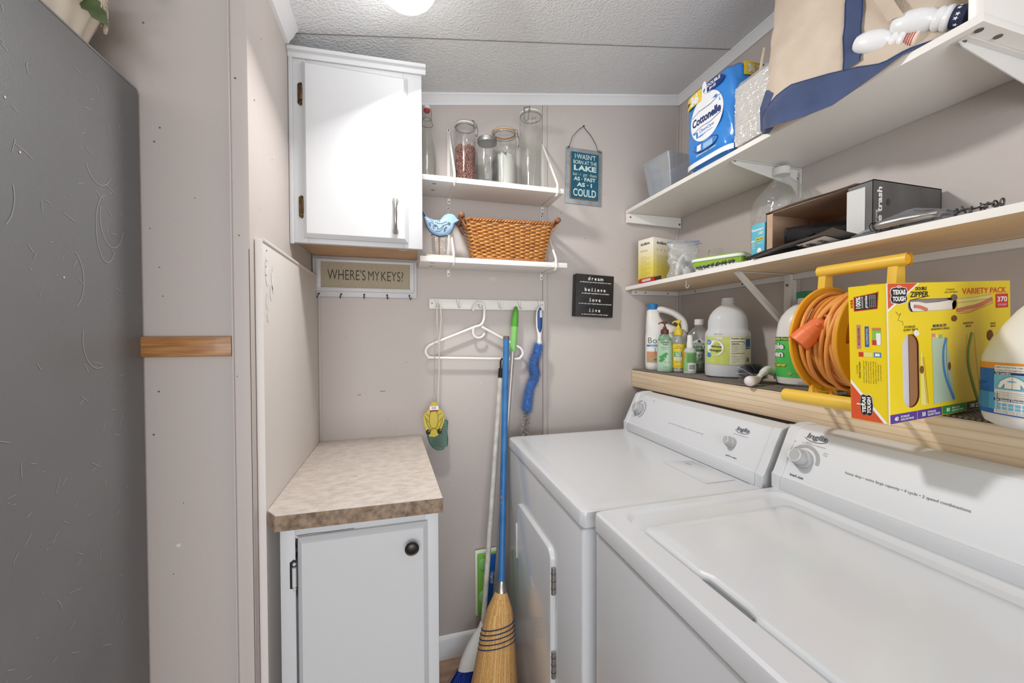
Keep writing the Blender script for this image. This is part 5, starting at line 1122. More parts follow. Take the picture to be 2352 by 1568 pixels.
# green cleaner jug
t = frame('green_cleaner_jug', 'white cleaner gallon with green label and green cap, behind the orange cord reel', 'jug', 1.195, .905, group='bottles and jugs on the pine shelf')
JR, JD, JN = .078, .062, 2.6
mb = MB(); mb.lathe([(0, .066, .052), (.006, .076, .060), (.020, JR, JD), (.150, JR, JD), (.165, JR * .985, JD * .985), (.190, .073, .060), (.210, .066, .055), (.230, .052, .045), (.244, .036, .032), (.250, .024, .024), (.268, .023, .023)], WPL, 44, n=JN)
mb.tube(smooth([(.030, 0, .255), (.052, 0, .235), (.068, 0, .200), (.072, 0, .165)]), .013, WPL, 12); mb.build('body', t, angle=45)
mb = MB(); mb.lathe([(.266, .027), (.284, .027), (.286, .025), (.286, .001)], mat('cap_green', (32, 132, 92), .4), 32)
mb.build('cap', t)
f = wrap(JR, JD, JN, .0008); f2 = wrap(JR, JD, JN, .0015); f3 = wrap(JR, JD, JN, .0021); f4 = wrap(JR, JD, JN, .0026); SG = mat('simple_green', (64, 186, 84), .45, c2=(96, 200, 92), nscale=14); SGD = mat('simple_dark', (28, 108, 70), .45)
mb = MB(); mb.patch(-.180, .026, .085, .148, SG, f, 60); mb.patch(-.180, .137, .085, .148, SGD, f2, 50); YT = mat('print_yellow', (240, 224, 70), .45)
mb.text('Biodegradable Formula', -.080, .1395, .0065, YT, f3, w=.110, bold=.03)
for s_, y in (('simple', .112), ('green', .088)):
    mb.text(s_, -.096, y, .018, SGD, f2, w=.084, bold=.09); mb.text(s_, -.096, y, .018, LABW, f3, w=.078, bold=.045)
mb.text('All-Purpose Cleaner', -.104, .058, .0105, SGD, f3, w=.112, bold=.06); mb.text('All-Purpose Cleaner', -.104, .0585, .010, YT, f4, w=.110, bold=.03); mb.text('concentrated', -.01, .036, .004, RED, f3, w=.034); mb.disc(-.040, .038, .006, G2, f3)
mb.build('label', t)
# ---------------------------------------------------------------- cord reel
ORY = mat('reel_yellow', (236, 172, 44), .35, sss=0); YLW = mat('reel_frame_yellow', (232, 190, 70), .35); CORD = mat('cord_orange', (228, 150, 66), .45, c2=(236, 166, 86), nscale=20); PLUG = mat('plug_orange', (232, 118, 66), .4)
t = thing('cord_reel', 'yellow reel wound with orange extension cord, between the green cleaner and the yellow box', 'cord reel', (1.01, .66, ZB))
CX, CZ, RD = 1.030, 1.292, .128
mb = MB()
def flange(mb, y, th, R, lip, m, holes=True):
    # annular plate with oval windows
    n = 72; wins = 4
    X = Matrix.Translation((CX, y, CZ)) @ Matrix.Rotation(pi / 2, 4, 'X')
    for a, b in [(.028, .052), (.098, R)]:
        mb.lathe([(-th / 2, a), (-th / 2, b), (th / 2, b), (th / 2, a), (-th / 2, a)], m, n, X=X, cap0=False, cap1=False)
    for w in range(wins):
        c = 2 * pi * w / wins + .35; hwid = .28
        vs = []; fs = []
        for i in range(7):
            a = c - hwid + 2 * hwid * i / 6; e = .012 * ((i - 3) / 3) ** 2
            for rr_, hh in ((.048 - e, -th * .44), (.102 + e, -th * .44), (.102 + e, th * .44), (.048 - e, th * .44)): vs.append(X @ Vector((rr_ * cos(a), rr_ * sin(a), hh)))
            if i: k = 4 * (i - 1); fs += [(k, k + 1, k + 5, k + 4), (k + 2, k + 3, k + 7, k + 6), (k + 3, k, k + 4, k + 7), (k + 1, k + 2, k + 6, k + 5)]
        mb.add(vs, fs, m)
    mb.tube([X @ Vector((R * cos(2 * pi * i / n), R * sin(2 * pi * i / n), lip)) for i in range(n)], .0038, m, 8, closed=True)
flange(mb, .722, .003, RD, 0, ORY); mb.cyl((CX, .722, CZ), (CX, .735, CZ), .03, ORY); mb.build('rear_flange', t, world=True)
mb = MB(); flange(mb, .622, .003, RD - .004, 0, ORY); mb.cyl((CX, .610, CZ), (CX, .622, CZ), .03, ORY); mb.build('front_flange', t, world=True)
mb = MB(); mb.cyl((CX, .623, CZ), (CX, .721, CZ), .045, ORY, 32); mb.build('drum', t, world=True)
mb = MB(); r_ = random.Random(11)
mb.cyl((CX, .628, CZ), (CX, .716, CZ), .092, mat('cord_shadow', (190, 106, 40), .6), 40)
for k in range(26):
    y0 = r_.uniform(.632, .712); y1 = min(.714, max(.631, y0 + r_.uniform(-.045, .045))); R0 = .096 + (k % 4) * .0055 + r_.uniform(-.002, .002); ph = r_.uniform(0, 6.28); ecc = r_.uniform(0, .006); n = 48
    pts = [(CX + (R0 + ecc * cos(a - ph)) * cos(a), y0 + (y1 - y0) * (.5 - .5 * cos(a + ph)), CZ + (R0 + ecc * cos(a - ph)) * sin(a) * 1.0) for a in [2 * pi * i / n for i in range(n)]]
    mb.tube(pts, .0048, CORD, 8, closed=True)
mb.tube(smooth([(.975, .655, CZ + .095), (.950, .665, CZ + .078), (.930, .672, CZ + .055), (.921, .677, CZ + .042)]), .0048, CORD, 8)
cord = mb.build('cord', t, world=True, angle=60)
mb = MB(); A = Vector((.932, .671, 1.332)); B_ = Vector((.907, .694, 1.296)); d = (B_ - A).normalized()
mb.tube([A - d * .006, A, A + d * .012, A + d * .03, A + d * .034, A + d * .036, A + d * .064], [.010, .0185, .0205, .0225, .0225, .0240, .0245], PLUG, 24); 
u_ = d.orthogonal().normalized(); w_ = d.cross(u_); fpn = plane(A + d * .0642, u_, w_, .0004)
if (u_.cross(w_)).dot(d) < 0: fpn = plane(A + d * .0642, w_, u_, .0004)
for x, y, ry in [(-.007, .003, .0045), (.007, .003, .0045), (0, -.009, .003)]: mb.disc(x, y, .0016, BLACK, fpn, ry=ry, n=10)
mb.ball(tuple(A + d * .012 + Vector((-.014, -.012, .004))), .006, PLUG, seg=12); mb.box(-.006, -.009, -.003, .006, .009, .003, PLUG, .002, X=Matrix.Translation(A + Vector((.006, -.012, .016))))
o = mb.build('plug', t, world=True)
mb = MB()
mb.cyl((CX - .010, .560, 1.463), (CX - .010, .742, 1.463), .0135, YLW, 24, cap=False); mb.cyl((CX - .010, .563, 1.463), (CX - .010, .742, 1.463), .0105, ORY, 24)
for y in (.732, .586):
    mb.prism([(-.022, .0), (.022, .0), (.014, .16), (-.010, .16)], y - .009, y + .009, YLW, lambda x, z, h: (CX + x * 1 - .006, h, CZ + z), .002)
mb.build('carry_handle', t, world=True)
mb = MB()
mb.tube([(.862, .520, ZB + .016), (.862, .700, ZB + .016)], .0145, YLW, 22, cap=False); mb.cyl((.862, .524, ZB + .016), (.862, .700, ZB + .016), .0115, ORY, 22); mb.ball((.862, .700, ZB + .016), .0145, YLW, (1, .4, 1))
mb.cyl((1.16, .560, ZB + .016), (1.16, .735, ZB + .016), .0145, YLW, 22)
for y in (.735, .585):
    mb.tube(smooth([(.862, y - .035, ZB + .016), (.93, y - .02, ZB + .012), (1.01, y, ZB + .008), (1.09, y, ZB + .012), (1.16, y, ZB + .016)]), .005, YLW, 8)
    mb.prism([(-.05, 0), (.05, 0), (.018, .135), (-.018, .135)], y - .003, y + .003, YLW, lambda x, z, h: (CX + x, h, ZB + .008 + z))
for x in (.93, .99, 1.05): mb.tube(smooth([(x, .69, ZB + .008), (x + .012, .70, ZB + .026), (x + .03, .71, ZB + .030), (x + .045, .71, ZB + .01)]), .004, ORY, 8)
mb.build('stand', t, world=True)
# ---------------------------------------------------------------- yellow bag box
YBX = mat('box_yellow', (234, 206, 26), .32, coat=.15); ORD = mat('box_orange_red', (214, 84, 44), .4); KRAFT = mat('kraft', (150, 104, 66), .8); CARDIN = mat('box_inside', (120, 74, 46), .85)
t = thing('bag_box', 'large yellow variety pack box of zipper bags with torn openings', 'box', (.828, .479, ZB - .004))
t.rotation_euler = (0, radians(-3.0), radians(1.5)); t.scale = (1, 1, .965)
W_, D_, H_ = .374, .060, .258
BLK = mat('box_black', (44, 36, 34), .5); PUR = mat('box_purple', (84, 54, 140), .45); GRB = mat('box_green', (36, 132, 62), .45); DKG = mat('box_darkgreen', (22, 62, 44), .45); TORN = mat('torn_paper', (228, 220, 208), .8); BAGC = clear('bag_film', (236, 240, 236), .5, .15, .2, body=.35, bodyc=(190, 208, 190))
smooth2 = lambda P_: [(v.x, v.y) for v in smooth([(a, b, 0) for a, b in P_], 6)]
# carton walls: front with real openings
def stadium(cx, cy, w, h, n=10, cap='v'):
    if cap == 'v': r = w / 2; return [(cx + r * cos(a), cy + h / 2 - r + r * sin(a)) for a in [pi * i / n for i in range(n + 1)]] + [(cx + r * cos(a), cy - h / 2 + r + r * sin(a)) for a in [pi + pi * i / n for i in range(n + 1)]]
    r = h / 2; return [(cx - w / 2 + r + r * cos(a), cy + r * sin(a)) for a in [pi / 2 + pi * i / n for i in range(n + 1)]] + [(cx + w / 2 - r + r * cos(a), cy + r * sin(a)) for a in [-pi / 2 + pi * i / n for i in range(n + 1)]]
holes = [stadium(.127, .2155, .143, .0235, cap='h'), stadium(.061, .094, .046, .138)]
bmx = bmesh.new(); edges = []
def loop(pts):
    vs = [bmx.verts.new((x, 0, z)) for x, z in pts]
    for i in range(len(vs)): edges.append(bmx.edges.new((vs[i], vs[(i + 1) % len(vs)])))
loop([(0, 0), (W_, 0), (W_, H_), (0, H_)]); [loop(h) for h in holes]
bmesh.ops.triangle_fill(bmx, edges=edges, use_beauty=True)
for fc in list(bmx.faces):   # drop faces lying inside an opening
    c = fc.calc_center_median()
    def inside(P_, x, y):
        s_ = False
        for i in range(len(P_)):
            (x1, y1), (x2, y2) = P_[i - 1], P_[i]
            if (y1 > y) != (y2 > y) and x < (x2 - x1) * (y - y1) / (y2 - y1) + x1: s_ = not s_
        return s_
    if any(inside(h, c.x, c.z) for h in holes): bmx.faces.remove(fc)
mb = MB(); mb.bm(bmx, YBX)
mb.add([(0, D_, 0), (W_, D_, 0), (W_, D_, H_), (0, D_, H_), (0, 0, 0), (0, 0, H_), (W_, 0, 0), (W_, 0, H_)], [(1, 0, 3, 2), (0, 4, 5, 3), (6, 1, 2, 7), (5, 7, 2, 3), (0, 1, 6, 4)], YBX)
mb.add([(.0008, D_ - .001, .001), (W_ - .001, D_ - .001, .001), (W_ - .001, D_ - .001, H_ - .001), (.0008, D_ - .001, H_ - .001), (.0008, .001, .001), (.0008, .001, H_ - .001)], [(0, 1, 2, 3), (4, 0, 3, 5)], CARDIN)
for h in holes: 
    n = len(h); mb.add([(x, 0, z) for x, z in h] + [(x, .0012, z) for x, z in h], [(i, (i + 1) % n, n + (i + 1) % n, n + i) for i in range(n)], KRAFT)
mb.tube([(0, 0, 0), (0, 0, H_)], .0011, TORN, 6)
mb.build('carton', t, flat=True)
F, F2, F3, F4 = [plane((0, 0, 0), (1, 0, 0), (0, 0, 1), q) for q in (.0003, .0006, .0009, .0012)]
def hexbadge(mb, x, y, w, h, fA, fB, fC, rot=0):
    P_ = [(-.5, -.22), (-.42, -.40), (0, -.5), (.42, -.40), (.5, -.22), (.44, 0), (.5, .22), (.42, .40), (0, .5), (-.42, .40), (-.5, .22), (-.44, 0)]
    c, s_ = cos(rot), sin(rot)
    def T(k): return [(x + (a * w * k) * c - (b * h * k) * s_, y + (a * w * k) * s_ + (b * h * k) * c) for a, b in P_]
    mb.poly(T(1.0), LABW, fA); mb.poly(T(.93), BLK, fB)
    for s2, dy in (('TEXAS', .06), ('TOUGH', -.30)): mb.text(s2, x - dy * h * s_, y + dy * h * c, h * .24, LABW, fC, w=w * .72, bold=.05, rot=rot)
    mb.disc(x - .46 * h * -s_ * -1, y + .46 * h * c, w * .14, LABW, fC, ry=h * .07); mb.text('H·E·B', x - .43 * h * s_, y + .43 * h * c, h * .07, RED, plane_up(fC), bold=.04, rot=rot)
def plane_up(fn): return lambda x, y: fn(x, y) + (fn(1, 0) - fn(0, 0)).cross(fn(0, 1) - fn(0, 0)).normalized() * .0003
mb = MB()
mb.poly([(.001, H_ - .001), (.088, H_ - .001), (.001, H_ - .052)], LABW, F); mb.poly([(.001, H_ - .001), (.082, H_ - .001), (.001, H_ - .047)], ORD, F2)
hexbadge(mb, .030, .2355, .048, .034, F3, F4, plane((0, 0, 0), (1, 0, 0), (0, 0, 1), .0015))
mb.text('DOUBLE', .093, .244, .0060, BLK, F, bold=.04, w=.032); mb.text('ZIPPER', .087, .2315, .0100, BLK, F, bold=.03, w=.052, slant=.15); mb.stroke([(.060, .2255), (.116, .2325)], .0012, BLK, F)
mb.text('STORAGE', .178, .2415, .0036, BLK, F, w=.026); mb.text('GALLON BAGS', .180, .2365, .0036, BLK, F, w=.040)
mb.text('VARIETY PACK', .287, .2335, .0115, mat('variety_orange', (206, 84, 50), .45), F, w=.146, bold=.02)
mb.patch(.323, .202, .366, .231, RED, F); mb.text('370', .3445, .2150, .0105, LABW, F2, w=.034, bold=.03); mb.text('TOTAL BAGS', .3445, .2065, .0042, LABW, F2, w=.030)
ZOR = mat('zip_orange', (208, 118, 88), .45); ZY = mat('zip_pale', (226, 216, 120), .45); ZR = mat('zip_red', (176, 60, 40), .5)
mb.poly([(.199, .226), (.308, .232), (.310, .212), (.199, .194)], ZY, F); mb.stroke(smooth2([(.196, .202), (.225, .205), (.265, .210), (.312, .222)]), .0075, ZOR, F2)
for zz in (.1955, .1985): mb.stroke(smooth2([(.20, zz), (.235, zz + .001), (.27, zz + .008), (.314, zz + .018)]), .0008, ZR, F2)
for zz in (.2245, .2165): mb.stroke([(.199, zz), (.25, zz + .002), (.308, zz + .006)], .0007, ZR, F2)
for s_, x, y, w in [('STORAGE', .059, .1745, .030), ('QUART BAGS', .061, .1690, .040), ('SANDWICH BAGS', .146, .1665, .054), ('SANDWICH', .232, .1735, .032), ('BAGS', .232, .1675, .016), ('SNACK', .313, .1690, .018), ('BAGS', .313, .1635, .016)]: mb.text(s_, x, y, .0042, BLK, F2, w=w, bold=.01)
for k, (ch, c_) in enumerate(zip('BREAK-N-ZIP', 'PGOPGOPGOPG')): mb.text(ch, .1265 + k * .0036, .1722, .0052, {'P': NAVY, 'G': GRB, 'O': ORD}[c_], F2, bold=.04)
mb.stroke([(.022, .206), (.030, .199), (.036, .203), (.027, .190), (.040, .187), (.041, .180)], .0008, BLACK, F)
mb.poly([(.121, .152), (.165, .149), (.189, .026), (.124, .024)], mat('pic_bag', (176, 196, 170), .3), F); mb.patch(.121, .1535, .131, .160, mat('pic_pink', (220, 130, 120), .5), F); mb.patch(.141, .150, .151, .157, mat('pic_green', (120, 190, 120), .5), F2); mb.patch(.132, .151, .141, .158, ZY, F)
ZB_ = mat('zip_blue', (64, 134, 196), .45); mb.stroke(smooth2([(.163, .150), (.154, .125), (.155, .090), (.166, .060), (.184, .027)]), .0060, ZB_, F2); mb.stroke(smooth2([(.166, .150), (.163, .115), (.168, .07), (.187, .028)]), .0008, GREYT, F2)
ZG = mat('zip_green', (112, 156, 52), .45); mb.stroke(smooth2([(.243, .156), (.232, .125), (.232, .090), (.246, .050), (.262, .014)]), .0065, ZG, F2); mb.stroke(smooth2([(.228, .152), (.224, .105), (.238, .06), (.258, .014)]), .0007, DG, F2); mb.stroke(smooth2([(.250, .155), (.256, .105), (.265, .04)]), .0007, DG, F2)
mb.poly([(.088, .135), (.094, .120), (.106, .026), (.086, .026)], ZY, F); mb.stroke([(.093, .118), (.098, .075), (.103, .028)], .0007, ZR, F2); mb.stroke([(.0965, .118), (.102, .075), (.1075, .028)], .0007, ZR, F2)
for k, (x0, x1, c_, n1, a1, a2) in enumerate([(.001, .075, PUR, '40', 'STORAGE', 'GALLON BAGS'), (.0765, .147, PUR, '50', 'STORAGE', 'QUART BAGS'), (.1485, .222, GRB, '80', 'BREAK-N-ZIP', 'SANDWICH BAGS'), (.2235, .294, DKG, '100', 'SANDWICH', 'BAGS'), (.2955, .370, RED, '100', 'SNACK', 'BAGS')]):
    mb.patch(x0, .0008, x1, .0175, c_, F); mb.text(n1, x0 + .017, .0055, .0075, LABW, F2, bold=.03); mb.text(a1, x0 + .028, .0098, .0036, LABW, F2, al='LEFT', bold=.02, w=.024); mb.text(a2, x0 + .028, .0045, .0036, LABW, F2, al='LEFT', bold=.02, w=.036)
HLE = mat('hole_grey', (110, 92, 92), .8)
for x, y, rx, ry in [(.090, .094, .005, .0075), (.171, .094, .004, .0080), (.302, .147, .010, .011), (.188, .1865, .0085, .006)]: mb.disc(x, y, rx, CARDIN, F3, ry=ry)
mb.disc(.189, .2275, .0095, HLE, F3, ry=.0062)
mb.build('front_printing', t, flat=True)
mb = MB(); r2 = random.Random(4)
mb.add([F3(x, y) + Vector((0, .004, 0)) for x, y in [(.068, .2225), (.090, .2225), (.112, .2190), (.150, .2200), (.197, .2240), (.190, .2150), (.192, .2040), (.135, .2035), (.075, .2045), (.069, .2130)]], [tuple(range(10))], TORN)
mb.stroke(smooth2([(.078, .214), (.095, .212), (.115, .206)]), .006, ZOR, lambda x, y: F4(x, y) + Vector((0, .0030, 0)))
mb.poly([(.066, .166), (.074, .171), (.082, .167), (.084, .160), (.072, .158)], TORN, F4)
mb.build('torn_cardboard', t, flat=True)
mb = MB(); mb.box(.034, .003, .02, .062, .010, .170, mat('bags_white', (206, 202, 206), .5), .002); mb.box(.0625, .003, .02, .092, .006, .172, KRAFT); mb.build('quart_bag_roll', t)
mb = MB(); mb.box(.05, .006, .198, .20, .012, .230, mat('bags_grey', (150, 140, 140), .6), .003); mb.build('gallon_bag_roll', t)
SP = lambda o_: plane((0, D_, 0), (0, -1, 0), (0, 0, 1), o_)
S_, S2, S3, S4 = SP(.0003), SP(.0006), SP(.0009), SP(.0012)
mb = MB(); mb.poly([(.0008, .001), (.058, .001), (.0008, .078)], LABW, S_); mb.poly([(.0008, .001), (.052, .001), (.0008, .070)], ORD, S2)
hexbadge(mb, .026, .031, .043, .022, S2, S3, S4, rot=pi / 2)
mb.poly([(.009, .210), (.046, .213), (.048, .245), (.043, .243), (.009, .238)], RED, S_); mb.poly([(.0105, .212), (.0445, .2145), (.0465, .2425), (.0105, .2365)], BLK, S2)
mb.text('100%', .0200, .2255, .0075, LABW, S3, w=.022, bold=.03, rot=pi / 2); mb.text('GUARANTEE', .0245, .2265, .0030, LABW, S3, w=.022, rot=pi / 2); mb.text('promise', .0310, .2270, .0048, LABW, S3, w=.023, rot=pi / 2, slant=.2, bold=.02)
for k in range(4): mb.text('if you are not completely', .0350 + k * .0028, .228, .0016, LABW, S3, w=.023, rot=pi / 2)
mb.text('H·E·B', .0075, .225, .004, RED, S2, w=.016, rot=pi / 2, bold=.05)
for x, y0, y1, c_ in [(.0125, .138, .184, mat('butcher', (196, 128, 120), .5)), (.0255, .142, .181, mat('foil_blue', (60, 90, 150), .5))]: mb.patch(x, y0, x + .0065, y1, c_, S_)
mb.text('BUTCHER PAPER', .0175, .162, .0030, BLK, S2, w=.033, rot=pi / 2); mb.text('ALUMINUM FOIL', .0305, .162, .0030, LABW, S2, w=.031, rot=pi / 2)
mb.patch(.037, .146, .050, .178, mat('pic_lime', (130, 190, 80), .5), S_); mb.patch(.043, .146, .050, .168, LABW, S2); mb.patch(.037, .146, .044, .155, RED, S2); mb.patch(.037, .1735, .050, .178, ZOR, S2)
mb.patch(.0150, .123, .0225, .132, RED, S_); mb.patch(.0230, .123, .0370, .132, ZY, S_); mb.patch(.0390, .123, .0500, .132, ZB_, S_); mb.patch(.0410, .125, .0480, .130, LABW, S2)
mb.text('not just tough,', .0125, .098, .0022, BLK, S_, rot=pi / 2); mb.text('TEXAS TOUGH!', .0175, .097, .0028, BLK, S_, w=.032, rot=pi / 2, bold=.02)
for k, s_ in enumerate(['H-E-B Texas Tough Food', 'bags are perfect for keeping', 'your favorite foods fresh.', 'Try all of our H-E-B Texas', 'items, including foil, storage', 'containers, trash bags, and more.', 'Each one is guaranteed', 'or your money back!']): mb.text(s_, .0235 + k * .0037, .094, .0019, BLK, S_, w=.042 - (k > 5) * .012, rot=pi / 2)
mb.build('side_printing', t, flat=True)
# ---------------------------------------------------------------- bleach jug at the right edge
t = thing('bleach_jug', 'white bleach gallon with orange and blue label, at the right end of the pine shelf', 'jug', (1.018, .360, ZB), face_cam(1.0, .30) - .5, group='bottles and jugs on the pine shelf')
JR, JD, JN = .086, .068, 2.4
mb = MB(); mb.lathe([(0, .070, .055), (.006, .081, .064), (.016, .0845, .067), (.030, JR, JD), (.108, JR, JD), (.118, .0850, .0672), (.128, .082, .065), (.150, .073, .060), (.175, .058, .050), (.195, .045, .041), (.210, .032, .031), (.222, .024, .024), (.236, .023, .023)], WPL, 52, n=JN)
mb.tube(smooth([(.028, 0, .225), (.060, 0, .205), (.082, 0, .165), (.083, 0, .120)]), .013, WPL, 12); mb.build('body', t, angle=45)
mb = MB(); mb.lathe([(.226, .027)] + [(.246, .027), (.248, .025), (.248, .001)], mat('cap_bright_blue', (50, 120, 214), .4), 40)
for i in range(32): a = 2 * pi * i / 32; mb.cyl((.0272 * cos(a), .0272 * sin(a), .228), (.0272 * cos(a), .0272 * sin(a), .244), .0010, mat('cap_bright_blue'), 5)
mb.build('cap', t)
f = wrap(JR, JD, JN, .0008); f2 = wrap(JR, JD, JN, .0014); f3 = wrap(JR, JD, JN, .0020); f4 = wrap(JR, JD, JN, .0026)
CBL = mat('clx_blue', (28, 100, 190), .4); CLB = mat('clx_light', (110, 190, 226), .4); COR = mat('clx_orange', (232, 150, 44), .4)
mb = MB(); mb.patch(-.105, .022, .105, .098, CBL, f, 50); mb.patch(-.105, .098, .105, .108, COR, f, 50); mb.patch(-.105, .030, -.030, .058, mat('clx_mid', (70, 156, 214), .4), f2, 20)
mb.patch(-.038, .024, .050, .104, LABW, f2, 24); mb.patch(-.038, .064, .050, .088, CLB, f3, 24); mb.patch(-.038, .089, .050, .093, NAVY, f3, 24); mb.patch(-.038, .045, .050, .049, NAVY, f3, 24)
mb.text('DIRECTIONS FOR USE: It is a violation', -.036, .0995, .0026, NAVY, f3, al='LEFT'); mb.text('product full strength for cleaning', -.036, .095, .0026, NAVY, f3, al='LEFT'); mb.text('For Laundry', -.035, .0897, .0030, PRW, f4, al='LEFT', bold=.03); mb.text('For General Disinfecting', -.035, .0457, .0030, PRW, f4, al='LEFT', bold=.03)
for k in range(5): mb.text('Bleachable fabrics need pour measure', -.035, .059 - k * .0030, .0016, GREYT, f3, al='LEFT', w=.05)
for k in range(12): mb.text('out of reach of children sanitize', -.092, .064 - k * .0030, .0018, NAVY, f3, al='LEFT', w=.045)
mb.text('KEEP OUT OF REACH', -.092, .072, .003, NAVY, f3, al='LEFT', bold=.02); mb.text('OF CHILDREN', -.092, .068, .003, NAVY, f3, al='LEFT', bold=.02)
sh = [(-.020, .084), (-.012, .087), (-.004, .084), (.004, .078), (.008, .068), (.003, .066), (-.002, .074), (-.002, .066), (-.022, .066), (-.022, .074), (-.027, .066), (-.032, .068), (-.028, .078)]; mb.poly(sh, LABW, f4); mb.stroke(sh + [sh[0]], .0006, GREYT, wrap(JR, JD, JN, .0030)); mb.stroke([(-.012, .087), (-.012, .066)], .0005, GREYT, wrap(JR, JD, JN, .0030))
for i in range(6):
    for j in range(2): mb.patch(-.034 + i * .0085, .031 + j * .006, -.028 + i * .0085, .0355 + j * .006, CLB, f3, 2)
for k in range(2): mb.text('floors walls vinyl glazed tile sinks tubs', -.035, .028 - k * .0025, .0016, GREYT, f3, al='LEFT', w=.06)
mb.build('label', t)
# ---------------------------------------------------------------- on the middle shelf
ZM = 1.5242
t = thing('firelog_box', 'yellow and white cardboard box with black lettering at the far end of the middle shelf', 'box', (1.020, 1.421, ZM), radians(12))
gm2 = bpy.data.materials.new('box_fade_yellow'); gm2.use_nodes = True; nt = gm2.node_tree; bb = nt.nodes['Principled BSDF']; tc = nt.nodes.new('ShaderNodeTexCoord'); sp = nt.nodes.new('ShaderNodeSeparateXYZ'); rp = nt.nodes.new('ShaderNodeValToRGB'); mr = nt.nodes.new('ShaderNodeMapRange'); mr.inputs['From Max'].default_value = .195
rp.color_ramp.elements[0].position = .35; rp.color_ramp.elements[0].color = lin((226, 208, 92)); rp.color_ramp.elements[1].position = .85; rp.color_ramp.elements[1].color = lin((236, 228, 212))
nt.links.new(tc.outputs['Object'], sp.inputs[0]); nt.links.new(sp.outputs['Z'], mr.inputs[0]); nt.links.new(mr.outputs[0], rp.inputs[0]); nt.links.new(rp.outputs[0], bb.inputs['Base Color']); bb.inputs['Roughness'].default_value = .4
mb = MB(); mb.box(0, 0, 0, .165, .084, .192, gm2, .0015); mb.build('carton', t)
A_ = plane((0, 0, 0), (1, 0, 0), (0, 0, 1), .0006); B2 = plane((0, .084, 0), (0, -1, 0), (0, 0, 1), .0006); OLV = mat('olive_print', (150, 138, 60), .6)
mb = MB(); mb.text('duraflame', .020, .165, .013, BLACK, A_, w=.058, al='LEFT', bold=.02); mb.text('duraflame', .040, .166, .012, BLACK, B2, w=.050, bold=.02)
for fn_, x0, w in ((A_, .02, .12), (B2, .014, .056)):
    for k in range(4): mb.ring(x0 + .005 + k * w * .18, .141, .0025, .0034, BLACK, fn_, n=8)
    for k in range(15): mb.patch(x0, .115 - k * .0068, x0 + w * (.95 if k % 3 else .6), .1158 - k * .0068, OLV, fn_)
mb.build('printing', t, flat=True)
# red utility knife at its foot
t = thing('utility_knife', 'red utility knife with a white label lying on the shelf edge before the yellow box', 'knife', (.998, 1.43, ZM))
mb = MB(); mb.prism(rounded([(1.372, 0), (1.478, 0), (1.486, .012), (1.476, .020), (1.372, .018)], .006, 3), 0, .012, mat('knife_red', (188, 48, 42), .35), lambda y, z, h: (.990 + h, y, ZM + z), .002); mb.build('body', t, world=True)
mb = MB(); mb.patch(-1.455, .005, -1.395, .015, mat('knife_label', (214, 200, 200), .5), plane((.990, 0, ZM), (0, -1, 0), (0, 0, 1), .0008)); mb.build('label', t, world=True)
mb = MB(); mb.box(.992, 1.340, ZM + .003, 1.000, 1.3725, ZM + .017, mat('knife_dark', (60, 40, 42), .4), .001); mb.build('blade_end', t, world=True)
# zip bag with small parts
FILM = clear('zip_bag_film', (248, 249, 249), .5, .10, .14, body=.30, bodyc=(236, 237, 238), bump=70)
t = thing('zipper_bag', 'crumpled clear zipper bag of small white parts beside the yellow and white box', 'bag', (1.055, 1.275, ZM))
mb = MB(); rings = []
for j in range(13):
    k = j / 12; z = .002 + .140 * k; a = .062 * (1 - .12 * k) + .004 * sin(j * 1.7); b = .034 * (1 - k) ** .7 + .004
    rings.append([Vector((a * cos(q) * (1 + .06 * sin(3 * q + j * .8)), b * sin(q) * (1 + .18 * sin(5 * q + j)) + .018 * k * k, z + .008 * sin(2 * q + j * .4) * (0 if j == 0 else 1))) for q in [2 * pi * i / 40 for i in range(40)]])
mb.loft(rings, FILM); t.rotation_euler = (0, 0, face_cam(1.05, 1.27) + .35); mb.build('film', t)
mb = MB(); mb.loft([[Vector((-.058 + .012 * i, .022 - .001 * i, z)) for i in range(11)] for z in (.138, .146)], mat('zip_strip_blue', (110, 130, 170), .4), False, False, closed=False)
mb.loft([[Vector((.028 + .008 * i, .008 - .002 * i + dy, .128 + .0012 * i)) for i in range(6)] for dy in (0, .014)], mat('zip_strip_blue'), False, False, closed=False); mb.build('zip_strip', t)
mb = MB(); mb.tube(smooth([(-.03, -.005, .01), (-.025, 0, .05), (-.005, -.004, .085), (.012, 0, .06), (.008, 0, .02)]), .007, WPL, 8); mb.box(-.005, -.014, .006, .022, .010, .036, WPL, .004); mb.ball((.03, 0, .03), .013, mat('grey_part', (150, 150, 160), .5)); mb.ball((.006, -.006, .055), .010, mat('blue_grey_part', (104, 110, 140), .4))
mb.build('small_parts', t)
t = thing('cardboard_tab', 'small plain grey-beige carton standing behind the green-wrapped tray', 'carton', (1.19, 1.262, ZM), radians(-20))
mb = MB(); mb.prism([(-.024, 0), (.024, 0), (.024, .112), (.016, .120), (-.016, .120), (-.024, .112)], -.010, .010, mat('beige_card', (196, 188, 178), .7), lambda x, z, h: (x, h, z), .001); mb.build('carton', t)
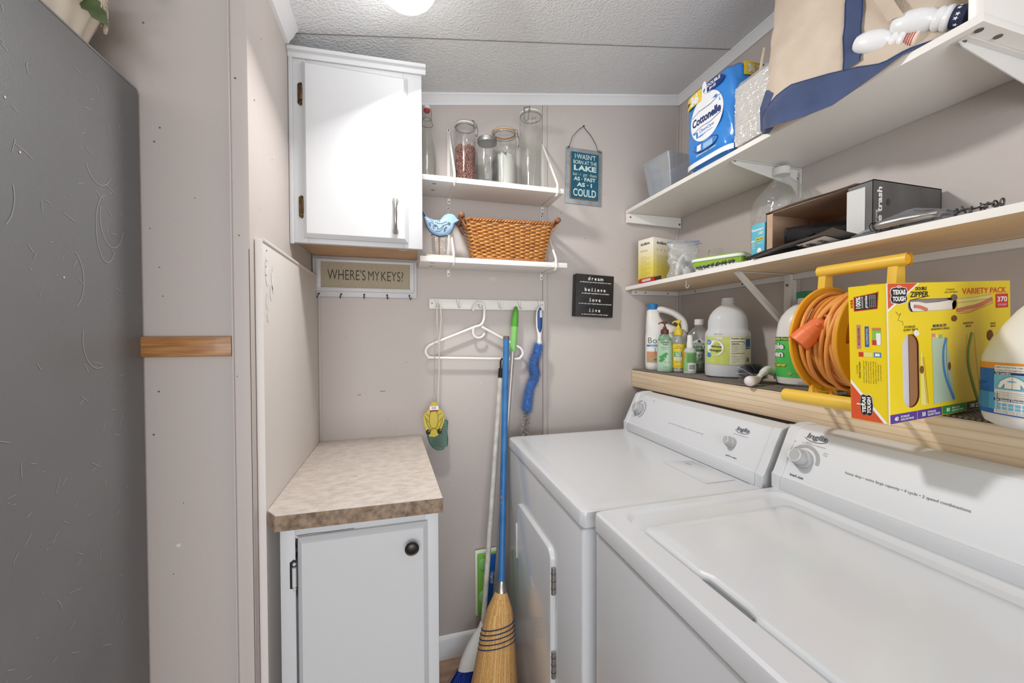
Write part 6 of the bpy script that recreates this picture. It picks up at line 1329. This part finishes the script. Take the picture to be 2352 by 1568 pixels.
# green wrapped tray
t = thing('wipes_tray', 'white plastic tray with green printed film lid on the middle shelf', 'tray', (1.085, 1.115, ZM), radians(24))
mb = MB(); GF = mat('film_green', (140, 182, 56), .25, coat=.5)
mb.loft([rrect(-.052, -.075, .052, .075, .015, .001), rrect(-.060, -.083, .060, .083, .018, .020), rrect(-.0605, -.0835, .0605, .0835, .018, .030)], WPL); mb.build('tub', t)
mb = MB(); mb.loft([rrect(-.0612, -.0842, .0612, .0842, .018, .019), rrect(-.0625, -.0855, .0625, .0855, .018, .036)], GF, False, False); mb.loft([rrect(-.064, -.087, .064, .087, .02, .046), rrect(-.062, -.085, .062, .085, .02, .050), rrect(-.04, -.06, .04, .06, .01, .049)], GF)
mb.build('film', t)
mb = MB(); mb.loft([rrect(-.0655, -.0885, .0655, .0885, .02, .0365), rrect(-.0665, -.0895, .0665, .0895, .02, .040), rrect(-.0655, -.0885, .0655, .0885, .02, .0457), rrect(-.06, -.083, .06, .083, .02, .0465)], WPL)
mb.build('rim', t); mb = MB(); fs_ = plane((0, -.0855, 0), (1, 0, 0), (0, 0, 1), .0014); mb.patch(-.030, .026, .02, .035, BLACK, fs_); mb.text('FREE', -.022, .0275, .006, PRW, plane((0, -.0855, 0), (1, 0, 0), (0, 0, 1), .0021), bold=.02); mb.disc(-.052, .031, .004, BLACK, fs_); mb.build('printing', t)
def chain(label, p0, p1, n, r, seed, col, loc, amp=.006):
    t = thing('metal_chain', label, 'chain', loc, group='chains on the middle shelf'); rr = random.Random(seed); mb = MB()
    for i in range(n):
        k = i / (n - 1); c = Vector(p0).lerp(Vector(p1), k) + Vector((rr.uniform(-amp, amp), 0, amp * .8 * abs(sin(i * .9)))); e = Euler((rr.uniform(-.5, .5) + (pi / 2 if i % 2 else 0), rr.uniform(-.4, .4), rr.uniform(-.4, .4))).to_matrix()
        mb.tube([c + e @ Vector((r * .6 * sin(a), r * cos(a), 0)) for a in [2 * pi * q / 12 for q in range(12)]], r * .22, col, 6, closed=True)
    mb.build('links', t, world=True); return t
CH = mat('chain_metal', (92, 88, 86), .4, .7)
chain('dark link chain lying along the shelf edge before the green-wrapped tray', (.997, 1.145, ZM + .010), (.997, .985, ZM + .008), 46, .0050, 3, CH, (.997, 1.06, ZM))
# led bulb box
t = thing('bulb_box', 'slim turquoise LED bulb box between the tray and the open trash-bag box', 'box', (1.030, .952, ZM), radians(-3))
CY = mat('box_turquoise', (98, 184, 204), .4)
mb = MB(); mb.box(0, -.046, 0, .055, 0, .112, CY, .001); mb.build('carton', t)
C_ = plane((0, 0, 0), (0, -1, 0), (0, 0, 1), .0006)
mb = MB(); mb.text('ecosmart', .024, .092, .0070, PRW, C_, w=.036, bold=.04); mb.ring(.005, .0955, .002, .0035, PRW, C_); mb.text('LED', .034, .080, .0065, PRW, C_, bold=.03); mb.patch(.018, .061, .044, .070, YB, C_); mb.text('BRIGHT WHITE', .031, .0635, .0036, BLACK, plane_up(C_), w=.022, bold=.02); mb.text('60w', .008, .060, .006, PRW, C_, bold=.04); mb.text('5000K LED', .032, .052, .003, PRW, C_)
for k in range(3): mb.text('REPLACEMENT', .008, .052 - k * .006, .0028, PRW, C_, w=.011, bold=.02)
mb.disc(.028, .016, .010, YB, C_); mb.ball((-.001, -.030, .030), .008, PRW, (.4, 1, 1.2), 12); mb.build('printing', t)
# clear empty jug
t = thing('clear_jug', 'large empty clear plastic jug with white cap behind the bulb box', 'jug', (1.185, .985, ZM), radians(-20))
JUG = clear('jug_plastic', (251, 252, 252), .5, .06, .06, body=.08, bodyc=(240, 240, 240), bump=26)
mb = MB(); pr = []
for z, r in [(0, .060), (.004, .072), (.03, .075), (.05, .0745), (.055, .0725), (.06, .0745), (.10, .0750), (.105, .0730), (.11, .0750), (.17, .0755), (.20, .0745), (.215, .071), (.235, .060), (.26, .040), (.280, .0235), (.286, .021), (.298, .0205)]: pr.append((z, r))
mb.lathe(pr, JUG, 44, n=3.2, cap1=False); mb.lathe([(.003, .05), (.006, .068), (.02, .071)], JUG, 40, n=3.2); 
for q in (-.03, 0, .03): mb.tube(smooth([(q, -.0755, .07), (q + .006, -.0785, .11), (q - .004, -.0780, .15), (q, -.0755, .19)]), .0022, JUG, 6)
mb.build('body', t, angle=50)
mb = MB(); mb.lathe([(.294, .0245), (.296, .0255), (.298, .0245), (.316, .0240), (.318, .022), (.318, .001)], WPL, 36); mb.build('cap', t)
# open box of trash bags
CB = mat('carton_grey', (96, 94, 92), .45, c2=(78, 76, 74), nscale=10); CI = mat('carton_kraft', (200, 170, 144), .8, c2=(184, 152, 126), nscale=12); CBW = mat('carton_pale', (206, 206, 204), .5)
t = thing('trash_bag_box', 'dark grey open carton reading large trash with its front torn down, on the middle shelf', 'box', (1.15, .77, ZM))
x0, x1, y0, y1, z1 = 1.030, 1.262, .632, .902, 1.6565; T_ = .0022
mb = MB()
for b, a, c in [((x0, y0, ZM, x1, y0 + T_, z1), CB, 0), ((x0, y1 - T_, ZM, x1, y1, z1), CB, 0), ((x1 - T_, y0, ZM, x1, y1, z1), CB, 0), ((x0, y0, ZM, x1, y1, ZM + T_), CB, 0), ((x0, y0, z1 - T_, x1, y1, z1), CB, 0)]: mb.box(*b, a)
e = .0006; mb.box(x0 + e, y0 + T_, ZM + T_, x1 - T_ - e, y0 + T_ + e, z1 - T_, CI); mb.box(x0 - .0004, y1 - T_ - e, ZM + T_, x1 - T_ - e, y1 - T_, z1 - T_, CI); mb.box(x1 - T_ - e, y0 + T_, ZM + T_, x1 - T_, y1 - T_, z1 - T_, CI); mb.box(x0, y0 + T_, z1 - T_ - e, x1 - T_, y1 - T_, z1 - T_, CI)
mb.box(x0 + T_, y0 + T_, ZM + T_, x1 - T_, y1 - T_, ZM + T_ + e, CI)
mb.box(x0, y0 + .0005, ZM, x0 + T_, y0 + .052, z1 - .001, CB)
mb.box(x0, y1 - .020, ZM, x0 + T_, y1, z1, CI)
mb.build('carton', t, world=True)
mb = MB(); mb.box(x0 - .0015, y0 + .016, ZM + .002, x0 - .0003, y0 + .054, z1 - .012, CBW); mb.build('pale_panel', t, world=True)
mb = MB(); s_ = plane((x0, y0, ZM), (1, 0, 0), (0, 0, 1), .0006)
mb.text('large trash', .026, .058, .0155, PRW, s_, w=.118, bold=.03, rot=pi / 2); mb.text('extra-strong', .012, .030, .0085, PRW, s_, w=.068, rot=pi / 2); mb.disc(.048, .085, .006, mat('stain_dark', (60, 58, 58), .6), s_, ry=.008, n=9)
mb.build('printing', t, world=True)
def sheet(mb, P00, P10, P01, P11, m, th, nx=10, ny=6, w=.003):
    up = (Vector(P10) - Vector(P00)).cross(Vector(P01) - Vector(P00)).normalized(); top = []; 
    for j in range(ny + 1):
        for i in range(nx + 1):
            a, b = i / nx, j / ny; p = Vector(P00) * (1 - a) * (1 - b) + Vector(P10) * a * (1 - b) + Vector(P01) * (1 - a) * b + Vector(P11) * a * b
            top.append(p + up * (w * sin(a * 7 + b * 2) * b))
    n = len(top); mb.add(top + [p - up * th for p in top], [(j * (nx + 1) + i, j * (nx + 1) + i + 1, (j + 1) * (nx + 1) + i + 1, (j + 1) * (nx + 1) + i) for j in range(ny) for i in range(nx)] + [(n + (j + 1) * (nx + 1) + i, n + (j + 1) * (nx + 1) + i + 1, n + j * (nx + 1) + i + 1, n + j * (nx + 1) + i) for j in range(ny) for i in range(nx)], m)
    return top, n
mb = MB(); sheet(mb, (x0 + .03, y1, z1 + .0006), (x0 + .03, y0 + .01, z1 + .0006), (x0 - .004, y1 + .002, z1 + .002), (x0 - .006, y0 + .035, z1 + .001), CI, .0016, w=.0015); mb.build('lid_flap', t, world=True)
mb = MB(); P_ = [(x0, .898, ZM + .003), (x0, .640, ZM + .003), (.978, .905, 1.527), (.957, .668, 1.551)]
sheet(mb, *P_, CB, .0018, w=.0025); sheet(mb, *[tuple(Vector(p) + Vector((0, 0, .0008))) for p in P_], CI, .0004, w=.0025)
mb.build('front_flap', t, world=True)
LABG = mat('flap_label', (196, 190, 184), .6); mb = MB(); fl2 = lambda a, b: Vector(P_[0]).lerp(Vector(P_[1]), a).lerp(Vector(P_[2]).lerp(Vector(P_[3]), a), b) + Vector((0, 0, -.0035))
mb.patch(.55, .3, .86, .82, LABG, fl2, 4, 2); fl3 = lambda a, b: fl2(a, b) + Vector((0, 0, -.0012)); mb.text('50', .64, .45, .22, BLACK, fl3, w=.06, bold=.03); mb.text('22', .76, .45, .22, BLACK, fl3, w=.05, bold=.03); mb.text('extra-strong large trash', .26, .30, .16, mat('flap_grey', (140, 138, 134), .5), fl3, w=.4); mb.build('flap_printing', t, world=True)
# black roll of bags inside
TBL = mat('bag_black_shine', (84, 84, 88), .2)  # lighter copy of the bag black, paints highlights on the roll's end rings
TB = mat('bag_black', (22, 22, 24), .22, c2=(34, 34, 36), nscale=20, bump=.5, bscale=60)
t = thing('trash_bag_roll', 'glossy black roll of trash bags lying inside the open carton', 'roll of bags', (1.07, .80, ZM + .003))
mb = MB(); dirv = Vector((.11, -.17, .0)).normalized(); cen = Vector((1.022, .848, ZM + .044)); u_ = Vector((.88, .45, 0)).normalized(); w_ = dirv.cross(u_).normalized() * -1; n = 40; rings = []
for q in range(9):
    c = cen + dirv * (.018 + .20 * q / 8); k = 1 + .03 * sin(q * 2.1); rings.append([c + u_ * (.0305 * k * cos(a) * (1 + .03 * sin(5 * a + q))) + w_ * (.0305 * k * sin(a) * (1 + .03 * cos(4 * a + q))) for a in [2 * pi * i / n for i in range(n)]])
mb.loft(rings, TB)
for k in range(9): rr = .004 + .0031 * k; mb.tube([cen + dirv * (.016 - .0015 * (k % 3)) + u_ * (rr * 1.0 * cos(a) * (1 + .06 * sin(3 * a + k))) + w_ * (rr * 1.1 * sin(a)) for a in [2 * pi * i / 28 for i in range(28)]], .0011, TBL if k % 2 else TB, 5, closed=True)
mb.tube([cen + dirv * .014 + u_ * (.020 * cos(a)) + w_ * (.022 * sin(a)) for a in [1 + 2.2 * i / 12 for i in range(13)]], .0006, mat('red_thread', (160, 50, 50), .5), 5); mb.build('roll', t, world=True, angle=60)
mb = MB(); rr = random.Random(2); rows = []
for j in range(6):
    row = []
    for i in range(9): a = i / 8; row.append(Vector((.985 + .05 * a + .004 * rr.uniform(-1, 1), .93 - .035 * j + .01 * sin(i), ZM + .006 + .034 * (1 - abs(2 * a - 1.1)) * (.4 + .6 * (j / 5)) + .004 * rr.uniform(-1, 1))))
    rows.append(row)
mb.loft(rows, TB, False, False, closed=False); mb.build('loose_bag_end', t, world=True, angle=15)
mb = MB(); rows = [[Vector((.985 + .06 * j / 4 + .004 * sin(i), .80 - .018 * i, ZM + .012 + .006 * rr.random())) for i in range(7)] for j in range(5)]
t = thing('film_scrap', 'crumpled scrap of clear film beside the black bag roll', 'plastic film', (1.01, .72, ZM)); mb2 = MB()
mb2.loft([[Vector((1.0 + .05 * j / 4, .735 - .010 * i, ZM + .014 + .012 * rr.random())) for i in range(7)] for j in range(5)], clear('scrap_film', (240, 240, 240), .8, .3, .1, body=.3), False, False, closed=False); mb2.build('film', t, world=True, flat=True)
# blister pack
t = thing('blister_pack', 'clear blister pack with navy card and a silver tool, leaning on the shelf edge', 'package', (1.02, .56, ZM))
BP = [Vector((.990, .645, ZM + .0012)), Vector((.990, .485, ZM + .0012)), Vector((1.020, .478, ZM + .014)), Vector((1.006, .545, ZM + .036)), Vector((.997, .605, ZM + .020))]
mb = MB(); up_ = Vector((1, .0, -.3)).normalized(); mb.add(BP + [p + up_ * .002 for p in BP], [(4, 3, 2, 1, 0), (5, 6, 7, 8, 9)] + [(i, (i + 1) % 5, 5 + (i + 1) % 5, 5 + i) for i in range(5)], mat('blister_card', (44, 60, 112), .4)); mb.build('card', t, world=True)
BC = clear('blister_clear', (236, 240, 244), .8, .22, .05, bump=20)
c = sum(BP, Vector()) / 5; mb = MB(); mb.loft([[p + (p - c) * .05 - up_ * .001 for p in BP], [p + (p - c) * .05 - up_ * .003 for p in BP], [c + (p - c) * .82 - up_ * .004 for p in BP], [c + (p - c) * .70 - up_ * .016 + Vector((0, 0, 0)) for p in BP]], BC); mb.build('blister', t, world=True, flat=True)
mb = MB(); mb.tube([(.980, .605, ZM + .011), (.980, .595, ZM + .012), (.980, .58, ZM + .013), (.984, .55, ZM + .014), (.990, .50, ZM + .012)], [.003, .007, .0085, .0085, .007], STEEL, 16)
for y in (.603, .597): mb.tube([(.9805 + .0085 * cos(a), y, ZM + .0125 + .0085 * sin(a)) for a in [2 * pi * i / 20 for i in range(20)]], .001, BLACK, 5, closed=True)
mb.build('silver_tool', t, world=True)
chain('dark link chain at the right end of the middle shelf beside the blister pack', (1.015, .500, ZM + .010), (1.02, .430, ZM + .010), 16, .0065, 8, CH, (1.017, .46, ZM))
chain('short loop of dark chain poking from under the blister pack', (.994, .600, ZM + .007), (.994, .560, ZM + .007), 9, .0055, 5, CH, (.994, .58, ZM), .002)

# ---------------------------------------------------------------- on the top shelf
ZT = 1.8695
t = thing('clear_bin', 'tapered clear plastic bin at the far end of the topmost shelf', 'bin', (1.065, 1.385, ZT), radians(6))
CBN = clear('bin_plastic', (246, 248, 250), .4, .08, .12, body=.22, bodyc=(226, 230, 236))
mb = MB(); mb.loft([rrect(-.045, -.060, .045, .060, .008, 0), rrect(-.070, -.075, .070, .075, .010, .150), rrect(-.074, -.079, .074, .079, .010, .150), rrect(-.074, -.079, .074, .079, .010, .146)], CBN, True, False); mb.loft([rrect(-.042, -.057, .042, .057, .006, .003), rrect(-.067, -.072, .067, .072, .008, .149)], CBN, True, False)
mb.build('bin', t, angle=25)
# toilet paper pack
COTB = mat('pack_blue', (50, 134, 212), .22, c2=(40, 122, 204), nscale=8, coat=.6, bump=.35, bscale=26); COTN = mat('pack_navy', (28, 56, 120), .3); COTY = mat('pack_yellow', (236, 204, 60), .3); PKW = mat('pack_white', (236, 238, 242), .25, coat=.5)
t = thing('toilet_paper_pack', 'big blue plastic-wrapped pack of toilet rolls on the topmost shelf', 'toilet paper pack', (1.075, 1.068, ZT), radians(0))
mb = MB(); a_, b_2, h_ = .108, .112, .270; rr = random.Random(6); rings = []
for j in range(15):
    k = j / 14; sh_ = 1 - .05 * (abs(2 * k - 1) ** 6) - (.10 if j in (0, 14) else 0)
    rings.append([Vector(((a_ + .003 * sin(9 * q + j)) * sx_angle(q, 5)[0] * sh_, (b_2 + .002 * cos(7 * q + j)) * sx_angle(q, 5)[1] * sh_, h_ * k)) for q in [2 * pi * i / 72 for i in range(72)]])
mb.loft(rings, COTB); mb.build('wrapper', t, angle=60)
# front faces world -X : use wrap with a0 pointing to -X
fC = wrap(a_ * 1.003, b_2 * 1.003, 5, .0026, a0=pi); fC2 = wrap(a_ * 1.003, b_2 * 1.003, 5, .0032, a0=pi); fC3 = wrap(a_ * 1.003, b_2 * 1.003, 5, .0038, a0=pi)
mb = MB(); mb.disc(.0, .150, .070, PKW, fC, ry=.075, n=40); mb.disc(-.008, .232, .012, PKW, fC, ry=.035, n=20)
mb.text('Cottonelle', .0, .138, .026, NAVY, fC2, w=.122, bold=.03); mb.stroke([(-.062, .172), (-.03, .181), (.02, .180), (.060, .190)], .0014, COTN, fC2); mb.stroke([(-.060, .118), (-.02, .126), (.02, .124), (.062, .134)], .0014, COTN, fC2)
mb.text('CleanCare', .002, .108, .011, COTB, fC2, w=.062, slant=.15); mb.text('strong. hypoallergenic', .002, .098, .005, COTB, fC2, w=.056)
mb.patch(-.098, .212, -.020, .252, COTY, fC2, 6, 2); mb.text('36', -.052, .218, .027, PKW, fC3, w=.040, bold=.07); mb.text('18=', -.085, .226, .011, BLACK, fC3, bold=.03)
mb.disc(.030, .236, .042, COTN, fC, ry=.018, n=20); mb.text('DOUBLE', .032, .239, .010, PKW, fC2, bold=.03); mb.text('8=18', .028, .226, .009, PKW, fC2, bold=.03)
mb.disc(.0, .060, .052, COTN, fC, ry=.018, n=24); mb.disc(.0, .060, .049, mat('pack_mid', (70, 130, 200), .3), fC2, ry=.015, n=24); mb.patch(-.038, .050, -.020, .070, PKW, fC3); mb.patch(-.010, .048, .030, .066, mat('pack_pale', (150, 190, 226), .3), fC3); mb.text('REFRESHING CLEAN', .0, .034, .006, PKW, fC2, w=.085)
mb.patch(-.100, .004, .100, .020, PKW, fC, 20)
mb.patch(.125, .222, .185, .262, COTY, fC2, 6, 2); mb.text('36 DOUBLE', .200, .232, .022, PKW, fC3, w=.125, bold=.06); mb.patch(.185, .222, .25, .262, mat('pack_dark', (60, 50, 50), .3), fC2, 8, 2)
mb.patch(-.125, .085, -.112, .110, COTN, fC2, 2)
mb.build('printing', t, angle=60)
# napkin pack
t = thing('napkin_pack', 'clear-wrapped stack of white paper napkins between the blue pack and the tote bag', 'napkins', (1.055, .902, ZT))
NP = mat('napkin_white', (236, 232, 226), .8)
mb = MB(); rr = random.Random(8)
for k in range(30): z = .004 + .0058 * k; w = .064 + rr.uniform(-.0015, .0015); mb.box(-.078 + rr.uniform(-.001, .001), -w + .0, z, .078, w, z + .0050, NP, .0012, 1)
mb.build('napkins', t)
mb = MB(); rings = []
for j in range(12):
    k = j / 11; s_ = 1.04 if 0 < j < 11 else .97
    rings.append([Vector(((.082 + .0016 * sin(11 * q + j * 1.3)) * sx_angle(q, 6)[0] * s_, (.068 + .0016 * sin(9 * q + j)) * sx_angle(q, 6)[1] * s_, .0015 + .182 * k)) for q in [2 * pi * i / 56 for i in range(56)]])
mb.loft(rings, clear('napkin_film', (252, 252, 252), .6, .14, .09, body=.25, bodyc=(248, 248, 248), bump=60)); mb.build('wrap_film', t, angle=60)
# tote bag
CAN = mat('canvas', (206, 191, 174), .85, c2=(196, 180, 162), nscale=14, bump=.35, bscale=350); NVC = mat('canvas_navy', (66, 80, 118), .8, c2=(54, 68, 102), nscale=12, bump=.3, bscale=300, sheen=.2)
t = thing('tote_bag', 'large beige canvas tote bag with navy base and straps bulging over the topmost shelf edge', 'bag', (1.10, .675, ZT))
def bagring(k, grow=0.0, low=False):
    """k 0..1 height fraction"""
    out = []; n = 96
    for i in range(n):
        q = 2 * pi * i / n; c, s_ = sx_angle(q, 4.2); y = .675 + .195 * s_ * (1 - .04 * k); front = max(0, -c)
        x = 1.105 + (.130 + .0) * c + (.03 * (.675 - y) / .2) * front
        bul = .022 * front * sin(pi * min(1, k * 1.3 + .15)) + .014 * front * sin(y * 26 + k * 3) * .5
        x -= bul; over = max(0, min(1, (.983 - x) / .008)); yy = (y - .48) / .39
        zb = 1.8705 - over * (.045 * max(0, sin(pi * min(1, max(0, yy * 1.0)))) ** 1.0 * (.5 + .6 * yy)) 
        if over > 0: x -= .012 * over * (1 - k) ** 4
        z = zb + k * (2.30 - zb)
        nx, ny = c, s_; l = math.hypot(nx, ny) or 1
        wr = .0022 * sin(17 * y + 9 * k) + .0018 * sin(31 * y - 14 * k + 2) + .002 * sin(40 * k + 5 * y)
        out.append(Vector((x + nx / l * (grow + wr * front), y + ny / l * (grow + wr * .4), z)))
    return out
mb = MB(); inn = [Vector((max(p.x, 1.0), p.y, 1.8712)) for p in bagring(0)]; mb.loft([inn] + [bagring(j / 22) for j in range(23)], CAN); mb.build('canvas_body', t, world=True, angle=70)
def seam_k(y):
    u = (y - .48) / .39; K = [(0, .006), (.15, .012), (.25, .04), (.40, .12), (.55, .165), (.70, .185), (.80, .16), (.90, .10), (1.0, .05)]
    for (a, p), (b, q) in zip(K, K[1:]):
        if u <= b: return p + (q - p) * max(0, (u - a)) / (b - a)
    return .05
mb = MB(); rings = []
R0 = [bagring(j / 40, .0022) for j in range(41)]
for j in range(8):
    ring = []
    for i in range(96):
        y = R0[0][i].y; kk = seam_k(y) * j / 7 * 40; a = int(kk); f_ = kk - a; ring.append(R0[a][i].lerp(R0[a + 1][i], f_))
    rings.append(ring)
mb.loft([[Vector((max(p.x, .988), p.y, 1.8710)) for p in rings[0]]] + rings, NVC, False, False); mb.tube([p + Vector((-.0005, 0, 0)) for p in rings[-1]], .0012, NVC, 6, closed=True)
# folded corner flap
cq = [Vector((.968, .868, 1.873)), Vector((.948, .842, 1.848)), Vector((.935, .802, 1.862)), Vector((.936, .782, 1.915)), Vector((.934, .822, 1.952)), Vector((.945, .850, 1.92))]
mb.loft([cq, [p + Vector((.016, -.004, .002)) for p in cq]], NVC)
mb.build('navy_base', t, world=True, angle=60)
def onbag(y0, k, off):
    R_ = bagring(k, off); best = min((p for p in R_ if p.x < 1.09), key=lambda p: abs(p.y - y0)); i = R_.index(best); 
    c_ = [(R_[i - 1], R_[i]), (R_[i], R_[(i + 1) % 96])]
    for a, b in c_:
        if (a.y - y0) * (b.y - y0) <= 0 and abs(a.y - b.y) > 1e-9: return a.lerp(b, (y0 - a.y) / (b.y - a.y))
    return best
mb = MB(); rows = []
for j in range(17): k = .12 + .86 * j / 16; rows.append([onbag(.648 - .033 * q, k, .0045) for q in (0, .25, .5, .75, 1)])
mb.loft(rows, NVC, False, False, closed=False)
for q in (.06, .94): mb.tube([onbag(.648 - .033 * q, .12 + .86 * j / 16, .0048) for j in range(17)], .0006, mat('navy_thread', (30, 46, 96), .7), 5)
mb.build('strap', t, world=True, angle=60)
mb = MB(); rows = []
for j in range(9): k = j / 8; c = Vector((.962 - .012 * sin(pi * k), .605 - .050 * k, 2.09 - .15 * k)); rows.append([c + Vector((0, .014, .005)), c + Vector((-.003, 0, 0)), c + Vector((0, -.014, -.006))])
mb.loft(rows, CAN, False, False, closed=False); mb.build('canvas_handle', t, world=True)
mb = MB(); mb.tube(smooth([(1.0, .885, 2.12), (.985, .886, 2.04), (.99, .884, 1.98), (1.0, .88, 1.90)]), .004, CAN, 8, flat=.3); mb.build('side_loop', t, world=True)
mb = MB(); rr = random.Random(1); rows = [[Vector((.992 + .03 * q + .004 * rr.random(), .478 + .004 * rr.random(), 1.875 + .05 * k)) for q in range(4)] for k in range(8)]
mb.loft(rows, BLACK, False, False, closed=False)
# novelty bottles
FRS = mat('frosted_bottle', (232, 233, 234), .25, coat=.4)
def novelty(label, base, tip, r, patt):
    t = thing('plastic_bottle', label, 'bottle', base, group='novelty bottles on the topmost shelf'); A = Vector(base); B_ = Vector(tip); d = (B_ - A); L_ = d.length; d.normalize()
    X = Matrix.Translation(A) @ d.to_track_quat('Z', 'Y').to_matrix().to_4x4(); XL = Matrix.Translation(-A) @ X
    mb = MB(); mb.lathe([(.002, .001), (.001, r * .45), (0, r * .62), (.004, r * .74), (L_ * .20, r * .95), (L_ * .42, r * 1.0), (L_ * .62, r * .88), (L_ * .70, r * .70), (L_ * .74, r * .82), (L_ * .80, r * .90), (L_ * .86, r * .80), (L_ * .88, r * .88), (L_ * .96, r * .92), (L_, r * .72)], FRS, 32, X=XL)
    mb.tube([XL @ Vector((r * .5 * cos(a), r * .5 * sin(a), -.001)) for a in [2 * pi * i / 24 for i in range(24)]], .0018, FRS, 6, closed=True); mb.build('body', t, angle=50)
    mb = MB(); ca, cb = L_ * 1.0, L_ * 1.22; m1 = mat('cup_cream', (226, 206, 190), .5) if patt == 'stripes' else mat('cup_navy', (36, 46, 78), .5)
    mb.lathe([(ca, r * .74), (cb, r * .80)], m1, 28, X=XL)
    if patt == 'stripes':
        for k in range(5): z0 = ca + (cb - ca) * (k + .1) / 5; mb.lathe([(z0, r * .78), (z0 + (cb - ca) * .1, r * .79)], mat('cup_red', (176, 62, 48), .5), 28, X=XL, cap0=False, cap1=False)
    else:
        for k in range(14):
            a = k * 2.4; zc = ca + (cb - ca) * (.15 + .7 * ((k * .37) % 1)); fnS = lambda x, y: XL @ Vector((r * .83 * cos(a + x / r), r * .83 * sin(a + x / r), zc + y)); mb.poly([(.0042 * (1 if q % 2 == 0 else .42) * sin(2 * pi * q / 10), .0042 * (1 if q % 2 == 0 else .42) * cos(2 * pi * q / 10)) for q in range(10)], PRW, fnS)
    mb.build('printed_cup', t); return t
novelty('frosted white plastic bottle with red-striped cup, lying before the tote bag near its navy base', (.962, .625, 1.940), (.990, .552, 1.901), .0235, 'stripes')
novelty('frosted white plastic bottle with starry navy cup, right of the striped one', (.975, .566, 1.937), (1.006, .492, 1.903), .0235, 'stars')
